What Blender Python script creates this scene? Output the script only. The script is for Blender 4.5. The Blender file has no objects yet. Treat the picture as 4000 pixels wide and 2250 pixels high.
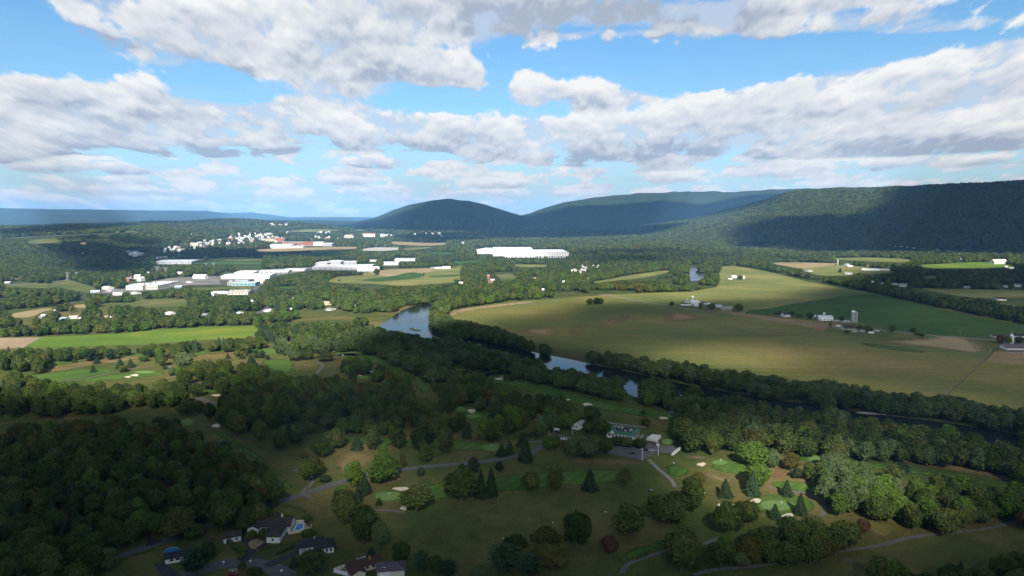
import bpy, bmesh, math, random
import numpy as np
from mathutils import Vector, Matrix
from mathutils.geometry import delaunay_2d_cdt
R = math.radians
sc = bpy.context.scene
col = sc.collection
rng = np.random.default_rng(7)
random.seed(7)

# ------------------------------------------------------------------ camera
CAMZ, PITCH, F = 120.0, R(6.0), 2668.0
cam_d = bpy.data.cameras.new('camera'); cam = bpy.data.objects.new('camera', cam_d); col.objects.link(cam)
cam.location = (0, 0, CAMZ); cam.rotation_euler = (R(90) - PITCH, 0, 0)
cam_d.sensor_width = 36; cam_d.lens = 36 * F / 4000; cam_d.clip_start = 1; cam_d.clip_end = 60000
sc.camera = cam
sc.render.engine = 'CYCLES'
sc.cycles.use_denoising = True
sc.cycles.max_bounces = 5; sc.cycles.diffuse_bounces = 2; sc.cycles.glossy_bounces = 2
sc.cycles.transmission_bounces = 3; sc.cycles.transparent_max_bounces = 12; sc.cycles.volume_bounces = 0
sc.cycles.use_adaptive_sampling = True; sc.cycles.adaptive_threshold = 0.012
sc.cycles.sample_clamp_indirect = 4
sc.view_settings.view_transform = 'Standard'; sc.view_settings.look = 'None'
sc.view_settings.exposure = 0.9; sc.view_settings.gamma = 1.0
# ------------------------------------------------------------------ sun
SUN_EL, SUN_AZ = R(36), R(177)
SUN = Vector((math.sin(SUN_AZ) * math.cos(SUN_EL), math.cos(SUN_AZ) * math.cos(SUN_EL), math.sin(SUN_EL)))
sl = bpy.data.lights.new('sun', 'SUN'); sl.energy = 5.0; sl.angle = R(0.5); sl.color = (1.0, 0.93, 0.82)
so = bpy.data.objects.new('sun', sl); col.objects.link(so); so.rotation_euler = SUN.to_track_quat('Z', 'Y').to_euler(); so.location = (0, -500, 3000)

# ------------------------------------------------------------------ pixel helpers (photo is 4000 x 2250)
ZM = {0: (0, 0, 1), 1: (0, 1600, .54348), 2: (1300, 1600, .54348), 3: (2600, 1600, .54348), 4: (0, 1200, .54348), 5: (1300, 1150, .54348),
      6: (2600, 1000, .54348), 11: (0, 780, .3882), 12: (800, 780, .3882), 13: (1700, 850, .46584), 14: (2800, 650, .46584),
      21: (640, 2000, .3882), 22: (2040, 1580, .27174), 23: (2600, 1140, .34938), 24: (400, 1000, .46584), 25: (700, 880, .42702), 26: (3650, 1250, .13801)}
def Z(k, pts):
    ox, oy, s = ZM[k]
    return [(ox + p[0] * s, oy + p[1] * s) for p in pts]
cp, sp = math.cos(PITCH), math.sin(PITCH)
def project(x, y, z):
    dep = y * cp - (z - CAMZ) * sp
    up = y * sp + (z - CAMZ) * cp
    dep = np.maximum(dep, 1e-3)
    return 2000 + F * x / dep, 1125 - F * up / dep
def dirof(px, py):
    u = (px - 2000) / F; v = (1125 - py) / F
    return u, cp + v * sp, -sp + v * cp

# ------------------------------------------------------------------ world
def build_world():
    w = bpy.data.worlds.new('World'); sc.world = w; w.use_nodes = True
    nt = w.node_tree; N = nt.nodes; L = nt.links; N.clear()
    def nd(t, **k):
        n = N.new(t)
        for a, b in k.items(): setattr(n, a, b)
        return n
    def put(sock, v):
        if hasattr(v, 'is_output'): L.new(v, sock)
        else: sock.default_value = v
    def math_(op, a, b=0.0, c=0.0, clamp=False):
        n = nd('ShaderNodeMath', operation=op, use_clamp=clamp)
        put(n.inputs[0], a); put(n.inputs[1], b); put(n.inputs[2], c)
        return n.outputs[0]
    def vec(op, a, b=(0, 0, 0), c=(0, 0, 0)):
        n = nd('ShaderNodeVectorMath', operation=op)
        put(n.inputs[0], a); put(n.inputs[1], b)
        if op == 'MULTIPLY_ADD': put(n.inputs[2], c)
        return n.outputs['Value'] if op == 'DOT_PRODUCT' else n.outputs[0]
    def smooth(x, a, b):
        n = nd('ShaderNodeMapRange', interpolation_type='SMOOTHSTEP')
        put(n.inputs[0], x); n.inputs[1].default_value = a; n.inputs[2].default_value = b
        return n.outputs[0]
    def mix(f, a, b):
        n = nd('ShaderNodeMix', data_type='RGBA')
        put(n.inputs[0], f); put(n.inputs[6], a); put(n.inputs[7], b)
        return n.outputs[2]
    tc = nd('ShaderNodeTexCoord')
    sep = nd('ShaderNodeSeparateXYZ'); L.new(tc.outputs['Generated'], sep.inputs[0])
    x, y, z = sep.outputs
    sky = nd('ShaderNodeTexSky', sky_type='NISHITA', sun_disc=False, sun_elevation=SUN_EL, sun_rotation=SUN_AZ, altitude=200, air_density=1.0, dust_density=0.6, ozone_density=1.4)
    STR = 0.09
    # sky blue, with paler air towards the horizon
    skyc = vec('MULTIPLY', sky.outputs[0], SKYTINT)
    # cloud field: soft patches where the photograph has its cloud banks, broken up by noise
    xz = nd('ShaderNodeCombineXYZ'); L.new(x, xz.inputs[0]); L.new(z, xz.inputs[1])
    accB, accT = 0.0, 0.0
    for (cx, cy, rx, ry, wt) in CLOUDS:
        d = Vector(dirof(cx, cy)).normalized()
        ix, iz = F / rx, F / ry
        p = vec('MULTIPLY_ADD', xz.outputs[0], (ix, iz, 0), (-d.x * ix, -d.z * iz, 0))
        q = vec('DOT_PRODUCT', p, p)
        f = math_('MULTIPLY_ADD', q, -1.0, 1.0, clamp=True)
        accB = math_('MULTIPLY_ADD', f, wt, accB)
        ly = vec('DOT_PRODUCT', p, (0, 1, 0))
        if wt > 0:
            accT = math_('MULTIPLY_ADD', math_('MULTIPLY', f, ly), wt, accT)
    zz = math_('ADD', math_('MAXIMUM', z, 0.0), 0.16)
    q = nd('ShaderNodeCombineXYZ')
    spread = math_('DIVIDE', 0.36, zz)
    L.new(math_('MULTIPLY', math_('MULTIPLY', x, 5.2), math_('MULTIPLY_ADD', spread, 0.35, 0.65)), q.inputs[0]); L.new(math_('MULTIPLY', math_('LOGARITHM', zz, math.e), 2.1), q.inputs[1])
    qv = q.outputs[0]
    def noise(v, scale, detail=7, rough=0.56, dist=0.0):
        n = nd('ShaderNodeTexNoise', noise_dimensions='2D')
        L.new(v, n.inputs['Vector']); n.inputs['Scale'].default_value = scale; n.inputs['Detail'].default_value = detail
        n.inputs['Roughness'].default_value = rough; n.inputs['Distortion'].default_value = dist
        return n.outputs[0]
    wob = nd('ShaderNodeTexNoise', noise_dimensions='2D'); L.new(qv, wob.inputs['Vector']); wob.inputs['Scale'].default_value = 6.0; wob.inputs['Detail'].default_value = 6; wob.inputs['Roughness'].default_value = .66
    def puffs(v):
        """billowing heaps: rounded cells of two sizes over a soft noise"""
        w1 = vec('ADD', v, vec('MULTIPLY', wob.outputs['Color'], (.22, .22, 0)))
        vo = nd('ShaderNodeTexVoronoi', voronoi_dimensions='2D', feature='SMOOTH_F1'); L.new(w1, vo.inputs['Vector']); vo.inputs['Scale'].default_value = 4.2; vo.inputs['Smoothness'].default_value = .7
        vo2 = nd('ShaderNodeTexVoronoi', voronoi_dimensions='2D', feature='SMOOTH_F1'); L.new(w1, vo2.inputs['Vector']); vo2.inputs['Scale'].default_value = 11.0; vo2.inputs['Smoothness'].default_value = .7
        a = math_('MULTIPLY_ADD', vo.outputs['Distance'], -0.8, 0.30); b = math_('MULTIPLY_ADD', vo2.outputs['Distance'], -0.40, 0.15)
        return math_('ADD', math_('ADD', a, b), math_('MULTIPLY_ADD', noise(v, 2.6, 3, .5), 2.5, -1.25))
    n1 = puffs(qv)
    n1u = puffs(vec('ADD', qv, (0.0, 0.06, 0)))
    n2 = noise(vec('ADD', qv, (13.7, 4.1, 0)), 9.0, 7, 0.62)
    # small flat heaps low over the horizon
    lowv = nd('ShaderNodeCombineXYZ'); L.new(math_('MULTIPLY', x, 11.0), lowv.inputs[0]); L.new(math_('MULTIPLY', z, 52.0), lowv.inputs[1])
    lown = noise(lowv.outputs[0], 1.0, 6, .55)
    lowb = math_('MULTIPLY', smooth(z, .006, .02), math_('SUBTRACT', 1.0, smooth(z, .10, .15)))
    lowc = math_('MULTIPLY', math_('MULTIPLY_ADD', lown, 7.0, -2.75, clamp=True), lowb)
    Bc = math_('MINIMUM', math_('ADD', accB, math_('MULTIPLY', lowc, 1.0)), 1.0)
    back = smooth(z, 0.33, 0.45)          # overhead and out of frame: broken cloud from the noise alone
    Bc = math_('ADD', math_('MULTIPLY', Bc, math_('SUBTRACT', 1.0, back)), math_('MULTIPLY', back, 0.45))
    dens = math_('ADD', math_('MULTIPLY', Bc, 0.98), math_('MULTIPLY_ADD', n1, 1.3, -0.33))
    dens = math_('ADD', dens, math_('MULTIPLY_ADD', n2, 1.0, -0.5))
    alpha = smooth(dens, -0.16, 0.46)
    # light on the tops, grey undersides
    T = math_('DIVIDE', accT, math_('ADD', math_('MAXIMUM', accB, 0.0), 0.08))
    lit = math_('MULTIPLY_ADD', math_('SUBTRACT', n1, n1u), 0.62, LIT0)
    lit = math_('ADD', lit, math_('MULTIPLY', T, 0.62))
    lit = math_('ADD', lit, math_('MULTIPLY_ADD', n2, 0.22, -0.11))
    lit = math_('ADD', lit, math_('MULTIPLY', n1, 0.24))
    lit = math_('ADD', lit, math_('MULTIPLY', math_('SUBTRACT', 1.0, smooth(z, .03, .12)), .12))
    big = noise(vec('ADD', qv, (3.1, 7.7, 0)), 1.7, 3, .5)
    lit = math_('ADD', lit, math_('MULTIPLY_ADD', big, .9, -0.45))
    lit = math_('SUBTRACT', lit, math_('MULTIPLY', smooth(dens, .3, 1.0), 0.10))
    lit = math_('SUBTRACT', lit, math_('MULTIPLY', smooth(z, 0.20, 0.31), 0.20))
    for (cx, cy, rx, ry, wt) in [(2250, 20, 900, 130, .42), (2850, 110, 260, 95, .34), (250, 430, 420, 110, .2), (2600, 600, 620, 70, .3), (3750, 560, 460, 50, .3), (1300, 570, 600, 60, .15)]:      # thick grey bases
        d = Vector(dirof(cx, cy)).normalized(); ix, iz = F / rx, F / ry
        p = vec('MULTIPLY_ADD', xz.outputs[0], (ix, iz, 0), (-d.x * ix, -d.z * iz, 0))
        lit = math_('SUBTRACT', lit, math_('MULTIPLY', math_('MULTIPLY_ADD', vec('DOT_PRODUCT', p, p), -1.0, 1.0, clamp=True), wt))
    ramp = nd('ShaderNodeValToRGB'); L.new(lit, ramp.inputs[0])
    e = ramp.color_ramp.elements
    e[0].position = 0.0; e[0].color = (CLG[0], CLG[1], CLG[2], 1)
    e[1].position = 1.0; e[1].color = (CLW[0], CLW[1], CLW[2], 1)
    m = e.new(0.42); m.color = (CLM[0], CLM[1], CLM[2], 1)
    # thin veil low down
    hz = math_('POWER', math_('SUBTRACT', 1.0, math_('MINIMUM', math_('MAXIMUM', z, 0.0), 1.0)), 10.0)
    skyh = mix(math_('MULTIPLY', hz, 0.92), skyc, (3.75, 4.4, 4.85, 1))
    veil = math_('MULTIPLY', smooth(noise(vec('MULTIPLY', qv, (0.6, 3.0, 1)), 3.0, 5), 0.40, 0.72), math_('MULTIPLY', hz, 0.6))
    skyh = mix(veil, skyh, (3.9, 4.15, 4.6, 1))
    film = smooth(math_('ADD', accB, math_('MULTIPLY_ADD', noise(vec('MULTIPLY', qv, (0.8, 2.2, 1)), 2.6, 7, .62), 2.2, -1.25)), 0.12, 0.95)
    skyh = mix(math_('MULTIPLY', film, 0.72), skyh, (3.85, 4.15, 4.75, 1))
    colr = mix(alpha, skyh, ramp.outputs[0])
    low = smooth(z, -0.08, -0.01)
    colr = mix(low, (1.2, 1.5, 1.7, 1), colr)
    colr = mix(smooth(z, .36, .62), colr, vec('MULTIPLY', colr, (.42, .46, .52)))   # deeper sky and thick cloud overhead
    bg = nd('ShaderNodeBackground'); L.new(colr, bg.inputs[0]); bg.inputs[1].default_value = STR
    out = nd('ShaderNodeOutputWorld'); L.new(bg.outputs[0], out.inputs[0])
    w.cycles.sampling_method = 'MANUAL'; w.cycles.sample_map_resolution = 512
SKYTINT = (0.44, 0.74, 0.90)
LIT0 = 0.62
CLG, CLM, CLW = (2.5, 2.9, 3.55), (4.2, 4.4, 4.75), (5.8, 5.75, 5.6)
CLOUDS = [(700, 110, 560, 150, .9), (1350, 180, 620, 170, .9), (1500, 40, 600, 120, .9), (2000, 30, 500, 120, .9), (230, 340, 470, 160, 1.0), (150, 480, 480, 110, 1.0),
    (520, 520, 620, 80, 1.0), (1620, 260, 280, 75, .9), (1790, 300, 180, 50, .8), (1250, 350, 300, 90, .9), (1130, 445, 380, 75, .9), (1450, 500, 420, 90, .9),
    (1850, 510, 380, 95, .9), (2250, 540, 430, 110, .9), (2650, 490, 450, 100, .9), (2900, 530, 380, 75, .8), (3200, 400, 520, 90, .9), (3600, 330, 640, 95, .9),
    (3950, 270, 420, 90, .8), (3750, 500, 520, 95, .95), (3400, 570, 300, 50, .6), (2090, 345, 130, 80, 1.5), (2330, 365, 170, 90, 1.4), (2450, 385, 150, 34, .8),
    (2750, 40, 520, 90, .9), (2860, 130, 220, 68, .9), (2350, 145, 240, 28, .6), (3300, 80, 320, 62, .8), (3650, 110, 180, 26, .7), (3930, 180, 320, 45, .8),
    (3150, 10, 760, 40, .7), (40, 580, 110, 50, .9), (200, 655, 100, 24, .9), (400, 645, 170, 36, .9), (380, 705, 270, 24, .7), (430, 740, 220, 24, .7),
    (690, 742, 150, 24, .7), (1350, 705, 110, 20, .8), (1500, 632, 180, 28, .7), (1860, 600, 90, 42, .9), (1665, 675, 50, 20, .9), (1930, 715, 170, 22, .7),
    (2600, 695, 230, 26, .7), (3000, 595, 80, 26, .8), (3142, 595, 60, 28, 1.0), (2950, 675, 230, 22, .7), (3400, 640, 420, 26, .7), (3800, 620, 320, 22, .6),
    (2100, 755, 420, 18, .6), (150, 170, 330, 130, -1.0), (2600, 250, 700, 110, -.9), (900, 330, 280, 75, -.9), (900, 620, 560, 55, -.6), (1720, 395, 220, 60, -.7), (3500, 200, 300, 50, -.6)]
build_world()

# ------------------------------------------------------------------ noise + terrain
_perm = np.random.default_rng(3).random(4096)
def vnoise(x, y):
    xi = np.floor(x).astype(np.int64); yi = np.floor(y).astype(np.int64)
    fx = x - xi; fy = y - yi; fx = fx * fx * (3 - 2 * fx); fy = fy * fy * (3 - 2 * fy)
    def h(a, b): return _perm[((a * 73856093) ^ (b * 19349663)) & 4095]
    return (h(xi, yi) * (1 - fx) + h(xi + 1, yi) * fx) * (1 - fy) + (h(xi, yi + 1) * (1 - fx) + h(xi + 1, yi + 1) * fx) * fy
def fbm(x, y, o=4):
    s = 0; a = .5
    for i in range(o):
        s = s + a * vnoise(x * 2 ** i + 17 * i, y * 2 ** i + 9 * i); a *= .5
    return s
def sst(t):
    t = np.clip(t, 0, 1); return t * t * (3 - 2 * t)
def zat(py, y):
    v = (1125 - py) / F
    return CAMZ + y * (-sp + v * cp) / (cp + v * sp)
RIDGES = [  # columns: (photo column, crest row, crest distance, foot distance)
    ([2230, 2400, 2640, 2888, 3090, 3250, 3500, 3700, 4000, 5200], [919, 900, 868, 812, 748, 740, 733, 722, 710, 660],
     [5300, 5300, 4900, 4400, 4000, 3900, 3650, 3500, 3300, 3000], [4300, 3900, 2900, 2450, 2350, 2300, 2250, 2200, 2080, 1900]),
    ([1900, 2040, 2100, 2200, 2350, 2500, 2600, 2800, 3000, 3150, 3400, 4500], [880, 843, 820, 790, 768, 755, 751, 751, 742, 738, 745, 740], [7500] * 12, [5700] * 12),
    ([1100, 1280, 1400, 1500, 1560, 1600, 1640, 1700, 1760, 1830, 1900, 1980, 2050, 2150, 2300, 2450], [895, 885, 866, 848, 824, 808, 793, 781, 777, 783, 800, 826, 849, 870, 888, 902], [6400] * 16, [5200] * 16),
    ([1300, 1400, 1480, 1530, 1600, 1650, 1720], [880, 866, 846, 822, 801, 791, 805], [8200] * 7, [6700] * 7),
    ([-1800, -600, 0, 200, 400, 540, 760, 850, 900, 1000, 1060, 1130, 1230], [790, 803, 812, 816, 819, 822, 823, 828, 831, 832, 838, 847, 856],
     [10500, 10500, 11000, 11000, 11300, 11500, 12000, 13500, 15500, 17000, 17500, 18000, 18000], [8000, 8000, 8300, 8300, 8500, 8700, 9200, 11000, 13000, 14500, 15000, 15500, 15500]),
    ([900, 1100, 1300, 1450, 1700, 2300], [858, 849, 848, 849, 846, 846], [14500] * 6, [11500] * 6),
    ([-1800, 0, 150, 300, 400, 500, 560, 620, 700, 800, 900, 1000, 1100], [880, 895, 893, 886, 889, 895, 889, 882, 898, 922, 938, 950, 960], [2900] * 13, [1400, 1450, 1480, 1550, 1600, 1700, 1800, 1900, 2000, 2200, 2300, 2400, 2500])]
BUMPS = [(620, 874, 4000, 300), (900, 862, 4600, 380), (1070, 874, 4400, 300), (1600, 886, 4400, 360), (1450, 898, 4200, 260), (750, 888, 3600, 280), (1170, 860, 7000, 900),
         (450, 868, 6200, 800), (1330, 982, 2560, 160), (2500, 905, 4600, 500), (1000, 866, 6400, 700), (750, 860, 7400, 900)]
def height_exact(x, y):
    x = np.asarray(x, float); y = np.asarray(y, float)
    ys = np.maximum(y, 1.0)
    c = 2000 + F * x / (cp * ys)
    h = np.zeros_like(ys)
    rough = fbm(x / 700 + 5, y / 700 + 3, 4) - .47
    for (cc, crest, D, Fo) in RIDGES:
        ci = np.clip(c, cc[0] - 400, cc[-1])
        cr = np.interp(ci, cc, crest) + (fbm(ci / 70 + len(cc), ci * 0 + 3.3, 4) - .47) * 11 * (1 if D[0] < 9000 else .35); d = np.interp(ci, cc, D); f = np.interp(ci, cc, Fo)
        top = np.maximum(zat(cr, d) - (10 if D[0] < 5600 else 0), 0)
        edge = (sst((c - cc[0] + 250) / 250) if cc[0] > 0 else 1.0) * (sst((cc[-1] + 90 - c) / 110) if cc[-1] < 3000 else 1.0)
        t = (ys - f) / (d - f)
        up = sst(t) * .55 + .45 * np.clip(t, 0, 1)
        prof = np.where(t < 1, up, 1 - .5 * sst((ys - d) / 2500))
        hh = top * edge * prof
        gul = np.abs(fbm(x / 330 + 3 * len(cc), y / 1500 + 7, 3) - .45) * 2 - .22
        hh = hh * (1 + (0.75 * rough + .55 * gul) * np.where((t > 0) & (t < 1), np.sin(np.clip(t, 0, 1) * math.pi), 0))
        h = np.maximum(h, hh)
    for (cc, row, d, r) in BUMPS:
        bx = (cc - 2000) / F * d * cp
        top = max(zat(row, d), 8)
        q = ((x - bx) / (r * 1.6)) ** 2 + ((y - d) / r) ** 2
        h = np.maximum(h, top * np.exp(-q) - 2)
    far = sst((ys - 1500) / 2500)
    h = h + far * 14 * np.clip(rough + .1, 0, 1) 
    return np.where(y > 900, np.maximum(h, 0), 0.0)
_GU = np.linspace(-1.9, 1.9, 1300); _GY = np.exp(np.linspace(math.log(880), math.log(31000), 900))
_GH = height_exact(_GU[None, :] * _GY[:, None], np.repeat(_GY[:, None], len(_GU), 1))
def height(x, y):
    """terrain height, read from a fine fan shaped grid of the exact surface"""
    x = np.asarray(x, float); y = np.asarray(y, float)
    yy = np.clip(y, 880, 30990); u = np.clip(x / yy, -1.899, 1.899)
    fi = (np.log(yy) - math.log(880)) / (math.log(31000) - math.log(880)) * 899; fj = (u + 1.9) / 3.8 * 1299
    i = np.clip(fi.astype(int), 0, 898); j = np.clip(fj.astype(int), 0, 1298); a = fi - i; b = fj - j
    h = (_GH[i, j] * (1 - b) + _GH[i, j + 1] * b) * (1 - a) + (_GH[i + 1, j] * (1 - b) + _GH[i + 1, j + 1] * b) * a
    return np.where(y > 900, h, 0.0)
def hz(x, y): return float(height(np.array([x]), np.array([y]))[0])
_MY = 890 * 1.006 ** np.arange(470)
def ground_at(px, py):
    """points on the ground seen at photo pixels"""
    px = np.atleast_1d(np.asarray(px, float)); py = np.atleast_1d(np.asarray(py, float))
    u = (px - 2000) / F; v = (1125 - py) / F
    dy = cp + v * sp; dz = -sp + v * cp
    ux = u / dy; s = dz / dy                     # per metre of y
    out = np.where(s < -1e-4, -CAMZ / np.minimum(s, -1e-4), 1e6)
    far = np.where(out > 890)[0]
    if len(far):
        uu, ss = ux[far], s[far]
        below = CAMZ + ss[:, None] * _MY[None, :] <= height(uu[:, None] * _MY[None, :], np.repeat(_MY[None, :], len(far), 0))
        k = np.argmax(below, 1); none = ~below.any(1)
        b = _MY[k]; a = np.where(k > 0, _MY[np.maximum(k - 1, 0)], b)
        for _ in range(12):
            m = (a + b) / 2; bl = CAMZ + ss * m <= height(uu * m, m)
            b = np.where(bl, m, b); a = np.where(bl, a, m)
        out[far] = np.where(none, 9000, np.minimum(b, 9000))
    X = ux * out
    return np.stack([X, out, height(X, out)], 1)
def G(px, py):
    p = ground_at(px, py)[0]; return Vector(p)

def inpoly(px, py, poly):
    ins = np.zeros(np.shape(px), bool); n = len(poly)
    for i in range(n):
        x1, y1 = poly[i]; x2, y2 = poly[(i + 1) % n]
        cnd = ((y1 > py) != (y2 > py))
        if y1 != y2:
            ins ^= cnd & (px < (x2 - x1) * (py - y1) / (y2 - y1) + x1)
    return ins
def polydist(px, py, poly, ky):
    d = np.full(np.shape(px), 1e9); n = len(poly); qy = py * ky
    for i in range(n):
        x1, y1 = poly[i]; x2, y2 = poly[(i + 1) % n]
        y1 = y1 * ky; y2 = y2 * ky
        ex = x2 - x1; ey = y2 - y1
        t = np.clip(((px - x1) * ex + (qy - y1) * ey) / (ex * ex + ey * ey + 1e-9), 0, 1)
        d = np.minimum(d, np.hypot(px - x1 - t * ex, qy - y1 - t * ey))
    return np.where(inpoly(px, py, poly), d, -d)

# ------------------------------------------------------------------ object helpers
def tag(o, label=None, cat=None, group=None, kind=None):
    if label: o['label'] = label
    if cat: o['category'] = cat
    if group: o['group'] = group
    if kind: o['kind'] = kind
    return o
def link(name, me, parent=None, loc=(0, 0, 0), rot=0.0):
    o = bpy.data.objects.new(name, me); col.objects.link(o); o.location = loc; o.rotation_euler = (0, 0, rot)
    if parent is not None: o.parent = parent
    return o
def empty(name, loc, rot=0.0, label=None, cat=None, group=None):
    o = bpy.data.objects.new(name, None); col.objects.link(o); o.location = loc; o.rotation_euler = (0, 0, rot); o.empty_display_size = .5
    return tag(o, label, cat, group)
def np_mesh(name, V, Fc, mats, attr=None, mi=None, smooth=False):
    V = np.asarray(V, np.float32); Fc = np.asarray(Fc, np.int32); k = Fc.shape[1]
    me = bpy.data.meshes.new(name)
    me.vertices.add(len(V)); me.vertices.foreach_set('co', V.ravel())
    me.loops.add(Fc.size); me.loops.foreach_set('vertex_index', Fc.ravel())
    me.polygons.add(len(Fc)); me.polygons.foreach_set('loop_start', np.arange(0, Fc.size, k, dtype=np.int32))
    for m in mats: me.materials.append(m)
    if mi is not None: me.polygons.foreach_set('material_index', np.asarray(mi, np.int32))
    if attr is not None:
        for nm, a in attr.items():
            at = me.attributes.new(nm, 'FLOAT', 'POINT'); at.data.foreach_set('value', np.asarray(a, np.float32))
    me.update(calc_edges=True); me.validate()
    me.polygons.foreach_set('use_smooth', np.full(len(me.polygons), smooth))
    return me

# ------------------------------------------------------------------ materials
def mat(name, build):
    m = bpy.data.materials.new(name); m.use_nodes = True
    nt = m.node_tree; nt.nodes.clear()
    out = nt.nodes.new('ShaderNodeOutputMaterial')
    build(m, nt, nt.nodes, nt.links, out)
    return m
def _n(N, t, **k):
    n = N.new(t)
    for a, b in k.items(): setattr(n, a, b)
    return n
def _noise(N, L, vecout, scale, detail=4, rough=.55, dist=0.0):
    n = N.new('ShaderNodeTexNoise'); L.new(vecout, n.inputs['Vector'])
    n.inputs['Scale'].default_value = scale; n.inputs['Detail'].default_value = detail; n.inputs['Roughness'].default_value = rough; n.inputs['Distortion'].default_value = dist
    return n.outputs[0]
def _ramp(N, L, fac, stops):
    r = N.new('ShaderNodeValToRGB'); L.new(fac, r.inputs[0]); e = r.color_ramp.elements
    while len(e) < len(stops): e.new(.5)
    for i, (p, c) in enumerate(stops): e[i].position = p; e[i].color = (*c, 1)
    return r.outputs[0]
def _mix(N, L, f, a, b, mode='MIX'):
    n = N.new('ShaderNodeMix'); n.data_type = 'RGBA'; n.blend_type = mode
    for s, v in ((n.inputs[0], f), (n.inputs[6], a), (n.inputs[7], b)):
        if hasattr(v, 'is_output'): L.new(v, s)
        else: s.default_value = v if not isinstance(v, tuple) else (*v, 1)
    return n.outputs[2]
def _pos(N):
    g = N.new('ShaderNodeNewGeometry'); return g.outputs['Position']
def _scale(N, L, v, s):
    n = N.new('ShaderNodeVectorMath'); n.operation = 'MULTIPLY'; L.new(v, n.inputs[0]); n.inputs[1].default_value = s; return n.outputs[0]
def _bsdf(N, L, out, colr, rough=.9, spec=.1, normal=None):
    b = N.new('ShaderNodeBsdfPrincipled')
    if hasattr(colr, 'is_output'): L.new(colr, b.inputs['Base Color'])
    else: b.inputs['Base Color'].default_value = (*colr, 1)
    b.inputs['Roughness'].default_value = rough; b.inputs['Specular IOR Level'].default_value = spec
    if normal is not None: L.new(normal, b.inputs['Normal'])
    L.new(b.outputs[0], out.inputs[0]); return b
def m_plain(name, c, rough=.8, spec=.2, var=.18, scale=.6, metal=0.0):
    """painted / built surface with slight dirt variation"""
    def f(m, nt, N, L, out):
        p = _pos(N)
        n = _noise(N, L, p, scale, 5, .65)
        a = tuple(max(0, x * (1 - var)) for x in c); b = tuple(min(1, x * (1 + var)) for x in c)
        b_ = _bsdf(N, L, out, _ramp(N, L, n, [(.3, a), (.7, b)]), rough, spec)
        b_.inputs['Metallic'].default_value = metal
    return mat(name, f)
def m_field(name, stops, big=.012, fine=.35, rows=None, rowdir=0.0, rowamt=.25, fineamt=.5, soft=False, streak=0.0, maxop=1.0):
    """grass / crop: broad patches, fine mottling and optional rows"""
    def f(m, nt, N, L, out):
        p = _pos(N)
        a = _noise(N, L, p, big, 6, .62, .4)
        c1 = _ramp(N, L, a, stops)
        b = _noise(N, L, p, fine, 4, .7)
        dark = _ramp(N, L, b, [(.3, (.45, .45, .45)), (.5, (.95, .95, .95)), (.75, (1.35, 1.35, 1.3))])
        c2 = _mix(N, L, fineamt, c1, dark, 'MULTIPLY')
        if rows:
            mp = N.new('ShaderNodeMapping'); L.new(p, mp.inputs[0]); mp.inputs['Rotation'].default_value = (0, 0, rowdir)
            w = N.new('ShaderNodeTexWave'); L.new(mp.outputs[0], w.inputs[0]); w.inputs['Scale'].default_value = .314 / rows; w.inputs['Distortion'].default_value = 1.2
            w.inputs['Detail'].default_value = 2; w.inputs['Detail Scale'].default_value = .6
            c2 = _mix(N, L, rowamt, c2, _ramp(N, L, w.outputs[0], [(.2, (.55, .55, .5)), (.8, (1.3, 1.3, 1.25))]), 'MULTIPLY')
        if streak:      # drill lines and tramlines running across the land
            mp = N.new('ShaderNodeMapping'); L.new(p, mp.inputs[0]); mp.inputs['Rotation'].default_value = (0, 0, rowdir); mp.inputs['Scale'].default_value = (.006, .16, .1)
            s1 = _noise(N, L, mp.outputs[0], 1.0, 6, .7)
            c2 = _mix(N, L, streak, c2, _ramp(N, L, s1, [(.32, (.62, .66, .6)), (.5, (1, 1, 1)), (.68, (1.3, 1.26, 1.15))]), 'MULTIPLY')
        bp = N.new('ShaderNodeBump'); bp.inputs['Strength'].default_value = .6; bp.inputs['Distance'].default_value = .5; L.new(b, bp.inputs['Height'])
        bs = _bsdf(N, L, out, c2, .95, .04, bp.outputs[0])
        if soft:      # ragged border: the patch thins out into the land beside it
            at = N.new('ShaderNodeAttribute'); at.attribute_name = 'edge'
            nz = _noise(N, L, p, .11, 6, .7)
            ad = N.new('ShaderNodeMath'); ad.operation = 'MULTIPLY_ADD'; L.new(nz, ad.inputs[0]); ad.inputs[1].default_value = 1.3; L.new(at.outputs['Fac'], ad.inputs[2])
            mr = N.new('ShaderNodeMapRange'); mr.interpolation_type = 'SMOOTHSTEP'; L.new(ad.outputs[0], mr.inputs[0]); mr.inputs[1].default_value = .5; mr.inputs[2].default_value = 1.5; mr.inputs[4].default_value = maxop
            t = N.new('ShaderNodeBsdfTransparent'); mx = N.new('ShaderNodeMixShader'); L.new(mr.outputs[0], mx.inputs[0]); L.new(t.outputs[0], mx.inputs[1]); L.new(bs.outputs[0], mx.inputs[2]); L.new(mx.outputs[0], out.inputs[0])
    return mat(name, f)
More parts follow.
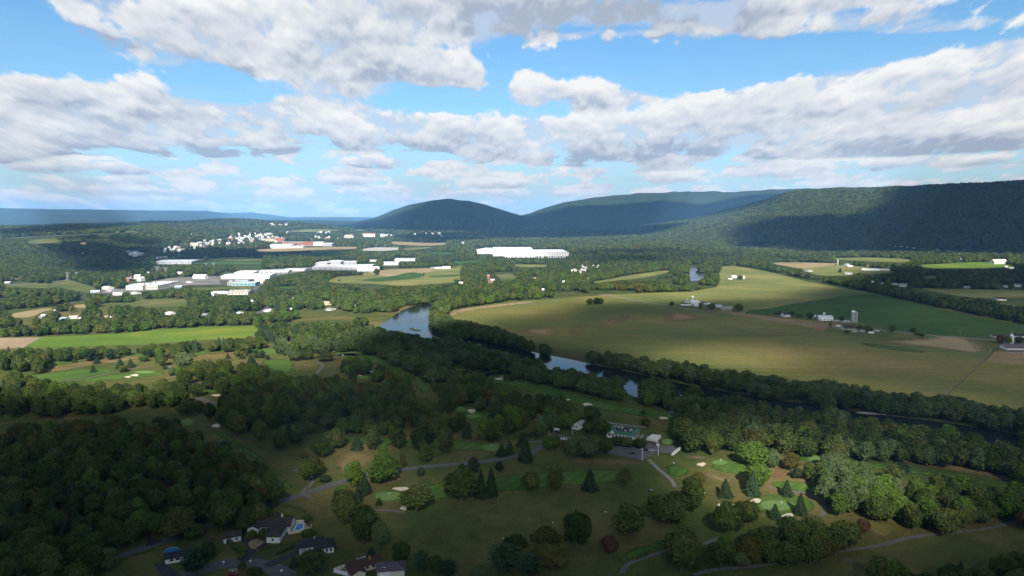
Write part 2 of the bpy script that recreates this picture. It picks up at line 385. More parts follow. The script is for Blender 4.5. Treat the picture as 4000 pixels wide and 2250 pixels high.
def m_leaf(name, stops, trans=.22):
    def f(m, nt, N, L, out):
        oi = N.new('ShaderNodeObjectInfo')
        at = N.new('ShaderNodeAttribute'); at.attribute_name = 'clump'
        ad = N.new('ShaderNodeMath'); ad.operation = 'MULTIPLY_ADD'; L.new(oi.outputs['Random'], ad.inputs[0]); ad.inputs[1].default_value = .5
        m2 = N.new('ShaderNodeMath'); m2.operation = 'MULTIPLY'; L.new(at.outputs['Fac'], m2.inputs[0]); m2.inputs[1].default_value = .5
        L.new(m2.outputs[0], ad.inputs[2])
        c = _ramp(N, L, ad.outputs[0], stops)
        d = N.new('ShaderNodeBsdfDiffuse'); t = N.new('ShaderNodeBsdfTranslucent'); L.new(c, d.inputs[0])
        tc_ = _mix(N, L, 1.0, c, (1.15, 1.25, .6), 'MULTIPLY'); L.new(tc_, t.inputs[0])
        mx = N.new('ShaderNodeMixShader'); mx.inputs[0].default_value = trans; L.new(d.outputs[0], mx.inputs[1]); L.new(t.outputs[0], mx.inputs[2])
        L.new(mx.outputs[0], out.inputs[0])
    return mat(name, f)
M = {}
M['leaf'] = m_leaf('leaf_green', [(0, (.022, .042, .012)), (.3, (.045, .075, .02)), (.6, (.08, .108, .03)), (.85, (.125, .14, .038)), (1, (.14, .17, .085))])
M['bright'] = m_leaf('leaf_bright_green', [(0, (.06, .11, .02)), (.5, (.085, .145, .028)), (1, (.12, .18, .035))])
M['silver'] = m_leaf('leaf_silver_green', [(0, (.06, .10, .036)), (.5, (.09, .13, .05)), (1, (.14, .175, .078))])
M['olive'] = m_leaf('leaf_olive', [(0, (.06, .06, .018)), (.5, (.095, .088, .024)), (1, (.13, .12, .03))])
M['russet'] = m_leaf('leaf_russet', [(0, (.085, .05, .03)), (.5, (.12, .065, .035)), (1, (.14, .09, .045))])
M['spruce'] = m_leaf('leaf_spruce', [(0, (.022, .042, .02)), (.5, (.035, .06, .028)), (1, (.055, .08, .04))], .1)
M['pine'] = m_leaf('leaf_pine', [(0, (.028, .055, .026)), (.5, (.042, .076, .036)), (1, (.06, .098, .05))], .1)
M['bark'] = m_plain('bark', (.11, .085, .065), .95, .05, .4, 2.0)
M['deadwood'] = m_plain('dead_wood', (.3, .28, .25), .9, .05, .25, 2.0)
M['white'] = m_plain('white_paint', (.78, .78, .76), .6, .3, .07)
M['whiteroof'] = m_plain('white_roof', (.80, .80, .79), .6, .3, .06, .05)
M['cream'] = m_plain('cream_wall', (.62, .58, .46), .8, .2, .08)
M['tan'] = m_plain('tan_wall', (.5, .43, .31), .8, .2, .1)
M['brick'] = m_plain('red_brick', (.33, .14, .09), .9, .1, .2)
M['greyroof'] = m_plain('grey_roof', (.30, .30, .32), .8, .2, .2, 1.5)
M['metalroof'] = m_plain('metal_roof', (.55, .58, .62), .5, .4, .12, .4)
M['darkroof'] = m_plain('dark_shingle', (.055, .045, .042), .9, .15, .3, 1.5)
M['blackroof'] = m_plain('black_shingle', (.03, .033, .04), .85, .2, .3, 1.5)
M['brownroof'] = m_plain('brown_shingle', (.075, .042, .034), .9, .15, .3, 1.5)
M['purpleroof'] = m_plain('mauve_shingle', (.11, .085, .105), .9, .15, .25, 1.5)
M['greenroof'] = m_plain('green_metal_roof', (.04, .13, .075), .5, .4, .12, .8)
M['flatroof'] = m_plain('black_membrane_roof', (.028, .03, .036), .8, .2, .3, .8)
M['glass'] = m_plain('window_glass', (.03, .04, .05), .12, .6, .2)
M['steel'] = m_plain('galvanised_steel', (.42, .43, .44), .5, .4, .15, .5, .4)
M['wood'] = m_plain('weathered_pole_wood', (.2, .16, .12), .9, .1, .25, 3)
M['concrete'] = m_plain('concrete', (.42, .40, .36), .9, .1, .18, .5)
M['silo'] = m_plain('silo_stave_concrete', (.36, .34, .29), .9, .1, .22, .35)
M['bluewall'] = m_plain('teal_wall', (.17, .36, .40), .7, .3, .08)
M['asphalt'] = m_plain('asphalt', (.115, .115, .122), .9, .15, .25, .5)
M['gravel'] = m_plain('gravel_road', (.2, .19, .175), .95, .1, .25, .6)
M['cartpath'] = m_plain('cart_path', (.145, .135, .12), .95, .1, .22, .6)
M['drive'] = m_plain('driveway_asphalt', (.05, .05, .056), .9, .15, .25, .6)
M['sand'] = m_plain('bunker_sand', (.62, .55, .42), .95, .05, .12, .5)
M['black'] = m_plain('black_paint', (.015, .016, .02), .25, .6, .2)
M['rubber'] = m_plain('tyre_rubber', (.02, .02, .02), .9, .1, .2)
M['red'] = m_plain('red_paint', (.22, .03, .03), .4, .5, .1)
M['greyw'] = m_plain('grey_paint', (.35, .36, .38), .6, .3, .1)
M['pool'] = m_plain('pool_water', (.03, .22, .42), .06, .5, .1, .8)
M['paver'] = m_plain('pink_paver', (.36, .26, .23), .9, .1, .15, 2)
M['hedge'] = m_plain('hedge_leaves', (.035, .055, .018), .95, .05, .45, 2.2)
M['skin'] = m_plain('skin', (.45, .3, .22), .7, .2, .05)
M['flag'] = m_plain('flag_cloth', (.7, .7, .7), .8, .1, .05)
# ground: dry rough grass round the course, darker towards the woods and hills
def _ground(m, nt, N, L, out):
    p = _pos(N)
    a = _noise(N, L, p, .011, 7, .6, .5)
    c = _ramp(N, L, a, [(.30, (.055, .088, .024)), (.45, (.08, .102, .03)), (.56, (.125, .12, .042)), (.70, (.20, .155, .072))])
    b = _noise(N, L, p, .12, 5, .7)
    c = _mix(N, L, .55, c, _ramp(N, L, b, [(.3, (.5, .55, .45)), (.7, (1.3, 1.25, 1.2))]), 'MULTIPLY')
    fz = _noise(N, L, p, .9, 3, .7)
    c = _mix(N, L, .5, c, _ramp(N, L, fz, [(.3, (.55, .55, .55)), (.7, (1.3, 1.3, 1.3))]), 'MULTIPLY')
    sx = N.new('ShaderNodeSeparateXYZ'); L.new(p, sx.inputs[0])
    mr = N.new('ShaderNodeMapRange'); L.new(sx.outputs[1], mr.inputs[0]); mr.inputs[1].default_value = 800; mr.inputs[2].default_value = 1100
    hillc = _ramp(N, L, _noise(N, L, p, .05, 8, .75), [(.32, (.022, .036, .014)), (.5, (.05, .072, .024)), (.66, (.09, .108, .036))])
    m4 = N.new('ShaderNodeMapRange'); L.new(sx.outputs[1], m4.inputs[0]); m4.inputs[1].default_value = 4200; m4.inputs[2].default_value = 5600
    hillc = _mix(N, L, m4.outputs[0], hillc, _mix(N, L, 1.0, hillc, (.62, .68, .95), 'MULTIPLY'))     # cloud shade and blue skylight painted into the far mountains' colour
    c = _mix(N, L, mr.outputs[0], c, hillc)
    bp = N.new('ShaderNodeBump'); bp.inputs['Strength'].default_value = 1.0; bp.inputs['Distance'].default_value = 9.0
    L.new(_noise(N, L, p, .045, 8, .75), bp.inputs['Height'])
    mr2 = N.new('ShaderNodeMapRange'); L.new(sx.outputs[1], mr2.inputs[0]); mr2.inputs[1].default_value = 1500; mr2.inputs[2].default_value = 3000; mr2.inputs[4].default_value = 1.0
    L.new(mr2.outputs[0], bp.inputs['Strength'])
    _bsdf(N, L, out, c, .95, .03, bp.outputs[0])
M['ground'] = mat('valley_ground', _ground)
def _water(m, nt, N, L, out):
    p = _pos(N)
    n = _noise(N, L, _scale(N, L, p, (.12, .05, .1)), 1.0, 5, .6)
    n2 = _noise(N, L, p, .02, 3, .6)
    bp = N.new('ShaderNodeBump'); bp.inputs['Strength'].default_value = .09; bp.inputs['Distance'].default_value = 1.0; L.new(n, bp.inputs['Height'])
    b = _bsdf(N, L, out, (.012, .017, .018), .04, .32, bp.outputs[0])
    b.inputs['IOR'].default_value = 1.33
    r = N.new('ShaderNodeMapRange'); L.new(n2, r.inputs[0]); r.inputs[1].default_value = .35; r.inputs[2].default_value = .7; r.inputs[3].default_value = .06; r.inputs[4].default_value = .2
    L.new(r.outputs[0], b.inputs['Roughness'])
M['water'] = mat('river_water', _water)

# ------------------------------------------------------------------ ground sheet
def build_ground():
    ys = [-900, -500, -250, -100, 0, 60, 120]
    y = 150.0
    while y < 30000:
        ys.append(y); y *= 1.0105 if 1000 < y < 9000 else 1.03
    ys = np.array(ys); U = np.linspace(-1, 1, 460)
    X = U[None, :] * (np.abs(ys)[:, None] * 1.15 + 900); Y = np.repeat(ys[:, None], len(U), 1)
    H = height(X, Y)
    V = np.stack([X, Y, H], -1).reshape(-1, 3)
    n = len(U); i = np.arange(len(ys) - 1)[:, None] * n + np.arange(n - 1)[None, :]
    Fc = np.stack([i, i + 1, i + 1 + n, i + n], -1).reshape(-1, 4)
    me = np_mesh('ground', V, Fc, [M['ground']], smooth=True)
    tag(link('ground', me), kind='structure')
build_ground()

CLEAR = []      # photo-plane outlines of open land where no tree stands
def chaikin(P, n=2):
    for _ in range(n):
        Q = []
        for i in range(len(P)):
            a = P[i]; b = P[(i + 1) % len(P)]
            Q += [(a[0] * .75 + b[0] * .25, a[1] * .75 + b[1] * .25), (a[0] * .25 + b[0] * .75, a[1] * .25 + b[1] * .75)]
        P = Q
    return P
def sheet(name, poly, m, off, smooth=0, clear=True, kind='structure', thick=0.0, feather=0.0):
    """a flat patch of land draped over the terrain"""
    if clear: CLEAR.append(poly)
    P = chaikin(poly, smooth) if smooth else list(poly)
    W = ground_at([p[0] for p in P], [p[1] for p in P])
    # split long edges
    pts = []
    for i in range(len(W)):
        a = W[i]; b = W[(i + 1) % len(W)]; n = max(1, int(np.hypot(*(b - a)[:2]) / max(12, a[1] * .02)))
        for k in range(n): pts.append(tuple((a + (b - a) * k / n)[:2]))
    x = np.array([p[0] for p in pts]); y = np.array([p[1] for p in pts])
    far = y.max() > 1000
    extra = []
    if far:
        st = max(20, y.mean() * .025)
        gx, gy = np.meshgrid(np.arange(x.min(), x.max(), st), np.arange(y.min(), y.max(), st))
        gx = gx.ravel(); gy = gy.ravel(); k = inpoly(gx, gy, pts); extra = list(zip(gx[k], gy[k]))
    if feather:
        st = max(feather * .4, y.mean() * .01)
        gx, gy = np.meshgrid(np.arange(x.min(), x.max(), st), np.arange(y.min(), y.max(), st))
        gx = gx.ravel(); gy = gy.ravel(); k = inpoly(gx, gy, pts); extra = list(zip(gx[k], gy[k]))
    n = len(pts)
    vs, es, fs, *_ = delaunay_2d_cdt([Vector(p) for p in pts + extra], [(i, (i + 1) % n) for i in range(n)], [], 1, 1e-4)
    vx = np.array([v[0] for v in vs]); vy = np.array([v[1] for v in vs])
    vz = height(vx, vy) + off + (np.maximum(vy - 900, 0) * .0012 if far else 0)
    me = bpy.data.meshes.new(name)
    V = [tuple(v) for v in np.stack([vx, vy, vz], 1)]
    Fs = [tuple(f) for f in fs]
    if thick:
        e = {}
        for f in Fs:
            for a, b in zip(f, f[1:] + f[:1]):
                e[(a, b)] = 1
        rim = [(a, b) for (a, b) in e if (b, a) not in e]
        low = {}
        for a, b in rim:
            for q in (a, b):
                if q not in low: low[q] = len(V); V.append((V[q][0], V[q][1], V[q][2] - thick))
        Fs += [(b, a, low[a], low[b]) for a, b in rim]
    me.from_pydata(V, [], Fs); me.materials.append(m)
    if feather:
        ed = np.clip(polydist(vx, vy, pts, 1.0) / feather, 0, 1); ed[:n] = 0
        a_ = me.attributes.new('edge', 'FLOAT', 'POINT'); a_.data.foreach_set('value', np.concatenate([ed, np.zeros(len(V) - len(ed))]).astype(np.float32))
    me.update()
    for p_ in me.polygons:
        if p_.normal.z < 0 and abs(p_.normal.z) > .3: me.flip_normals(); break
    o = link(name, me)
    if kind: o['kind'] = kind
    return o
def strip(name, pts, width, m, off, smooth=2, kind='structure'):
    """a road or path of given width in metres along photo points"""
    P = [p for p in pts]
    for _ in range(smooth):
        Q = [P[0]]
        for a, b in zip(P, P[1:]): Q += [(a[0] * .75 + b[0] * .25, a[1] * .75 + b[1] * .25), (a[0] * .25 + b[0] * .75, a[1] * .25 + b[1] * .75)]
        P = Q + [P[-1]]
    W = ground_at([p[0] for p in P], [p[1] for p in P])[:, :2]
    T = np.gradient(W, axis=0); T /= np.linalg.norm(T, axis=1)[:, None] + 1e-9
    Nn = np.stack([-T[:, 1], T[:, 0]], 1) * width / 2
    Lp, Rp = W + Nn, W - Nn; n = len(W)
    V = np.concatenate([Lp, Rp]); z = height(V[:, 0], V[:, 1]) + off + np.maximum(V[:, 1] - 900, 0) * .0012
    Fc = np.stack([np.arange(n - 1) + n, np.arange(1, n) + n, np.arange(1, n), np.arange(n - 1)], 1)
    return tag(link(name, np_mesh(name, np.column_stack([V, z]), Fc, [m])), kind=kind)
# ------------------------------------------------------------------ fields, fairways, water, roads
M['corn'] = m_field('golden_crop', [(.28, (.085, .11, .034)), (.44, (.13, .145, .045)), (.56, (.18, .168, .052)), (.72, (.26, .20, .08))], .0055, .25, None, R(-12), .10, .4, False, .6)
M['palecrop'] = m_field('pale_green_crop', [(.32, (.12, .145, .045)), (.5, (.17, .185, .06)), (.66, (.24, .22, .08))], .008, .2, None, R(-14), .10, .35, False, .6)
M['soy'] = m_field('soy_crop', [(.32, (.04, .085, .022)), (.5, (.055, .11, .026)), (.68, (.075, .125, .032))], .01, .3, None, R(-25), .12, .4, False, .45)
M['brightcrop'] = m_field('bright_green_crop', [(.3, (.085, .16, .025)), (.52, (.115, .19, .03)), (.66, (.2, .22, .035))], .009, .3, None, R(4), .12, .3, False, .5)
M['meadow'] = m_field('meadow_grass', [(.32, (.07, .10, .03)), (.5, (.11, .13, .042)), (.68, (.18, .16, .07))], .015, .25, None, 0, 0, .4)
M['tanland'] = m_field('dry_tan_field', [(.3, (.24, .19, .10)), (.5, (.30, .24, .13)), (.7, (.36, .28, .17))], .012, .25, 5, R(10), .15, .3)
M['plough'] = m_field('ploughed_soil', [(.3, (.26, .19, .13)), (.5, (.33, .25, .17)), (.7, (.38, .30, .2))], .012, .3, 4, R(80), .2, .3)
M['softstubble'] = m_field('thin_brown_crop', [(.3, (.20, .14, .07)), (.5, (.26, .18, .09)), (.7, (.31, .22, .12))], .02, .3, None, 0, 0, .4, True)
M['softsoy'] = m_field('lush_wet_crop', [(.32, (.04, .085, .022)), (.68, (.075, .12, .032))], .01, .3, None, 0, 0, .4, True)
M['softtan'] = m_field('thin_tan_crop', [(.3, (.24, .19, .10)), (.5, (.30, .24, .13)), (.7, (.36, .28, .17))], .012, .25, None, 0, 0, .3, True)
M['softmeadow'] = m_field('golden_meadow', [(.32, (.10, .105, .03)), (.5, (.17, .15, .045)), (.68, (.24, .17, .08))], .02, .3, None, 0, 0, .45, True)
M['stubble'] = m_field('brown_stubble', [(.3, (.20, .14, .07)), (.5, (.26, .18, .09)), (.7, (.31, .22, .12))], .02, .3, 5, R(8), .2, .3)
M['fairway'] = m_field('mown_fairway', [(.32, (.052, .108, .024)), (.5, (.075, .142, .03)), (.68, (.11, .165, .04))], .02, .5, 5, R(35), .24, .4, True)
M['apron'] = m_field('fringe_turf', [(.32, (.075, .13, .03)), (.68, (.11, .16, .038))], .03, .5, 3, R(20), .1, .3)
M['yard'] = m_field('gravel_yard', [(.3, (.13, .125, .11)), (.5, (.19, .185, .17)), (.7, (.27, .26, .24))], .02, .2, None, 0, 0, .4)
M['green'] = m_field('putting_green_turf', [(.3, (.12, .22, .065)), (.7, (.16, .26, .085))], .03, .6, 4, R(60), .08, .15)
M['rough'] = m_field('dry_rough', [(.32, (.14, .115, .048)), (.5, (.21, .16, .075)), (.68, (.30, .225, .12))], .03, .4, None, 0, 0, .45, True, 0, .8)
M['faint'] = m_field('worn_dry_grass', [(.3, (.15, .095, .05)), (.7, (.22, .14, .075))], .05, .4, None, 0, 0, .5, True, 0, .55)
M['soilpatch'] = m_field('red_brown_soil', [(.3, (.20, .105, .055)), (.7, (.27, .15, .08))], .05, .4, None, 0, 0, .4, True)
M['lawn'] = m_field('house_lawn', [(.32, (.055, .075, .024)), (.5, (.075, .095, .03)), (.68, (.12, .105, .045))], .03, .4, None, 0, 0, .45)
M['dirt'] = m_field('bare_dirt', [(.3, (.19, .14, .095)), (.5, (.26, .2, .145)), (.7, (.36, .3, .23))], .06, .5, None, 0, 0, .45, True)

M['dirtline'] = m_plain('ditch_earth', (.16, .13, .08), .95, .05, .4, .3)
# --- the big crop fields beyond the river
P1 = [(1740, 1236), (1760, 1224), (1800, 1208), (1900, 1190), (2000, 1178), (2200, 1165), (2355, 1153), (2600, 1195), (2820, 1222), (2920, 1236), (3080, 1258), (3250, 1282),
      (3210, 1290), (3300, 1302), (3490, 1325), (3560, 1305), (3640, 1306), (3760, 1320), (3860, 1360), (3875, 1366), (3800, 1440), (3670, 1555), (3500, 1545), (3300, 1505), (3150, 1490), (2970, 1465), (2800, 1440), (2600, 1412),
      (2400, 1388), (2200, 1368), (2080, 1340), (1980, 1295), (1860, 1268), (1780, 1250)]
sheet('golden_field', P1, M['corn'], .06)
sheet('far_field', [(2355, 1151), (2700, 1140), (2800, 1122), (2815, 1042), (2870, 1040), (2990, 1060), (3150, 1100), (3300, 1128), (3400, 1143), (3140, 1180), (3000, 1205), (2925, 1212), (2900, 1235), (2820, 1220), (2600, 1192)], M['palecrop'], .1)
sheet('dark_green_field', [(2925, 1213), (3000, 1205), (3140, 1180), (3400, 1143), (3560, 1180), (3800, 1240), (4010, 1271), (4400, 1330), (4000, 1306), (3880, 1318), (3700, 1315), (3480, 1286), (3300, 1262), (3100, 1234), (2910, 1226)], M['soy'], .14)
sheet('stubble_field', Z(6, [(380, 400), (520, 405), (800, 440), (1100, 465), (1290, 492), (1180, 515), (1140, 535), (900, 490), (600, 440)]), M['stubble'], .14)
sheet('stubble_field', Z(6, [(0, 400), (120, 405), (250, 430), (300, 455), (120, 470), (40, 480), (-40, 460)]), M['softstubble'], .12, 2, feather=22)
sheet('stubble_field', Z(5, [(1680, 260), (1760, 215), (1860, 195), (1840, 250), (1780, 300), (1700, 300)]), M['softstubble'], .12, 2, feather=22)
sheet('stubble_field', Z(5, [(1300, 250), (1480, 235), (1620, 225), (1640, 290), (1500, 300), (1370, 290)]), M['softstubble'], .12, 2, feather=22)
sheet('stubble_field', Z(5, [(1880, 190), (2050, 165), (2200, 140), (2100, 200), (1950, 250), (1870, 235)]), M['softstubble'], .12, 2, feather=22)
sheet('dry_field_edge', Z(5, [(800, 150), (860, 115), (960, 95), (1250, 60), (1500, 40), (1500, 55), (1250, 85), (1000, 115), (850, 165)]), M['softtan'], .13, 1, feather=12)
sheet('stubble_field', Z(6, [(1900, 562), (2030, 562), (2200, 590), (2330, 655), (2310, 720), (2150, 690), (1900, 660), (1700, 640), (1500, 610), (1680, 600), (1860, 590)]), M['softtan'], .12, 1, feather=18)
sheet('wet_patch', Z(6, [(1370, 620), (1500, 630), (1680, 655), (1900, 690), (1860, 702), (1650, 680), (1450, 650)]), M['softsoy'], .18, 2, feather=5)
sheet('wet_patch', Z(6, [(970, 665), (1010, 655), (1040, 670), (1000, 682)]), M['softsoy'], .18, 2, feather=5)
sheet('east_field', [(3885, 1372), (4010, 1385), (4400, 1420), (4400, 1640), (4000, 1612), (3900, 1595), (3760, 1570), (3690, 1556), (3810, 1445)], M['corn'], .07)
sheet('fallow_field', [(3890, 1372), (4400, 1400), (4400, 1452), (4000, 1428), (3850, 1415)], M['stubble'], .15)
strip('ditch', Z(26, [(640, 470), (1050, 590), (1500, 740), (1650, 830), (1450, 1050), (1330, 1180), (1200, 1330), (1050, 1449)]) + [(3740, 1500), (3680, 1552)], 1.7, M['dirtline'], .2, 1)
strip('farm_lane', [(2340, 1150), (2600, 1194), (2820, 1224), (2960, 1240), (3100, 1258), (3280, 1282), (3420, 1288), (3600, 1308), (3800, 1322), (3980, 1336), (4300, 1365)], 5, M['gravel'], .22, 1)
sheet('farmyard', Z(6, [(1160, 525), (1290, 490), (1400, 480), (1500, 515), (1700, 545), (1860, 570), (1830, 585), (1660, 598), (1640, 600), (1400, 575), (1170, 545)]), M['meadow'], .2)
sheet('farmyard', Z(6, [(100, 345), (180, 320), (300, 330), (480, 365), (500, 385), (330, 385), (110, 365)]), M['meadow'], .2)
sheet('farmyard', Z(6, [(760, 425), (900, 430), (1250, 460), (1340, 475), (1280, 490), (1050, 465), (780, 440)]), M['meadow'], .2)

# --- left: bright strip field and tan field
sheet('bright_field', Z(4, [(165, 292), (300, 216), (860, 190), (1100, 165), (1500, 140), (1850, 135), (1850, 205), (1750, 222), (1450, 237), (1050, 268), (600, 280), (400, 292)]), M['brightcrop'], .1)
sheet('ploughed_field', Z(4, [(-600, 250), (0, 221), (300, 217), (165, 291), (0, 300), (-600, 310)]), M['plough'], .12)
# --- valley clearings
for nm, k, P, mm, sm in [
    ('tan_field', 11, [(105, 1150), (300, 1115), (500, 1085), (540, 1108), (420, 1130), (330, 1180), (150, 1195)], 'tanland', 1),
    ('tan_field', 11, [(730, 1060), (890, 1050), (890, 1090), (760, 1088)], 'tanland', 1),
    ('dry_meadow', 11, [(900, 1092), (1060, 1040), (1300, 1035), (1420, 1002), (1870, 993), (1885, 1050), (1850, 1075), (1520, 1087), (1300, 1062), (1050, 1067)], 'meadow', 1),
    ('hill_meadow', 11, [(500, 830), (690, 805), (800, 840), (960, 885), (960, 935), (850, 940), (700, 905), (560, 880), (495, 895)], 'meadow', 1),
    ('verge', 11, [(-200, 885), (280, 852), (430, 840), (500, 850), (490, 900), (300, 890), (100, 882)], 'meadow', 1),
    ('works_yard', 11, [(1250, 905), (1280, 850), (1500, 830), (1700, 790), (2200, 770), (2576, 760), (2576, 850), (1900, 862), (1700, 890), (1600, 912), (1300, 932)], 'asphaltf', 0),
    ('works_yard', 12, [(150, 770), (700, 700), (1100, 680), (1700, 650), (1760, 690), (1600, 720), (1050, 715), (600, 790), (590, 860), (230, 868), (150, 840)], 'asphaltf', 0),
    ('grass_strip', 11, [(1850, 900), (2280, 877), (2520, 877), (2560, 902), (2350, 900), (2000, 912)], 'meadow', 1),
    ('yard', 11, [(920, 940), (1100, 900), (1280, 900), (1300, 925), (1100, 945)], 'asphaltf', 0),
    ('hill_clearing', 11, [(250, 430), (420, 400), (600, 395), (620, 440), (300, 450)], 'meadow', 1),
    ('hill_clearing', 11, [(785, 440), (860, 433), (885, 448), (870, 460), (820, 460)], 'tanland', 1),
    ('hill_clearing', 11, [(960, 355), (1050, 350), (1130, 390), (1000, 385)], 'meadow', 1),
    ('hill_clearing', 11, [(1100, 470), (1250, 510), (1310, 545), (1180, 500)], 'meadow', 1),
    ('hill_clearing', 11, [(1260, 315), (1400, 325), (1420, 340), (1250, 338)], 'meadow', 1),
    ('power_meadow', 11, [(2040, 605), (2200, 587), (2400, 580), (2576, 590), (2700, 600), (2576, 620), (2200, 617)], 'palecrop', 1),
    ('power_field', 11, [(1950, 642), (2200, 627), (2576, 630), (2650, 645), (2576, 662), (1960, 657)], 'soy', 1),
    ('flood_meadow', 12, [(480, 515), (600, 500), (1000, 487), (1350, 478), (1560, 480), (1500, 505), (1200, 507), (900, 522), (600, 533)], 'tanland', 1),
    ('round_hill_field', 12, [(1040, 542), (1200, 525), (1400, 518), (1480, 540), (1300, 562), (1100, 567)], 'soy', 1),
    ('tan_hill_field', 12, [(1860, 425), (2000, 430), (2300, 442), (2440, 430), (2440, 460), (2200, 472), (1880, 458)], 'tanland', 1),
    ('town_field', 12, [(820, 320), (1100, 300), (1400, 310), (1250, 327), (900, 332)], 'palecrop', 1),
    ('town_field', 12, [(1490, 305), (1650, 298), (1660, 315), (1520, 320)], 'palecrop', 1),
    ('patchwork_field', 12, [(1210, 825), (1330, 775), (1590, 762), (1600, 735), (1900, 700), (2240, 690), (2480, 690), (2590, 668), (2590, 812), (2500, 802), (2520, 835), (2000, 872), (1700, 852), (1300, 840)], 'palecrop', 0),
    ('small_field', 12, [(690, 882), (850, 872), (985, 880), (900, 897), (760, 897)], 'soy', 1),
    ('small_field', 12, [(1980, 497), (2150, 485), (2300, 480), (2230, 500), (2000, 517)], 'palecrop', 1),
    ('small_field', 12, [(2230, 535), (2500, 530), (2550, 550), (2300, 562)], 'soy', 1),
    ('small_field', 12, [(2470, 625), (2590, 620), (2590, 662)], 'soy', 0),
    ('valley_field', 13, [(630, 400), (700, 395), (950, 398), (945, 417), (720, 420)], 'palecrop', 0),
    ('valley_field', 13, [(490, 480), (640, 475), (705, 500), (640, 527), (540, 532), (540, 505)], 'meadow', 0),
    ('river_field', 13, [(1300, 545), (1420, 525), (1600, 490), (1960, 440), (1975, 462), (1700, 517), (1500, 530), (1330, 555)], 'palecrop', 1),
    ('valley_field', 13, [(1255, 500), (1310, 490), (1310, 535), (1260, 550)], 'meadow', 0),
    ('valley_field', 13, [(130, 372), (400, 365), (430, 377), (300, 387), (180, 392)], 'soy', 1),
    ('truck_lot', 13, [(380, 300), (500, 320), (600, 338), (900, 345), (1130, 315), (1130, 330), (900, 350)], 'asphaltf', 0),
    ('east_tan_field', 14, [(440, 815), (540, 807), (1000, 815), (1010, 826), (850, 852), (700, 862), (590, 842)], 'tanland', 1),
    ('east_meadow', 14, [(700, 860), (850, 850), (1020, 826), (1230, 845), (1400, 875), (1510, 885), (1460, 902), (1250, 908), (1190, 895), (1100, 922), (830, 917), (740, 882)], 'palecrop', 1),
    ('east_field_strip', 14, [(950, 775), (1250, 765), (1640, 780), (1620, 812), (1300, 802), (1000, 787)], 'palecrop', 1),
    ('east_bright_field', 14, [(1690, 827), (1900, 820), (2260, 800), (2520, 840), (2300, 857), (1900, 860), (1740, 852)], 'brightcrop', 1),
    ('east_glade', 14, [(1720, 925), (1830, 915), (1880, 935), (1740, 952)], 'meadow', 1),
    ('east_olive_field', 14, [(1690, 1020), (2000, 1030), (2576, 1040), (2800, 1045), (2800, 1100), (2576, 1097), (2270, 1112), (2000, 1087), (1780, 1045)], 'palecrop', 1),
    ('east_dark_field', 14, [(1590, 1020), (1690, 1020), (1900, 1080), (2140, 1108), (1960, 1095), (1700, 1050)], 'soy', 0),
    ('east_lawn', 14, [(2350, 1142), (2600, 1130), (2800, 1130), (2800, 1190), (2576, 1172), (2420, 1167)], 'meadow', 1)]:
    if mm == 'asphaltf': mm = 'yard'
    sheet(nm, Z(k, P), M[mm], .12, sm)
sheet('crop_stripe', Z(12, [(1600, 737), (1900, 702), (2240, 692), (2330, 722), (2200, 745), (1880, 780), (1720, 772)]), M['tanland'], .5, 1)
sheet('crop_stripe', Z(12, [(1540, 812), (1880, 780), (2060, 732), (2190, 745), (2210, 780), (2000, 812), (1700, 827)]), M['soy'], .6, 1)
sheet('crop_stripe', Z(12, [(2100, 745), (2250, 712), (2320, 715), (2260, 745)]), M['plough'], .8, 1)
sheet('crop_stripe', Z(12, [(2240, 770), (2576, 755), (2576, 770), (2300, 790)]), M['soy'], .6, 1)

strip('highway', Z(11, [(-200, 872), (0, 862), (280, 849), (430, 836), (690, 802), (760, 796)]), 14, M['yard'], .3)
strip('hill_highway', Z(11, [(-300, 425), (0, 403), (300, 382), (650, 366), (950, 351), (1250, 340), (1350, 335)]), 13, M['yard'], 1.2)
CLEAR.append(Z(11, [(-200, 412), (0, 410), (300, 392), (650, 374), (950, 357), (1250, 345), (1350, 340), (1350, 330), (950, 345), (650, 360), (300, 376), (0, 397), (-200, 410)]))
strip('valley_road', Z(11, [(850, 985), (760, 1020), (700, 1045), (560, 1100)]), 8, M['asphalt'], .3)
CLEAR.append(Z(11, [(850, 975), (880, 990), (760, 1040), (700, 1060), (690, 1040), (780, 1010)]))
strip('valley_road', Z(12, [(640, 1065), (600, 1100), (540, 1145)]), 9, M['asphalt'], .3)
CLEAR.append(Z(12, [(645, 1060), (650, 1085), (600, 1135), (530, 1150), (590, 1095)]))
strip('valley_road', Z(12, [(540, 870), (500, 905), (470, 940)]), 9, M['asphalt'], .3)
CLEAR.append(Z(12, [(490, 900), (560, 885), (630, 890), (620, 910), (480, 940)]))

# --- the river
RIVER = Z(5, [(760, 60), (700, 130), (700, 200), (715, 240), (800, 300), (830, 330), (960, 305), (1100, 340), (1300, 385), (1500, 430), (1650, 455), (1850, 500), (2100, 550), (2400, 620), (2576, 660)]) + \
        Z(6, [(500, 985), (800, 1045), (1150, 1065), (1300, 1110), (1600, 1150), (1900, 1185), (2200, 1225), (2576, 1290)]) + [(4500, 1780), (4500, 1900)] + \
        Z(3, [(2700, 320), (2300, 260), (1900, 200), (1500, 145), (1100, 90), (800, 70)]) + \
        Z(5, [(2650, 835), (2400, 800), (2200, 750), (2080, 700), (1900, 650), (1700, 600), (1500, 540), (1350, 490), (1150, 430), (950, 390), (800, 360), (640, 345), (500, 300), (380, 275), (300, 240), (330, 225), (400, 185), (470, 130), (560, 90), (660, 65)])
sheet('river', RIVER, M['water'], .16, 1, clear=False)
CLEAR.append(Z(5, [(780, 65), (735, 78), (705, 130), (700, 200), (715, 240), (790, 290), (790, 315), (760, 330), (670, 335), (600, 300), (500, 290), (380, 270), (330, 235), (400, 185), (470, 130), (560, 95), (660, 75)]))
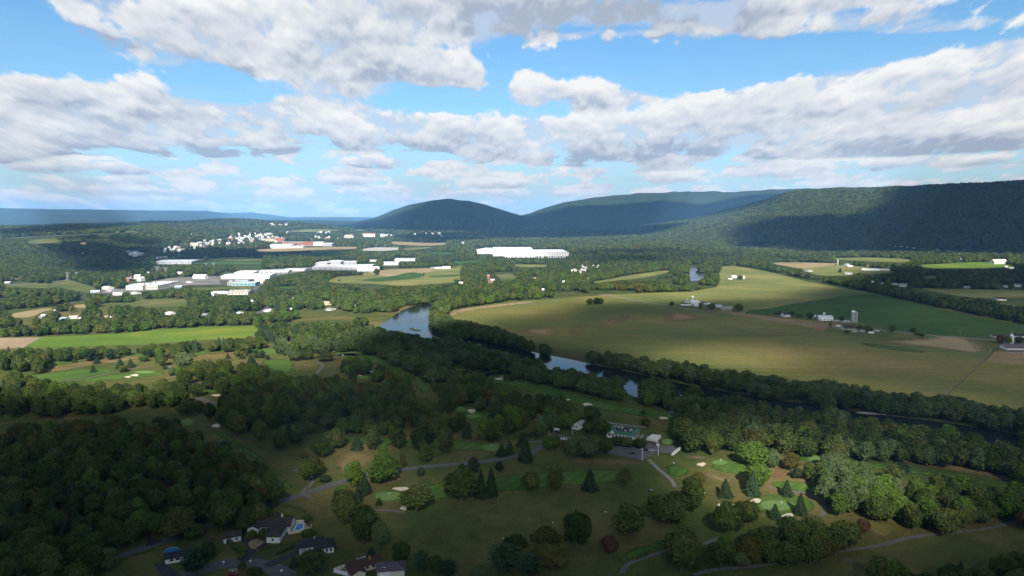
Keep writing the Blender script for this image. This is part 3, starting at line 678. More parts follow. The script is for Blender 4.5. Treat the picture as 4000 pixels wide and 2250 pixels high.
CLEAR.append(Z(5, [(960, 310), (1100, 345), (1300, 390), (1500, 430), (1650, 455), (1850, 500), (2100, 550), (2400, 620), (2576, 660), (2576, 700), (2400, 660), (2230, 625), (2200, 690), (2100, 690), (2050, 610), (1890, 615), (1870, 560), (1790, 590), (1700, 560), (1620, 555), (1530, 520), (1480, 480), (1370, 468), (1200, 410), (1040, 390), (960, 345)]))
CLEAR.append(Z(6, [(0, 890), (250, 935), (500, 985), (800, 1050), (1080, 1075), (1350, 1120), (1600, 1155), (1900, 1185), (2200, 1225), (2576, 1290), (2576, 1400), (2300, 1330), (2200, 1270), (1950, 1240), (1850, 1215), (1650, 1200), (1300, 1160), (1150, 1110), (1000, 1110), (800, 1110), (560, 1040), (500, 1020), (330, 1040), (280, 985), (160, 955), (0, 930)]))
sheet('far_river', Z(13, [(2110, 540), (2118, 500), (2110, 430), (2200, 400), (2300, 420), (2230, 455), (2290, 490), (2250, 530)]), M['water'], .5, 1, clear=False)
CLEAR.append(Z(13, [(2120, 530), (2125, 500), (2118, 425), (2195, 420), (2210, 455), (2270, 480), (2262, 505), (2200, 525)]))
sheet('sand_bar', Z(6, [(1350, 1128), (1440, 1122), (1590, 1142), (1590, 1148), (1440, 1140)]), M['concrete'], .3, 1, clear=False)
sheet('river_bank', Z(12, [(1670, 1285), (1720, 1270), (1770, 1270), (1750, 1290), (1690, 1300)]), M['brightcrop'], .4, 1)
for q in ([(545, 248), (575, 240), (590, 255), (630, 258), (628, 263), (590, 262), (560, 254)], [(465, 268), (500, 265), (520, 282), (505, 284), (480, 274)], [(440, 262), (480, 266), (478, 272), (440, 268)]):
    sheet('river_rocks', Z(5, q), M['ground'], .45, 0, clear=False)
sheet('pond', Z(5, [(210, 562), (260, 552), (310, 556), (300, 575), (240, 575)]), M['water'], .1, 1)
sheet('creek', Z(5, [(1070, 580), (1110, 565), (1200, 560), (1270, 555), (1265, 566), (1150, 575), (1110, 590), (1100, 615), (1078, 610)]), M['water'], .1, 1)
sheet('river_islet', Z(5, [(1015, 365), (1045, 355), (1075, 362), (1060, 375), (1030, 375)]), M['brightcrop'], .4, 1, clear=False)

# --- golf course: mown fairways, greens, bunkers, dry rough
for k, P in [(4, [(0, 420), (350, 380), (620, 385), (560, 400), (300, 425), (100, 460), (0, 470)]), (4, [(0, 505), (300, 480), (650, 440), (830, 440), (840, 465), (600, 505), (390, 545), (200, 545), (0, 560)]),
    (4, [(430, 540), (700, 500), (900, 470), (1100, 455), (1200, 465), (1180, 490), (900, 515), (640, 535)]), (4, [(700, 370), (1000, 330), (1300, 300), (1450, 300), (1250, 340), (950, 380), (760, 395)]),
    (4, [(1250, 330), (1640, 300), (2000, 285), (2350, 300), (2576, 285), (2576, 320), (2250, 320), (2060, 350), (1900, 345), (1640, 330), (1400, 345)]),
    (4, [(1860, 380), (2060, 370), (2150, 400), (2090, 440), (2150, 470), (2000, 470), (1900, 430)]), (4, [(1450, 575), (1700, 565), (1760, 580), (1600, 620), (1500, 625)]),
    (4, [(950, 670), (1060, 650), (1200, 648), (1190, 680), (1000, 690)]), (4, [(0, 760), (160, 750), (180, 790), (0, 830)]), (4, [(590, 700), (800, 690), (790, 715), (600, 725)]),
    (5, [(0, 385), (120, 375), (300, 430), (420, 470), (540, 530), (500, 560), (300, 500), (150, 470), (0, 440)]), (5, [(570, 560), (680, 570), (720, 610), (720, 700), (650, 720), (580, 660)]),
    (5, [(810, 470), (900, 480), (1100, 520), (1250, 550), (1100, 560), (900, 560), (830, 530)]), (5, [(560, 760), (720, 740), (640, 790), (560, 880), (500, 950), (480, 930), (560, 850)]),
    (5, [(1100, 600), (1380, 590), (1420, 610), (1700, 700), (2000, 790), (2300, 830), (2576, 850), (2576, 940), (2350, 900), (2100, 860), (1800, 800), (1500, 730), (1300, 660), (1150, 640)]),
    (5, [(840, 800), (950, 790), (1150, 830), (1150, 880), (1080, 930), (930, 900)]), (2, [(80, 190), (230, 185), (560, 210), (740, 225), (880, 210), (1060, 235), (1330, 250), (1340, 320), (1150, 300), (860, 290), (560, 270), (80, 240)]),
    (2, [(500, 600), (700, 545), (900, 490), (1200, 480), (1500, 450), (1900, 425), (2150, 440), (2200, 490), (2000, 530), (1700, 545), (1500, 570), (1200, 590), (850, 640), (620, 655)]),
    (2, [(2030, 1060), (2150, 1000), (2300, 960), (2420, 920), (2400, 990), (2250, 1040), (2060, 1110)]), (1, [(1500, 140), (1640, 170), (1750, 250), (1900, 350), (2050, 480), (2120, 560), (2050, 600), (1980, 480), (1850, 370), (1650, 240)]),
    (1, [(1900, 110), (2050, 85), (2150, 100), (2160, 150), (2000, 150)]), (2, [(0, 560), (100, 530), (130, 580), (0, 620)]),
    (3, [(380, 360), (520, 355), (640, 430), (580, 470), (440, 460), (300, 420)]), (3, [(740, 520), (900, 505), (1080, 540), (1130, 610), (1000, 600), (860, 580), (760, 560)]), (3, [(780, 270), (1000, 310), (1300, 350), (1600, 400), (1900, 450), (2300, 520), (2576, 560), (2576, 600), (2200, 520), (1700, 450), (1300, 400), (1000, 370), (800, 330)]),
    (3, [(560, 640), (800, 600), (1000, 620), (1100, 700), (1000, 760), (820, 790), (680, 740)]), (3, [(0, 390), (120, 400), (200, 450), (120, 490), (0, 470)])]:
    sheet('fairway', Z(k, P), M['fairway'], .04, 2, clear=False, feather=1.8)
for k, cx, cy, rx, ry in [(2, 398, 622, 98, 33), (2, 1150, 272, 75, 24), (5, 125, 428, 60, 12), (5, 912, 826, 42, 16), (5, 1010, 876, 48, 12), (5, 1240, 594, 52, 10), (5, 2440, 872, 36, 13), (3, 390, 380, 53, 17), (3, 800, 690, 122, 37),
    (1, 1345, 90, 42, 22), (4, 1040, 467, 70, 9), (5, 200, 597, 60, 10), (3, 1080, 356, 50, 18), (4, 2510, 340, 60, 9)]:
    ap = [(cx + rx * 1.22 * math.cos(t), cy + ry * 1.3 * math.sin(t)) for t in np.linspace(0, 2 * math.pi, 28, endpoint=False)]
    sheet('green_apron', Z(k, ap), M['apron'], .07, 0)
    ap = [(cx + rx * math.cos(t) * (1 + .06 * math.sin(3 * t + cx)), cy + ry * math.sin(t) * (1 + .08 * math.cos(2 * t + cy))) for t in np.linspace(0, 2 * math.pi, 32, endpoint=False)]
    sheet('putting_green', Z(k, ap), M['green'], .1, 0)
for k, cx, cy, rx, ry in [(2, 487, 570, 52, 13), (2, 508, 710, 27, 14), (5, 42, 440, 30, 7), (5, 18, 403, 18, 5), (5, 998, 838, 28, 15), (5, 1195, 608, 30, 7), (5, 182, 585, 22, 4), (5, 2438, 847, 34, 9), (5, 2378, 890, 34, 9), (5, 1830, 792, 38, 10), (5, 1690, 757, 15, 5),
    (3, 255, 395, 30, 13), (3, 643, 657, 46, 14), (3, 876, 765, 45, 16), (3, 440, 690, 66, 18), (4, 966, 490, 33, 7), (4, 918, 502, 21, 6), (4, 1555, 634, 30, 8), (1, 1550, 118, 34, 12), (4, 2437, 348, 32, 7), (4, 2393, 312, 38, 6), (4, 1637, 606, 16, 4)]:
    ph = cx * .7
    ap = [(cx + rx * math.cos(t) * (1 + .16 * math.sin(2 * t + ph)), cy + ry * math.sin(t) * (1 + .2 * math.cos(3 * t + ph)) + .12 * ry * math.sin(2 * t)) for t in np.linspace(0, 2 * math.pi, 26, endpoint=False)]
    sheet('sand_bunker', Z(k, ap), M['sand'], .13, 0)
for k, P, mm in [(1, [(1630, 180), (1800, 190), (1900, 240), (1830, 260), (1700, 210)], 'rough'), (2, [(0, 330), (140, 290), (330, 310), (340, 360), (200, 430), (60, 500), (0, 500)], 'rough'), (2, [(250, 450), (500, 460), (560, 520), (400, 560), (270, 550)], 'rough'),
    (2, [(600, 800), (800, 740), (900, 860), (780, 960), (620, 920)], 'faint'), (2, [(1640, 620), (1740, 600), (1730, 640), (1660, 640)], 'dirt'), (2, [(2080, 615), (2210, 605), (2210, 630), (2100, 635)], 'dirt'),
    (3, [(110, 330), (260, 330), (340, 350), (220, 365), (150, 350)], 'dirt'), (3, [(220, 440), (330, 440), (500, 500), (560, 540), (480, 550), (300, 510)], 'rough'), (3, [(750, 420), (860, 405), (900, 480), (820, 505), (750, 500)], 'dirt2'),
    (3, [(640, 600), (740, 580), (760, 620), (680, 640)], 'rough'), (3, [(1170, 1040), (1350, 1060), (1460, 1080), (1380, 1115), (1250, 1100)], 'dirt'), (3, [(1220, 705), (1450, 760), (1700, 830), (1850, 860), (1600, 940), (1380, 985), (1450, 880), (1300, 770)], 'olive'),
    (3, [(400, 205), (800, 240), (1100, 275), (1500, 320), (2000, 380), (2576, 480), (2576, 540), (2000, 430), (1400, 350), (900, 300), (600, 250)], 'rough'), (4, [(190, 455), (500, 400), (900, 350), (1050, 345), (1000, 380), (650, 425), (300, 480)], 'rough'),
    (4, [(810, 450), (900, 425), (1050, 415), (1080, 430), (900, 450)], 'rough'), (4, [(380, 800), (520, 780), (680, 770), (660, 790), (500, 830), (380, 830)], 'rough'), (4, [(2300, 850), (2450, 870), (2576, 900), (2576, 915), (2400, 885)], 'dirt'), (4, [(1400, 330), (1640, 310), (1900, 320), (1600, 345)], 'rough'),
    (5, [(350, 690), (470, 650), (590, 630), (590, 690), (480, 695)], 'rough'), (5, [(1430, 845), (1520, 840), (1530, 860), (1480, 900), (1440, 900)], 'dirt'), (2, [(900, 180), (1200, 205), (1330, 235), (1100, 230), (880, 215)], 'rough'), (2, [(1640, 340), (2000, 330), (2300, 370), (2200, 420), (1700, 400)], 'rough')]:
    mm = {'dirt2': 'soilpatch', 'olive': 'softmeadow'}.get(mm, mm)
    sheet('dry_rough', Z(k, P), M[mm], .055, 2, clear=False, feather=22.0 if mm == 'faint' else 7.0)
# cart paths, roads, car park
strip('cart_path', Z(1, [(2110, 432), (2160, 455), (2240, 462), (2265, 495), (2235, 545), (2180, 580), (2170, 605), (2250, 645)]), 2.0, M['cartpath'], .16)
strip('cart_path', Z(2, [(190, 750), (300, 725), (400, 722), (520, 742)]), 2, M['cartpath'], .16)
strip('cart_path', Z(3, [(735, 560), (910, 590), (1030, 605), (1110, 640), (1150, 700), (1140, 740), (1110, 770)]), 2.0, M['cartpath'], .16)
strip('cart_path', Z(3, [(200, 1190), (350, 1150), (620, 1135), (900, 1085), (1100, 1040), (1300, 1015), (1550, 980), (1750, 920), (2000, 890), (2300, 865), (2576, 790), (2700, 760)]), 2.0, M['cartpath'], .16)
strip('cart_path', Z(2, [(2080, 1180), (2100, 1130), (2180, 1085), (2380, 1020), (2480, 990)]) + Z(3, [(220, 985), (380, 930)]), 2.0, M['cartpath'], .16)
strip('cart_path', Z(2, [(2270, 360), (2340, 430), (2440, 510), (2460, 560)]), 2, M['gravel'], .16)
strip('cart_path', Z(4, [(380, 548), (650, 505), (860, 462), (1050, 430), (1110, 428)]), 2.0, M['cartpath'], .16)
strip('cart_path', Z(4, [(1200, 420), (1230, 460), (1260, 490), (1330, 525), (1400, 545), (1450, 555)]), 5, M['cartpath'], .16)
strip('cart_path', Z(4, [(1420, 655), (1500, 680), (1570, 700), (1605, 730), (1590, 765)]), 5, M['cartpath'], .16)
strip('cart_path', Z(4, [(2275, 395), (2320, 410), (2320, 435), (2285, 460), (2280, 480)]), 3, M['cartpath'], .16)
strip('cart_path', Z(5, [(450, 695), (470, 665), (530, 650), (580, 632)]), 5, M['cartpath'], .16)
strip('cart_path', Z(2, [(1320, 235), (1450, 232), (1530, 232)]), 2.5, M['cartpath'], .17)
strip('cart_path', Z(2, [(690, 175), (760, 155), (830, 130), (880, 122)]), 2.5, M['cartpath'], .17)
strip('cart_path', Z(5, [(1760, 905), (1900, 915), (2100, 940), (2250, 960)]), 3, M['gravel'], .17)
strip('road', Z(1, [(860, 1060), (1000, 1010), (1240, 925), (1420, 860), (1500, 830), (1700, 740), (1930, 690), (2150, 620), (2300, 570), (2380, 545), (2500, 505)]) + Z(2, [(110, 510), (250, 465), (540, 425), (800, 400), (1000, 385), (1300, 345), (1430, 310), (1500, 270), (1560, 225)]), 4.2, M['asphalt'], .14, 2)
strip('road', Z(1, [(1300, 1196), (1480, 1150), (1560, 1120), (1700, 1100), (1850, 1110), (1980, 1150), (2080, 1200)]), 6.5, M['asphalt'], .14)
sheet('car_park', Z(22, [(380, 420), (560, 440), (760, 490), (700, 560), (900, 600), (1270, 570), (1400, 560), (1800, 560), (2200, 590), (2240, 640), (2140, 700), (1930, 705), (1740, 805), (1280, 720), (1000, 690), (620, 560), (560, 520), (380, 480)]), M['asphalt'], .18, 0)
sheet('clubhouse_terrace', Z(22, [(1780, 440), (1990, 450), (2020, 490), (1930, 555), (1760, 540)]), M['asphalt'], .22, 0)
sheet('lawn', Z(22, [(2000, 520), (2060, 500), (2170, 515), (2200, 545), (2120, 590), (2020, 575)]), M['green'], .24, 1)
sheet('lawn', Z(22, [(1850, 380), (2000, 400), (2250, 420), (2240, 490), (2080, 480), (1990, 440)]), M['apron'], .2, 0)
sheet('lawn', Z(21, [(160, 560), (500, 480), (640, 350), (560, 280), (360, 220), (60, 320), (200, 400), (540, 520)]), M['lawn'], .08, 1)
sheet('lawn', Z(21, [(860, 500), (900, 420), (1100, 330), (1350, 300), (1420, 350), (1200, 440), (1020, 520)]), M['lawn'], .08, 1)
sheet('lawn', Z(21, [(1450, 420), (1700, 330), (1980, 420), (1700, 560), (1600, 640), (1250, 620), (1100, 560)]), M['lawn'], .08, 1)
sheet('driveway', Z(21, [(760, 280), (860, 265), (960, 225), (1110, 235), (1105, 300), (1010, 350), (950, 390), (880, 450), (830, 520), (750, 510), (820, 430), (840, 350)]), M['drive'], .17, 1)
sheet('lawn', Z(21, [(848, 320), (880, 285), (960, 265), (1030, 275), (1020, 300), (930, 370), (890, 380), (855, 350)]), M['tanland'], .2, 1)
sheet('driveway', Z(21, [(1005, 530), (1060, 500), (1380, 375), (1440, 385), (1300, 450), (1110, 545), (1040, 560)]), M['drive'], .15, 0)
sheet('driveway', Z(1, [(1105, 1110), (1180, 1100), (1260, 1160), (1290, 1230), (1180, 1230)]), M['drive'], .16, 0)
sheet('parking_pad', Z(1, [(1065, 925), (1175, 942), (1110, 975), (1045, 985)]), M['drive'], .19, 0)
# ------------------------------------------------------------------ foliage meshes
def cards(P, Nr, size, r, aspect=1.0, along=None):
    n = len(P)
    Nr = Nr + r.normal(0, .45, (n, 3)); Nr /= np.linalg.norm(Nr, axis=1)[:, None] + 1e-9
    t = np.cross(Nr, r.normal(0, 1, (n, 3))) if along is None else along - Nr * (along * Nr).sum(1)[:, None]
    t /= np.linalg.norm(t, axis=1)[:, None] + 1e-9
    b = np.cross(Nr, t)
    s = (size * r.uniform(.65, 1.3, n))[:, None]
    t = t * s * aspect; b = b * s
    # five-cornered leaf clump, slightly folded
    c0 = P - t * .5 - b * .35; c1 = P - t * .1 + b * .5; c2 = P + t * .55 + b * .1; c3 = P + t * .15 - b * .5
    c1 = c1 + Nr * s * .15; c3 = c3 + Nr * s * .12
    V = np.stack([c0, c3, c2, c1], 1).reshape(-1, 3)
    return V, np.arange(n * 4).reshape(n, 4)
def ico(c, r, sub=1):
    bm = bmesh.new(); bmesh.ops.create_icosphere(bm, subdivisions=sub, radius=1)
    V = np.array([v.co[:] for v in bm.verts]) * r + c; Fc = np.array([[v.index for v in f.verts] for f in bm.faces]); bm.free()
    return V, Fc
def join(parts):
    VV, FF, CC, o = [], [], [], 0
    for V, Fc, c in parts:
        if Fc.shape[1] == 3: Fc = np.column_stack([Fc, Fc[:, 2]])
        VV.append(V); FF.append(Fc + o); CC.append(np.broadcast_to(c, (len(V),)) if np.ndim(c) == 0 else c); o += len(V)
    return np.concatenate(VV), np.concatenate(FF), np.concatenate(CC)
def poly_mesh(name, parts, mats, mis=None):
    V, Fc, C = join(parts)
    me = bpy.data.meshes.new(name)
    me.from_pydata([tuple(v) for v in V], [], [tuple(f) if f[2] != f[3] else tuple(f[:3]) for f in Fc.tolist()])
    for m in mats: me.materials.append(m)
    a = me.attributes.new('clump', 'FLOAT', 'POINT'); a.data.foreach_set('value', C.astype(np.float32))
    if mis is not None:
        k = np.concatenate([np.full(len(p[1]), i) for p, i in zip(parts, mis)]).astype(np.int32); me.polygons.foreach_set('material_index', k)
    me.update(); return me
def broad(seed, n=2300, size=.75, w=10, h=11, z0=2.2, nl=11, top=.0):
    nl = int(nl * 1.5)
    """rounded crown of leaf clumps on overlapping lobes; width w, from z0 up to h"""
    r = np.random.default_rng(seed)
    zc = (z0 + h) / 2; hz_ = (h - z0) / 2
    lob = []
    for i in range(nl):
        lr = r.uniform(.12, .25) * w
        d = r.normal(0, 1, 3); d /= np.linalg.norm(d); rad = r.uniform(.45, 1.18)
        zz = d[2] * rad
        prof = 1 - top * max(0, zz)              # narrower towards the top
        c = np.array([d[0] * rad * (w / 2 - lr) * prof, d[1] * rad * (w / 2 - lr) * prof, zc + zz * max(.3, hz_ - lr)])
        lob.append((c, lr))
    lob.append((np.array([0, 0, zc - .05 * h]), min(w, h - z0) * .34)); lob.append((np.array([0, 0, zc + hz_ * .45]), w * .24))
    P, Nn, C = [], [], []
    wts = np.array([l[1] ** 2 for l in lob]); wts /= wts.sum()
    for i, (c, lr) in enumerate(lob):
        k = int(n * 1.8 * wts[i])
        d = r.normal(0, 1, (k, 3)); d[:, 2] += .25; d /= np.linalg.norm(d, axis=1)[:, None]
        p = c + d * lr * (r.uniform(.62, 1.22, k))[:, None]
        keep = np.ones(k, bool)
        for j, (c2, l2) in enumerate(lob):
            if j != i: keep &= np.linalg.norm(p - c2, axis=1) > l2 * .72
        P.append(p[keep]); Nn.append(d[keep] + np.array([0, 0, .2])); C.append(np.clip(r.uniform(.1, .9) + r.uniform(-.28, .28, keep.sum()), 0, 1))
    P = np.concatenate(P); Nn = np.concatenate(Nn); C = np.concatenate(C)
    if len(P) > n: s = r.choice(len(P), n, False); P, Nn, C = P[s], Nn[s], C[s]
    V, Fc = cards(P, Nn, size, r, 1.15)
    parts = [(V, Fc, np.repeat(C, 4))]
    for c, lr in lob:
        v, f = ico(c, lr * .66, 1); v = v + r.normal(0, lr * .05, v.shape); parts.append((v, f, .35))
    return parts
def cone(seed, n=1500, size=.7, w=6, h=13, z0=.8, droop=.25, power=.85):
    r = np.random.default_rng(seed)
    t = r.uniform(0, 1, n) ** 1.35; ang = r.uniform(0, 2 * math.pi, n)
    nw = 13
    tier = .82 + .18 * np.cos(t * nw * 2 * math.pi)
    lobe = 1 + .12 * np.sin(ang * 5 + t * 9) + .08 * np.sin(ang * 3 - 4 * t)
    Rr = w / 2 * (1 - t) ** power * tier * lobe + .12
    q = np.sqrt(r.uniform(.25, 1, n)); rr = Rr * q
    z = z0 + t * (h - z0) - droop * rr * .6
    P = np.stack([rr * np.cos(ang), rr * np.sin(ang), z], 1)
    d = np.stack([np.cos(ang), np.sin(ang), np.full(n, -droop * .6)], 1)
    Nn = np.stack([np.cos(ang) * .55, np.sin(ang) * .55, np.full(n, .8)], 1)
    V, Fc = cards(P, Nn, size * (1 - .45 * t), r, 1.5, d)
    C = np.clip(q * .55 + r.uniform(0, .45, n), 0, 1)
    k = 12; zz = [z0 + .3, z0 + (h - z0) * .4, z0 + (h - z0) * .75, h * .97]; rrs = [w * .33, w * .24, w * .12, .03]
    a = np.linspace(0, 2 * math.pi, k, endpoint=False)
    cv = np.concatenate([np.stack([np.cos(a) * R_, np.sin(a) * R_, np.full(k, z_)], 1) for z_, R_ in zip(zz, rrs)])
    cf = np.array([[i * k + j, i * k + (j + 1) % k, (i + 1) * k + (j + 1) % k, (i + 1) * k + j] for i in range(3) for j in range(k)])
    return [(V, Fc, np.repeat(C, 4)), (cv, cf, .2)]
def pine(seed, n=1700, size=.6, w=9, h=14, z0=2.5):
    """white pine: flat plumes of needles in irregular tiers"""
    r = np.random.default_rng(seed); parts = []; P, Nn, C = [], [], []
    tiers = 9
    for i in range(tiers):
        t = i / (tiers - 1); z = z0 + (h - z0) * t * .95
        Rr = w / 2 * (math.sin(math.pi * min(.97, .22 + .75 * t)) ** .7) * r.uniform(.8, 1.12)
        nb = r.integers(5, 8)
        for b in range(nb):
            a = 2 * math.pi * b / nb + r.uniform(-.4, .4); L_ = Rr * r.uniform(.7, 1.1); k = int(n / tiers / 6)
            s = r.uniform(.25, 1, k); off = r.normal(0, .11 * L_ + .2, (k, 3)); off[:, 2] *= .35
            p = np.stack([np.cos(a) * L_ * s, np.sin(a) * L_ * s, z + .22 * L_ * s], 1) + off
            P.append(p); Nn.append(np.tile([0.15 * math.cos(a), .15 * math.sin(a), 1.0], (k, 1))); C.append(np.clip(r.uniform(.15, .85) + r.uniform(-.2, .2, k), 0, 1))
    P = np.concatenate(P); Nn = np.concatenate(Nn); C = np.concatenate(C)
    V, Fc = cards(P, Nn, size, r, 1.4)
    parts = [(V, Fc, np.repeat(C, 4))]
    for i in range(4):
        v, f = ico(np.array([0, 0, z0 + (h - z0) * (.18 + .2 * i)]), w * (.24 - .04 * i), 1); v[:, 2] = (v[:, 2] - v[:, 2].mean()) * .8 + v[:, 2].mean(); parts.append((v, f, .2))
    return parts
def tube(p, q, r0, r1, k=7):
    p = np.array(p, float); q = np.array(q, float); d = q - p; d /= np.linalg.norm(d)
    u = np.cross(d, [0.31, .2, .93]); u /= np.linalg.norm(u) + 1e-9; v = np.cross(d, u)
    a = np.linspace(0, 2 * math.pi, k, endpoint=False)
    ring = np.cos(a)[:, None] * u + np.sin(a)[:, None] * v
    V = np.concatenate([p + ring * r0, q + ring * r1])
    return V, np.array([[j, (j + 1) % k, k + (j + 1) % k, k + j] for j in range(k)])
def trunk_parts(seed, h, r0, w, z0, limbs=6):
    r = np.random.default_rng(seed); parts = []
    pts = [np.array([0, 0, -.4])]; n = 4
    for i in range(1, n + 1): pts.append(np.array([r.normal(0, .12), r.normal(0, .12), h * .72 * i / n]))
    for i in range(n): parts.append((*tube(pts[i], pts[i + 1], r0 * (1 - .2 * i) * (1.35 if i == 0 else 1), r0 * (1 - .2 * (i + 1))), .5))
    for i in range(limbs):
        z = z0 + (h * .62 - z0) * i / limbs; a = i * 2.4 + r.uniform(-.3, .3); L_ = w * r.uniform(.25, .4) * (1 - .4 * i / limbs)
        parts.append((*tube((0, 0, z), (math.cos(a) * L_, math.sin(a) * L_, z + L_ * .8), r0 * .42, r0 * .12, 5), .5))
    return parts
# ---- kinds: nominal width, height, crown parts, trunk parts
KIND = {}
def kind(name, w, h, cparts, tparts, leaf):
    KIND[name] = (w, h, poly_mesh('crown', cparts, [M[leaf]]), poly_mesh('trunk', tparts, [M['bark']]))
BR = [broad(11, w=10, h=11, z0=1.2), broad(12, w=10, h=12.5, z0=1.4, nl=13, top=.35), broad(13, w=10, h=9, z0=1.0, nl=12), broad(14, w=10, h=11.5, z0=1.6, nl=9, top=.2), broad(15, w=10, h=10.5, z0=1.2, nl=15)]
HT = [11, 12.5, 9, 11.5, 10.5]
TR = [trunk_parts(20 + i, HT[i], .32, 10, 1.8) for i in range(5)]
for i in range(5): kind('leaf%d' % i, 10, HT[i], BR[i], TR[i], 'leaf')
for nm in ('bright', 'silver', 'olive', 'russet'):
    for i in range(2): kind(nm + str(i), 10, HT[i + 1], BR[i + 1], TR[i + 1], nm)
OV = broad(31, n=2200, size=.62, w=7, h=13, z0=.8, nl=13, top=.55); OVT = trunk_parts(41, 13, .3, 7, 1.2)
kind('oval0', 7, 13, OV, OVT, 'leaf'); kind('ovalbright0', 7, 13, OV, OVT, 'bright')
SP = broad(51, n=650, size=.6, w=9, h=10, z0=2, nl=8)[:1]; kind('sparse0', 9, 10, SP, trunk_parts(52, 12, .26, 10, 1.6, 10), 'olive')
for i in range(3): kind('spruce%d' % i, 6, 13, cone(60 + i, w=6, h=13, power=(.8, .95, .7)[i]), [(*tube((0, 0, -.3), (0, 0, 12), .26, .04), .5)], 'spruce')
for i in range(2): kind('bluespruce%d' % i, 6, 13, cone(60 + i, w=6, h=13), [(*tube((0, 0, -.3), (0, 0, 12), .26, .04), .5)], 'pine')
for i in range(2): kind('pine%d' % i, 9, 14, pine(70 + i), [(*tube((0, 0, -.3), (0, 0, 13), .3, .06), .5)], 'pine')
kind('egg0', 6, 8, broad(81, n=1800, size=.5, w=6, h=8, z0=.2, nl=12, top=.5), [(*tube((0, 0, -.3), (0, 0, 5), .22, .1), .5)], 'spruce')
NV = {'leaf': 5, 'bright': 2, 'silver': 2, 'olive': 2, 'russet': 2, 'oval': 1, 'ovalbright': 1, 'sparse': 1, 'spruce': 3, 'bluespruce': 2, 'pine': 2, 'egg': 1}
NAMES = {'leaf': 'broadleaf_tree', 'bright': 'broadleaf_tree', 'silver': 'broadleaf_tree', 'olive': 'broadleaf_tree', 'russet': 'broadleaf_tree', 'oval': 'broadleaf_tree', 'ovalbright': 'broadleaf_tree', 'sparse': 'broadleaf_tree',
         'spruce': 'spruce_tree', 'bluespruce': 'spruce_tree', 'pine': 'pine_tree', 'egg': 'broadleaf_tree'}
TREE_XY = []
def plant(kd, x, y, z, w, h, label, group=None, proto=None):
    v = kd + str(random.randrange(NV[kd])); W, H, cm, tm = KIND[v]
    t = empty(NAMES[kd], (x, y, z), random.uniform(0, 6.28), label, 'tree', group)
    t.scale = (w / W, w / W, h / H)
    link('crown', cm, t); link('trunk', tm, t)
    TREE_XY.append((x, y, w / 2))
    return t
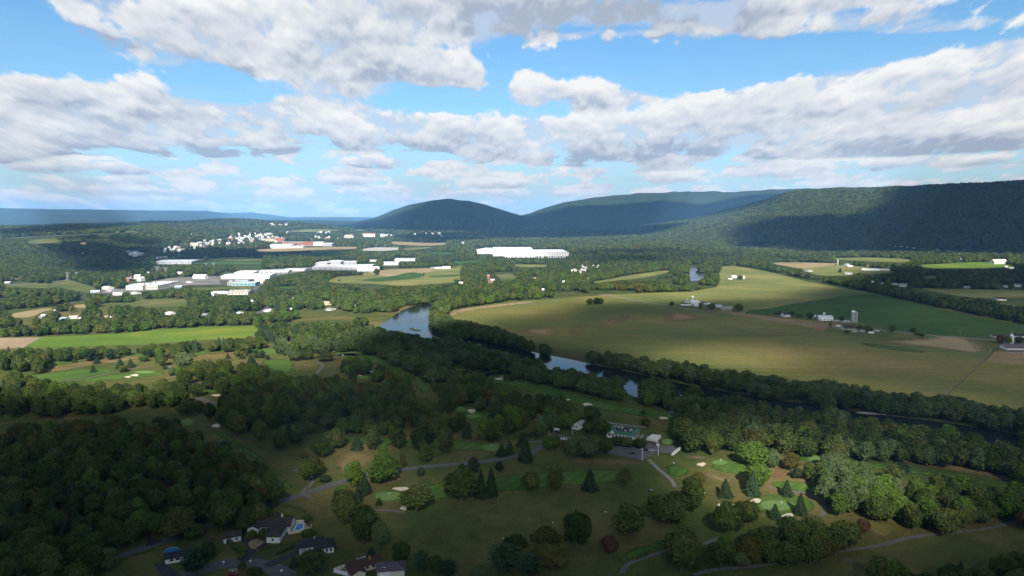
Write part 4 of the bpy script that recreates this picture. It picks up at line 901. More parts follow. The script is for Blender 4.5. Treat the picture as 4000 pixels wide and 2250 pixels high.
# ---- the trees one can tell apart on the course and round the houses (zoom, base x, base y, width, height in zoom pixels)
SINGLES = [
 (2, 155, 575, 145, 205, 'ovalbright', 'bright green oval tree in the sun patch beside the gravel road'),
 (2, 370, 550, 230, 200, 'bright', 'broad bright green tree in the sun patch beside the gravel road'),
 (2, 365, 440, 105, 200, 'ovalbright', 'tall bright green tree rising behind the broad bright one'),
 (2, 228, 612, 105, 140, 'spruce', 'dark spruce in front of the bright green oval tree'),
 (2, 180, 668, 75, 105, 'spruce', 'smaller dark spruce left of the round putting green'),
 (2, 333, 690, 50, 55, 'spruce', 'tiny spruce on the near edge of the sunlit putting green'),
 (2, 25, 300, 140, 160, 'leaf', 'dark round tree above the tan dry patch'),
 (2, 175, 296, 85, 122, 'spruce', 'dark cone shaped tree above the tan dry patch'),
 (2, 290, 306, 135, 172, 'leaf', 'dark tree just behind the tall bright green tree'),
 (2, 465, 296, 120, 162, 'leaf', 'dark oval tree second right of the dark cone tree'),
 (2, 635, 316, 165, 180, 'leaf', 'wide dark tree on the fairway with a paler tree in front'),
 (2, 670, 386, 110, 146, 'oval', 'mid green oval tree in front of the wide dark fairway tree'),
 (2, 810, 326, 150, 190, 'leaf', 'large dark tree on the fairway left of the shaded green'),
 (2, 962, 208, 75, 92, 'spruce', 'small spruce with bare pale trunk on the brown bank'),
 (2, 502, 446, 50, 130, 'sparse', 'thin sparse tree beside the gravel road'),
 (2, 634, 489, 62, 72, 'egg', 'small round dark tree standing alone in the rough'),
 (2, 928, 454, 62, 62, 'egg', 'small round dark tree left of the egg shaped one by the road'),
 (2, 1012, 470, 98, 128, 'egg', 'dark egg shaped tree close below the gravel road'),
 (2, 1195, 454, 68, 80, 'egg', 'small dark dome shaped tree right of the egg shaped one'),
 (2, 1385, 382, 108, 195, 'spruce', 'tall dark spruce at the road bend below the clubhouse drive'),
 (2, 1212, 342, 80, 90, 'spruce', 'left one of two squat spruces beside the shaded putting green'),
 (2, 1270, 325, 75, 100, 'spruce', 'right one of two squat spruces beside the shaded putting green'),
 (2, 1365, 270, 90, 100, 'spruce', 'dark spruce behind the tall one at the road bend'),
 (2, 920, 682, 222, 236, 'leaf', 'large dark round tree left of the two tall spires'),
 (2, 1065, 642, 100, 200, 'spruce', 'front one of two tall dark spires mid course'),
 (2, 1138, 632, 100, 205, 'spruce', 'rear one of two tall dark spires mid course'),
 (2, 1425, 616, 140, 172, 'leaf', 'round dark tree on the near edge of the long fairway'),
 (2, 1600, 592, 126, 190, 'oval', 'taller oval dark tree on the long fairway'),
 (2, 1847, 592, 122, 162, 'spruce', 'pyramid shaped dark tree on the long fairway'),
 (2, 2090, 582, 112, 150, 'sparse', 'thin crowned small tree at the end of the long fairway'),
 (2, 605, 757, 232, 205, 'leaf', 'large dark tree standing over the white bunker below the green'),
 (2, 85, 852, 222, 262, 'leaf', 'large dark tree at the cart path end left of the green'),
 (2, 235, 988, 205, 270, 'leaf', 'large dark tree behind the pale grey green one near the white fence'),
 (2, 342, 1012, 122, 192, 'silver', 'pale grey green tree above the white fenced house'),
 (2, 275, 1072, 72, 90, 'bluespruce', 'small blue spruce behind the white fence'),
 (2, 485, 1132, 132, 172, 'leaf', 'dark tree right of the brown roofed house'),
 (2, 2390, 842, 262, 212, 'leaf', 'wide dark tree on the dim slope below the cart'),
 (2, 2130, 944, 240, 242, 'leaf', 'large dark tree left of the wide one on the dim slope'),
 (2, 1745, 1018, 205, 262, 'leaf', 'large dark tree in the middle of the near rough'),
 (2, 1530, 1022, 212, 172, 'olive', 'olive dark tree left of the large tree in the near rough'),
 (2, 1312, 1042, 162, 130, 'leaf', 'dark tree just behind the wide blue green pine'),
 (2, 1992, 1067, 142, 160, 'russet', 'reddish brown tree in the near rough'),
 (2, 1240, 1200, 240, 220, 'pine', 'wide blue green pine at the near edge of the rough'),
 (2, 1420, 1215, 190, 170, 'pine', 'smaller blue green pine touching the wide one'),
 (2, 1565, 1160, 262, 150, 'olive', 'broad olive tree right of the blue green pines'),
 (2, 2505, 1105, 255, 225, 'leaf', 'large dark tree beside the near cart path'),
 (2, 640, 1196, 130, 170, 'pine', 'pale green pine right of the mauve roofed garage'),
 (2, 740, 1200, 120, 130, 'leaf', 'low dark tree between two pale pines at the near edge'),
 (2, 830, 1220, 150, 130, 'pine', 'rounded grey green pine at the near edge of the course'),
 (2, 1050, 1235, 130, 100, 'silver', 'pale small tree at the near edge left of the blue pines'),
 (2, 1437, 212, 105, 132, 'leaf', 'dark tree left of the open sided cart shelter'),
 (2, 1492, 208, 92, 132, 'silver', 'grey tree with bare trunk beside the open sided cart shelter'),
 (2, 1578, 160, 130, 125, 'silver', 'grey green round tree beside the green roofed shed'),
 (2, 1672, 150, 112, 115, 'bright', 'yellow green round tree left of the grey roofed lodge'),
 (2, 1545, 300, 75, 105, 'bright', 'left one of two light green trees at the drive entrance'),
 (2, 1600, 290, 85, 105, 'bright', 'right one of two light green trees at the drive entrance'),
 (2, 1660, 300, 55, 75, 'sparse', 'thin dark shrub like tree beside the silvery drive trees'),
 (2, 1735, 352, 130, 140, 'silver', 'left part tree of the silvery clump by the car park'),
 (2, 1830, 370, 190, 172, 'silver', 'largest silvery green tree by the car park'),
 (2, 1955, 345, 120, 150, 'leaf', 'dark tree at the car park corner right of the silvery clump'),
 (2, 1840, 192, 105, 112, 'leaf', 'dark round tree right of the grey roofed lodge'),
 (2, 1945, 200, 120, 115, 'leaf', 'dark tree at the left wall of the clubhouse'),
 (2, 2040, 268, 110, 70, 'leaf', 'leftmost of the dark trees in front of the clubhouse'),
 (2, 2120, 276, 115, 70, 'leaf', 'middle dark tree in front of the clubhouse'),
 (2, 2200, 282, 110, 70, 'leaf', 'rightmost of the dark trees in front of the clubhouse'),
 (2, 2245, 125, 75, 65, 'leaf', 'small dark tree behind the right end of the clubhouse'),
 (3, 190, 328, 205, 212, 'leaf', 'large dark tree beside the row of parked golf carts'),
 (3, 340, 338, 130, 172, 'leaf', 'dark tree right of the one beside the parked golf carts'),
 (3, 625, 428, 215, 190, 'bright', 'big sunlit tree with wide crown beyond the bright course'),
 (3, 765, 428, 112, 142, 'silver', 'grey green tree against the right side of the big sunlit tree'),
 (3, 660, 575, 180, 200, 'bright', 'sunlit tree in front of the big sunlit one'),
 (3, 622, 624, 115, 178, 'bluespruce', 'tall sunlit spruce in front of the sunlit trees'),
 (3, 428, 637, 112, 132, 'spruce', 'broad sunlit spruce beside the bare sandy slope'),
 (3, 870, 628, 92, 118, 'spruce', 'sunlit spruce beside the curved cart path'),
 (3, 784, 792, 92, 108, 'bluespruce', 'blue spruce on the near edge of the sunlit putting green'),
 (3, 968, 762, 92, 156, 'spruce', 'narrow spruce between the putting green and the curved path'),
 (3, 905, 443, 140, 124, 'olive', 'olive brown tree behind the red brown bare patch'),
 (3, 948, 503, 92, 82, 'egg', 'low dark round tree right of the red brown bare patch'),
 (3, 1022, 518, 95, 142, 'oval', 'taller dark oval tree right of the red brown bare patch'),
 (3, 1205, 445, 172, 130, 'silver', 'grey green tree behind the pale poplar grove'),
 (3, 1125, 468, 92, 88, 'leaf', 'dark tree left of the pale poplar grove'),
 (3, 1697, 468, 92, 92, 'egg', 'dark round tree alone on the far fairway behind the poplar grove'),
 (3, 238, 560, 112, 105, 'sparse', 'flat topped sparse tree above the large dark one'),
 (3, 190, 763, 205, 265, 'leaf', 'very large dark tree below the flat topped sparse one'),
 (3, 50, 842, 172, 212, 'leaf', 'dark tree left of the very large dark one'),
 (3, 110, 1195, 232, 302, 'leaf', 'largest dark tree beside the near cart path corner'),
 (3, 430, 925, 170, 245, 'leaf', 'left tree of the dark clump below the left bunker'),
 (3, 520, 900, 130, 235, 'leaf', 'middle tree of the dark clump below the left bunker'),
 (3, 605, 845, 160, 190, 'leaf', 'right tree of the dark clump below the left bunker'),
 (3, 1300, 1043, 190, 232, 'leaf', 'large dark tree with brown bare ground at its foot'),
 (3, 540, 1152, 115, 132, 'silver', 'lone pale grey green tree at the near cart path'),
 (3, 325, 1125, 80, 85, 'bright', 'small yellowish tree at the near cart path'),
 (3, 225, 1165, 90, 90, 'leaf', 'low dark tree right of the largest one by the path corner'),
 (3, 1410, 905, 110, 110, 'russet', 'brownish tree at the right end of the dark thicket'),
 (3, 900, 890, 90, 100, 'leaf', 'tree at the upper left of the dark thicket below the curved path'),
 (4, 655, 392, 120, 92, 'pine', 'blue green pine clump left of the lone pine on the left course'),
 (4, 800, 382, 96, 85, 'pine', 'lone layered pine in the sunny left course'),
 (4, 905, 334, 42, 44, 'pine', 'small pine left of two small ones below the bright field'),
 (4, 995, 333, 36, 42, 'pine', 'small pine right of two small ones below the bright field'),
 (4, 1078, 364, 60, 64, 'pine', 'middle sized pine beside the sand coloured tee'),
 (4, 535, 399, 30, 42, 'spruce', 'tiny thin tree alone on the left fairway'),
 (4, 697, 409, 52, 46, 'spruce', 'small dark round tree below the pine clump'),
 (4, 1035, 393, 62, 28, 'leaf', 'low wide bush like tree in the left rough'),
 (4, 1158, 433, 85, 105, 'leaf', 'round tree by the start of the gravel cart path'),
 (4, 1285, 372, 92, 105, 'leaf', 'tall green tree above the pale shrubs by the gravel path'),
 (4, 1322, 432, 122, 105, 'silver', 'grey green tree at the left tip of the central wood'),
 (4, 1385, 363, 36, 56, 'sparse', 'thin brownish tree on the dry left fairway'),
 (4, 865, 443, 62, 74, 'spruce', 'dark cone tree, left of the pair by the pale path'),
 (4, 940, 436, 54, 64, 'spruce', 'dark cone tree, right of the pair by the pale path'),
 (4, 885, 470, 84, 52, 'leaf', 'low dark tree in front of the cone pair by the pale path'),
 (4, 670, 470, 42, 52, 'spruce', 'single small cone tree in the middle of the left course'),
 (4, 1188, 450, 36, 42, 'spruce', 'small tree right of the round one at the gravel path'),
 (4, 1235, 497, 62, 64, 'silver', 'pale tree beside the gravel cart path bend'),
 (4, 1638, 372, 34, 42, 'spruce', 'leftmost small cone tree above the central wood'),
 (4, 1705, 362, 52, 56, 'leaf', 'round dark tree above the central wood'),
 (4, 1741, 374, 42, 46, 'spruce', 'dark cone tree right of the round one above the central wood'),
 (4, 1773, 354, 30, 40, 'spruce', 'slim cone tree farther back above the central wood'),
 (4, 1842, 370, 55, 62, 'pine', 'left one of a group of dark pines on the far fairway'),
 (4, 1885, 370, 55, 62, 'pine', 'right one of a group of dark pines on the far fairway'),
 (4, 1925, 380, 38, 36, 'pine', 'small pine in front of the dark pine group'),
 (4, 2115, 392, 95, 85, 'silver', 'pale silvery tree, left one of the clump beside the winding path'),
 (4, 2165, 388, 80, 85, 'leaf', 'dark middle tree of the clump beside the winding path'),
 (4, 2220, 385, 75, 78, 'leaf', 'dark right tree of the clump beside the winding path'),
 (4, 2345, 397, 112, 62, 'leaf', 'low wide tree in the loop of the winding path'),
 (4, 1808, 432, 84, 90, 'spruce', 'tall cone tree at the top edge of the central wood'),
 (4, 405, 803, 82, 112, 'oval', 'left one of two dark oval trees on the shaded left lawn'),
 (4, 566, 778, 96, 114, 'oval', 'right one of two dark oval trees on the shaded left lawn'),
 (4, 840, 728, 82, 92, 'pine', 'dark pine on the shaded lawn edge'),
 (4, 700, 755, 90, 80, 'leaf', 'dark spreading tree right of the two oval ones'),
 (4, 1345, 782, 130, 120, 'leaf', 'dark round tree left of the pale cart path bend'),
 (4, 1425, 775, 90, 105, 'leaf', 'dark tree touching the left side of the pale cart path'),
 (4, 1510, 822, 100, 135, 'leaf', 'dark tree between the pale path and the small bunker'),
 (4, 1415, 655, 95, 115, 'leaf', 'round dark tree above the pale cart path bend'),
 (4, 1345, 605, 70, 70, 'leaf', 'dark tree at the end of the left hedge wood'),
 (4, 1865, 973, 122, 152, 'leaf', 'lone dark tree on the brown bank below the central wood'),
 (4, 2010, 1033, 112, 122, 'olive', 'olive tree of the trio on the brown bank'),
 (4, 2120, 1003, 122, 112, 'leaf', 'dark round tree of the trio on the brown bank'),
 (4, 2075, 920, 60, 90, 'spruce', 'slim dark tree behind the trio on the brown bank'),
 (4, 2215, 925, 100, 105, 'leaf', 'leaning dark tree right of the trio on the brown bank'),
 (4, 2400, 1003, 140, 115, 'leaf', 'dark round tree above the tan dry patch on the left'),
 (4, 2310, 1090, 150, 120, 'leaf', 'dark shrubby tree on the left edge of the tan dry patch'),
 (4, 2175, 1095, 90, 60, 'sparse', 'low thin crowned tree beside the cart path junction'),
 (1, 2342, 530, 88, 60, 'egg', 'rounded bush like tree beside the gravel road junction'),
 (1, 1935, 618, 130, 170, 'leaf', 'dark tree with pale forked trunk at the wood edge'),
 (1, 1600, 905, 240, 290, 'leaf', 'biggest dark tree above the ranch house lawn'),
 (1, 1830, 762, 160, 160, 'leaf', 'round dark tree beside the gravel road above the ranch house'),
 (1, 1290, 945, 270, 240, 'olive', 'large brownish olive tree above the round pool'),
 (1, 1400, 940, 130, 110, 'leaf', 'dark tree between the olive one and the road'),
 (1, 778, 1160, 165, 145, 'silver', 'rounded pale silvery tree beside the lower road'),
 (1, 905, 975, 90, 130, 'bright', 'yellow green tree at the edge of the dark wood'),
 (1, 2050, 840, 110, 80, 'leaf', 'dark tree behind the ranch house roof'),
 (1, 1890, 950, 58, 82, 'leaf', 'small right tree on the round driveway island'),
 (1, 1815, 945, 62, 78, 'leaf', 'small left tree on the round driveway island'),
 (1, 2215, 940, 110, 70, 'leaf', 'dark shrubby tree right of the ranch house wing'),
 (1, 2210, 815, 70, 60, 'leaf', 'dark tree beside the fenced swimming pool'),
 (1, 2240, 1200, 200, 170, 'leaf', 'dark tree in front of the black roofed house'),
 (1, 2115, 1142, 75, 85, 'bluespruce', 'small round blue spruce beside the black roofed house drive'),
 (1, 1400, 1200, 190, 190, 'pine', 'large pine covering the right end of the low white house'),
 (1, 1500, 1130, 120, 180, 'leaf', 'dark tree behind the large pine by the low white house'),
 (1, 1740, 1155, 60, 55, 'leaf', 'dark shrub like tree on the lawn island by the lower road'),
 (1, 1830, 1210, 110, 70, 'leaf', 'dark shrubby tree below the lower road'),
 (5, 578, 560, 32, 34, 'leaf', 'small round dark tree at the fairway corner'),
 (5, 1245, 632, 40, 62, 'leaf', 'left one of a dark pair on the riverside green'),
 (5, 1285, 632, 40, 60, 'leaf', 'right one of a dark pair on the riverside green'),
 (5, 1400, 628, 46, 44, 'leaf', 'round tree right of the dark pair on the riverside green'),
 (5, 1470, 660, 18, 16, 'egg', 'tiny round tree nearest the riverside green'),
 (5, 1727, 700, 22, 26, 'egg', 'second tiny round tree along the riverside fairway'),
 (5, 1843, 714, 22, 26, 'spruce', 'tiny spruce along the riverside fairway'),
 (5, 1968, 742, 26, 26, 'egg', 'third tiny round tree along the riverside fairway'),
 (5, 2044, 746, 24, 24, 'egg', 'fourth tiny round tree along the riverside fairway'),
 (5, 2232, 868, 40, 36, 'leaf', 'small round tree left of the two riverside bunkers'),
 (5, 735, 712, 60, 85, 'leaf', 'dark tree at the tip of the shaded fairway'),
 (5, 970, 995, 70, 80, 'spruce', 'dark spruce with pale trunk below the shaded green'),
 (5, 1850, 78, 55, 50, 'leaf', 'left tree of the dark clump standing in the golden field'),
 (5, 1895, 76, 55, 52, 'leaf', 'middle tree of the dark clump standing in the golden field'),
 (5, 1925, 74, 45, 48, 'leaf', 'right tree of the dark clump standing in the golden field'),
 (6, 45, 362, 36, 36, 'leaf', 'round dark tree left of the silo farm'),
 (6, 525, 405, 70, 62, 'leaf', 'large dark tree right of the silo farm sheds'),
 (6, 330, 390, 62, 46, 'leaf', 'dark tree in front of the silo farm sheds'),
 (6, 250, 382, 30, 46, 'leaf', 'slim dark tree beside the silo farm barn'),
 (6, 800, 428, 42, 40, 'leaf', 'left dark tree beside the black roofed farmhouse'),
 (6, 832, 430, 34, 38, 'leaf', 'second dark tree beside the black roofed farmhouse'),
 (6, 906, 438, 36, 40, 'leaf', 'dark tree against the right wall of the black roofed farmhouse'),
 (6, 960, 445, 50, 28, 'leaf', 'low dark tree between the farmhouse and the white barn'),
 (6, 1040, 455, 60, 50, 'leaf', 'dark tree against the left end of the white gambrel barn'),
 (6, 1265, 470, 36, 38, 'leaf', 'dark tree left of the two tall silos'),
 (6, 1183, 520, 26, 42, 'sparse', 'thin tree at the corner of the stubble field'),
 (6, 1395, 530, 40, 40, 'leaf', 'left tree of the clump below the tall silos'),
 (6, 1450, 550, 70, 52, 'leaf', 'wide tree of the clump below the tall silos'),
 (6, 1305, 560, 30, 28, 'leaf', 'small dark tree in the lower farmyard'),
 (6, 1630, 548, 50, 54, 'leaf', 'lone dark tree in the soy field corner'),
 (6, 1780, 552, 40, 36, 'leaf', 'left small tree at the field lane'),
 (6, 1805, 572, 36, 26, 'leaf', 'right small tree at the field lane'),
 (6, 1840, 582, 40, 22, 'leaf', 'low bush like tree at the field lane'),
 (6, 535, 172, 50, 34, 'leaf', 'dark tree in front of the far white farm'),
 (6, 1253, 120, 28, 32, 'spruce', 'dark cone tree alone in the east meadow'),
 (12, 1730, 766, 62, 75, 'leaf', 'round tree at the edge of the patchwork fields'),
 (12, 1355, 822, 24, 20, 'leaf', 'tiny tree in the patchwork fields'),
 (12, 2205, 762, 24, 30, 'leaf', 'tiny tree on the tan stripe of the patchwork fields'),
 (26, 1850, 680, 230, 270, 'russet', 'dark reddish tree beside the white church'),
 (26, 2080, 700, 200, 230, 'leaf', 'dark tree below the church steeple'),
 (26, 2400, 690, 260, 220, 'leaf', 'dark tree right of the church above the long low school'),
]
def place_singles():
    for (k, bx, by, w, h, kd, lab) in SINGLES:
        (px, py), = Z(k, [(bx, by)])
        s = ZM[k][2]
        p = G(px, py)
        d = math.hypot(p.x, p.y, CAMZ)
        mpp = d / F / max(.9, math.sqrt(1 + ((px - 2000) / F) ** 2 + ((1125 - py) / F) ** 2) * .97)
        el = math.atan2(CAMZ - p.z, math.hypot(p.x, p.y))
        W = w * s * mpp
        H = max(h * s * mpp / math.cos(el) - W * .35 * math.tan(el), W * .55)
        # base of the crown outline is the near skirt, so set the stem half a crown behind it
        fx, fy = p.x / math.hypot(p.x, p.y), p.y / math.hypot(p.x, p.y)
        back = W * .28
        plant(kd, p.x + fx * back, p.y + fy * back, hz(p.x, p.y), W * 1.04, H, lab)
place_singles()

# ---- woods: outlines of the canopy as seen; a tree is planted where its own height falls inside
WOODS = [
 ('w_left', Z(1, [(-300, 1400), (640, 1196), (700, 1060), (1000, 960), (1100, 840), (1450, 900), (1750, 880), (1950, 700), (2030, 600), (1950, 420), (1650, 260), (1350, 130), (1250, 80), (1000, 60), (600, 90), (350, 100), (0, 120), (-400, 130)]), .1),
 ('w_strip', Z(4, [(-300, 600), (0, 560), (60, 470), (160, 450), (190, 520), (330, 545), (560, 560), (1000, 560), (1100, 510), (1250, 520), (1330, 570), (1340, 660), (1200, 672), (930, 690), (800, 740), (420, 730), (0, 745), (-300, 760)]), .15),
 ('w_central', Z(4, [(1270, 500), (1290, 430), (1480, 385), (1700, 390), (1830, 425), (1900, 430), (2050, 490), (2130, 490), (2400, 500), (2576, 530), (2700, 540), (2800, 520), (2900, 550), (2960, 610), (2980, 700), (2960, 760), (2930, 820), (2850, 870), (2770, 890), (2620, 880), (2450, 860), (2260, 812), (2150, 802), (1900, 812), (1680, 885), (1600, 770), (1590, 640), (1640, 605), (1590, 580), (1400, 530)]), .22),
 ('w_mid', Z(5, [(740, 780), (720, 720), (850, 600), (1050, 560), (1090, 615), (1200, 672), (1500, 712), (1700, 742), (1900, 832), (2000, 882), (2190, 905), (2290, 935), (2000, 930), (1720, 900), (1530, 850), (1420, 850), (1400, 930), (1250, 950), (1200, 860), (1140, 832), (980, 795), (830, 790)]), .08),
 ('w_small', Z(5, [(600, 830), (700, 790), (870, 830), (930, 870), (900, 960), (800, 965), (640, 980), (590, 930)]), .05),
 ('w_clump', Z(5, [(290, 560), (330, 510), (470, 510), (560, 590), (560, 640), (400, 640), (300, 600)]), .5),
 ('w_clump', Z(5, [(50, 530), (110, 470), (250, 470), (280, 540), (200, 560)]), .1),
 ('w_bank', Z(5, [(-400, 330), (0, 330), (100, 290), (290, 250), (400, 280), (600, 295), (680, 335), (800, 315), (930, 350), (1040, 392), (1200, 402), (1330, 452), (1400, 482), (1500, 492), (1650, 532), (1800, 602), (1900, 562), (2000, 562), (2060, 622), (2100, 690), (2050, 722), (1900, 692), (1700, 642), (1500, 602), (1400, 582), (1290, 582), (1280, 552), (1130, 522), (1000, 502), (880, 470), (810, 480), (822, 600), (700, 592), (680, 562), (560, 530), (420, 462), (230, 392), (100, 372), (0, 392), (-400, 392)]), .04),
 ('w_bank2', Z(5, [(2130, 722), (2220, 620), (2400, 650), (2576, 690), (2700, 700), (2700, 850), (2540, 820), (2380, 780), (2250, 745)]), .0),
 ('w_bank3', Z(3, [(-100, 190), (0, 130), (60, 60), (160, -120), (280, -100), (330, -60), (500, -80), (560, -60), (640, 0), (800, 8), (1000, 18), (1150, 10), (1300, 60), (1650, 100), (1900, 140), (2000, 190), (2100, 130), (2400, 190), (2576, 250), (2900, 300), (2900, 560), (2576, 470), (2400, 420), (2000, 352), (1500, 302), (1350, 322), (1000, 282), (700, 242), (400, 205), (330, 190), (100, 170), (50, 200)]), .03),
 ('w_far', Z(6, [(-50, 765), (0, 770), (400, 855), (800, 895), (1100, 915), (1350, 925), (1650, 987), (1980, 1037), (2200, 1077), (2500, 1077), (2900, 1125), (2900, 1320), (2576, 1288), (2400, 1242), (2150, 1212), (1800, 1152), (1500, 1112), (1150, 1062), (800, 1042), (500, 982), (200, 922), (0, 882), (-50, 870)]), .03),
 ('w_far', Z(5, [(780, 185), (850, 160), (900, 192), (1050, 200), (1160, 222), (1330, 272), (1400, 322), (1600, 382), (1800, 402), (2000, 382), (2050, 422), (2400, 442), (2580, 505), (2580, 645), (2300, 592), (2000, 522), (1700, 452), (1500, 412), (1250, 372), (1000, 322), (920, 292), (800, 312), (800, 262), (715, 235), (700, 122), (760, 62), (830, 75), (870, 110), (800, 145)]), .03),
 ('w_grove', Z(3, [(1090, 600), (1080, 500), (1200, 440), (1500, 425), (1540, 560), (1500, 700), (1400, 722), (1200, 682)]), .0),
 ('w_grove2', Z(3, [(1540, 430), (1900, 475), (2300, 525), (2576, 560), (2900, 600), (2900, 800), (2576, 800), (2100, 835), (1850, 832), (1700, 792), (1500, 715), (1540, 580)]), .05),
 ('w_thicket', Z(3, [(700, 1040), (640, 900), (760, 850), (870, 850), (870, 780), (1050, 770), (1200, 780), (1400, 850), (1450, 930), (1300, 960), (1180, 1000), (1000, 1020), (850, 1050)]), .05),
 ('w_thicket', Z(3, [(330, 990), (420, 900), (700, 900), (720, 1050), (500, 1060), (400, 1060)]), .05),
 ('w_corner', Z(3, [(1480, 1250), (1520, 1090), (1650, 1070), (1800, 1090), (1900, 1110), (2100, 1090), (2250, 1110), (2400, 1020), (2576, 1050), (2900, 1000), (2900, 1300)]), .1),
 ('w_hedge', Z(4, [(-300, 300), (0, 285), (120, 275), (300, 290), (400, 295), (600, 270), (700, 268), (1040, 268), (1060, 230), (1250, 240), (1300, 230), (1480, 225), (1760, 230), (1850, 215), (2000, 290), (1900, 290), (1640, 290), (1500, 285), (1330, 300), (1240, 335), (1100, 330), (1000, 315), (700, 325), (600, 350), (350, 360), (330, 420), (120, 450), (60, 430), (0, 400), (-300, 400)]), .2),
 ('w_small', Z(1, [(2110, 430), (2080, 370), (2180, 340), (2350, 330), (2380, 440), (2260, 450)]), .1),
 ('w_small', Z(2, [(2310, 140), (2400, 110), (2490, 110), (2490, 160), (2330, 170)]), .05),
 ('w_small', Z(5, [(1030, 960), (1080, 890), (1200, 880), (1220, 960), (1160, 1010), (1050, 1000)]), .2),
 ('w_small', Z(4, [(2440, 420), (2470, 360), (2560, 350), (2640, 380), (2640, 470), (2480, 470)]), .15),
 ('far', [(-600, 1330), (0, 1318), (200, 1312), (470, 1302), (700, 1285), (1003, 1270), (1005, 1308), (900, 1332), (1130, 1360), (1300, 1362), (1420, 1345), (1470, 1300), (1455, 1280), (1500, 1258), (1560, 1205), (1640, 1190), (1710, 1185), (1735, 1190), (1720, 1220), (1745, 1232), (1800, 1207), (2000, 1177), (2350, 1150), (2700, 1138), (2800, 1120), (2820, 1040), (2870, 1036), (2990, 1057), (3400, 1141), (3560, 1178), (4000, 1268), (4700, 1400), (4700, 560), (-600, 560)], .05)]
BBOX = []      # photo-plane boxes kept free for buildings (filled by the building list)
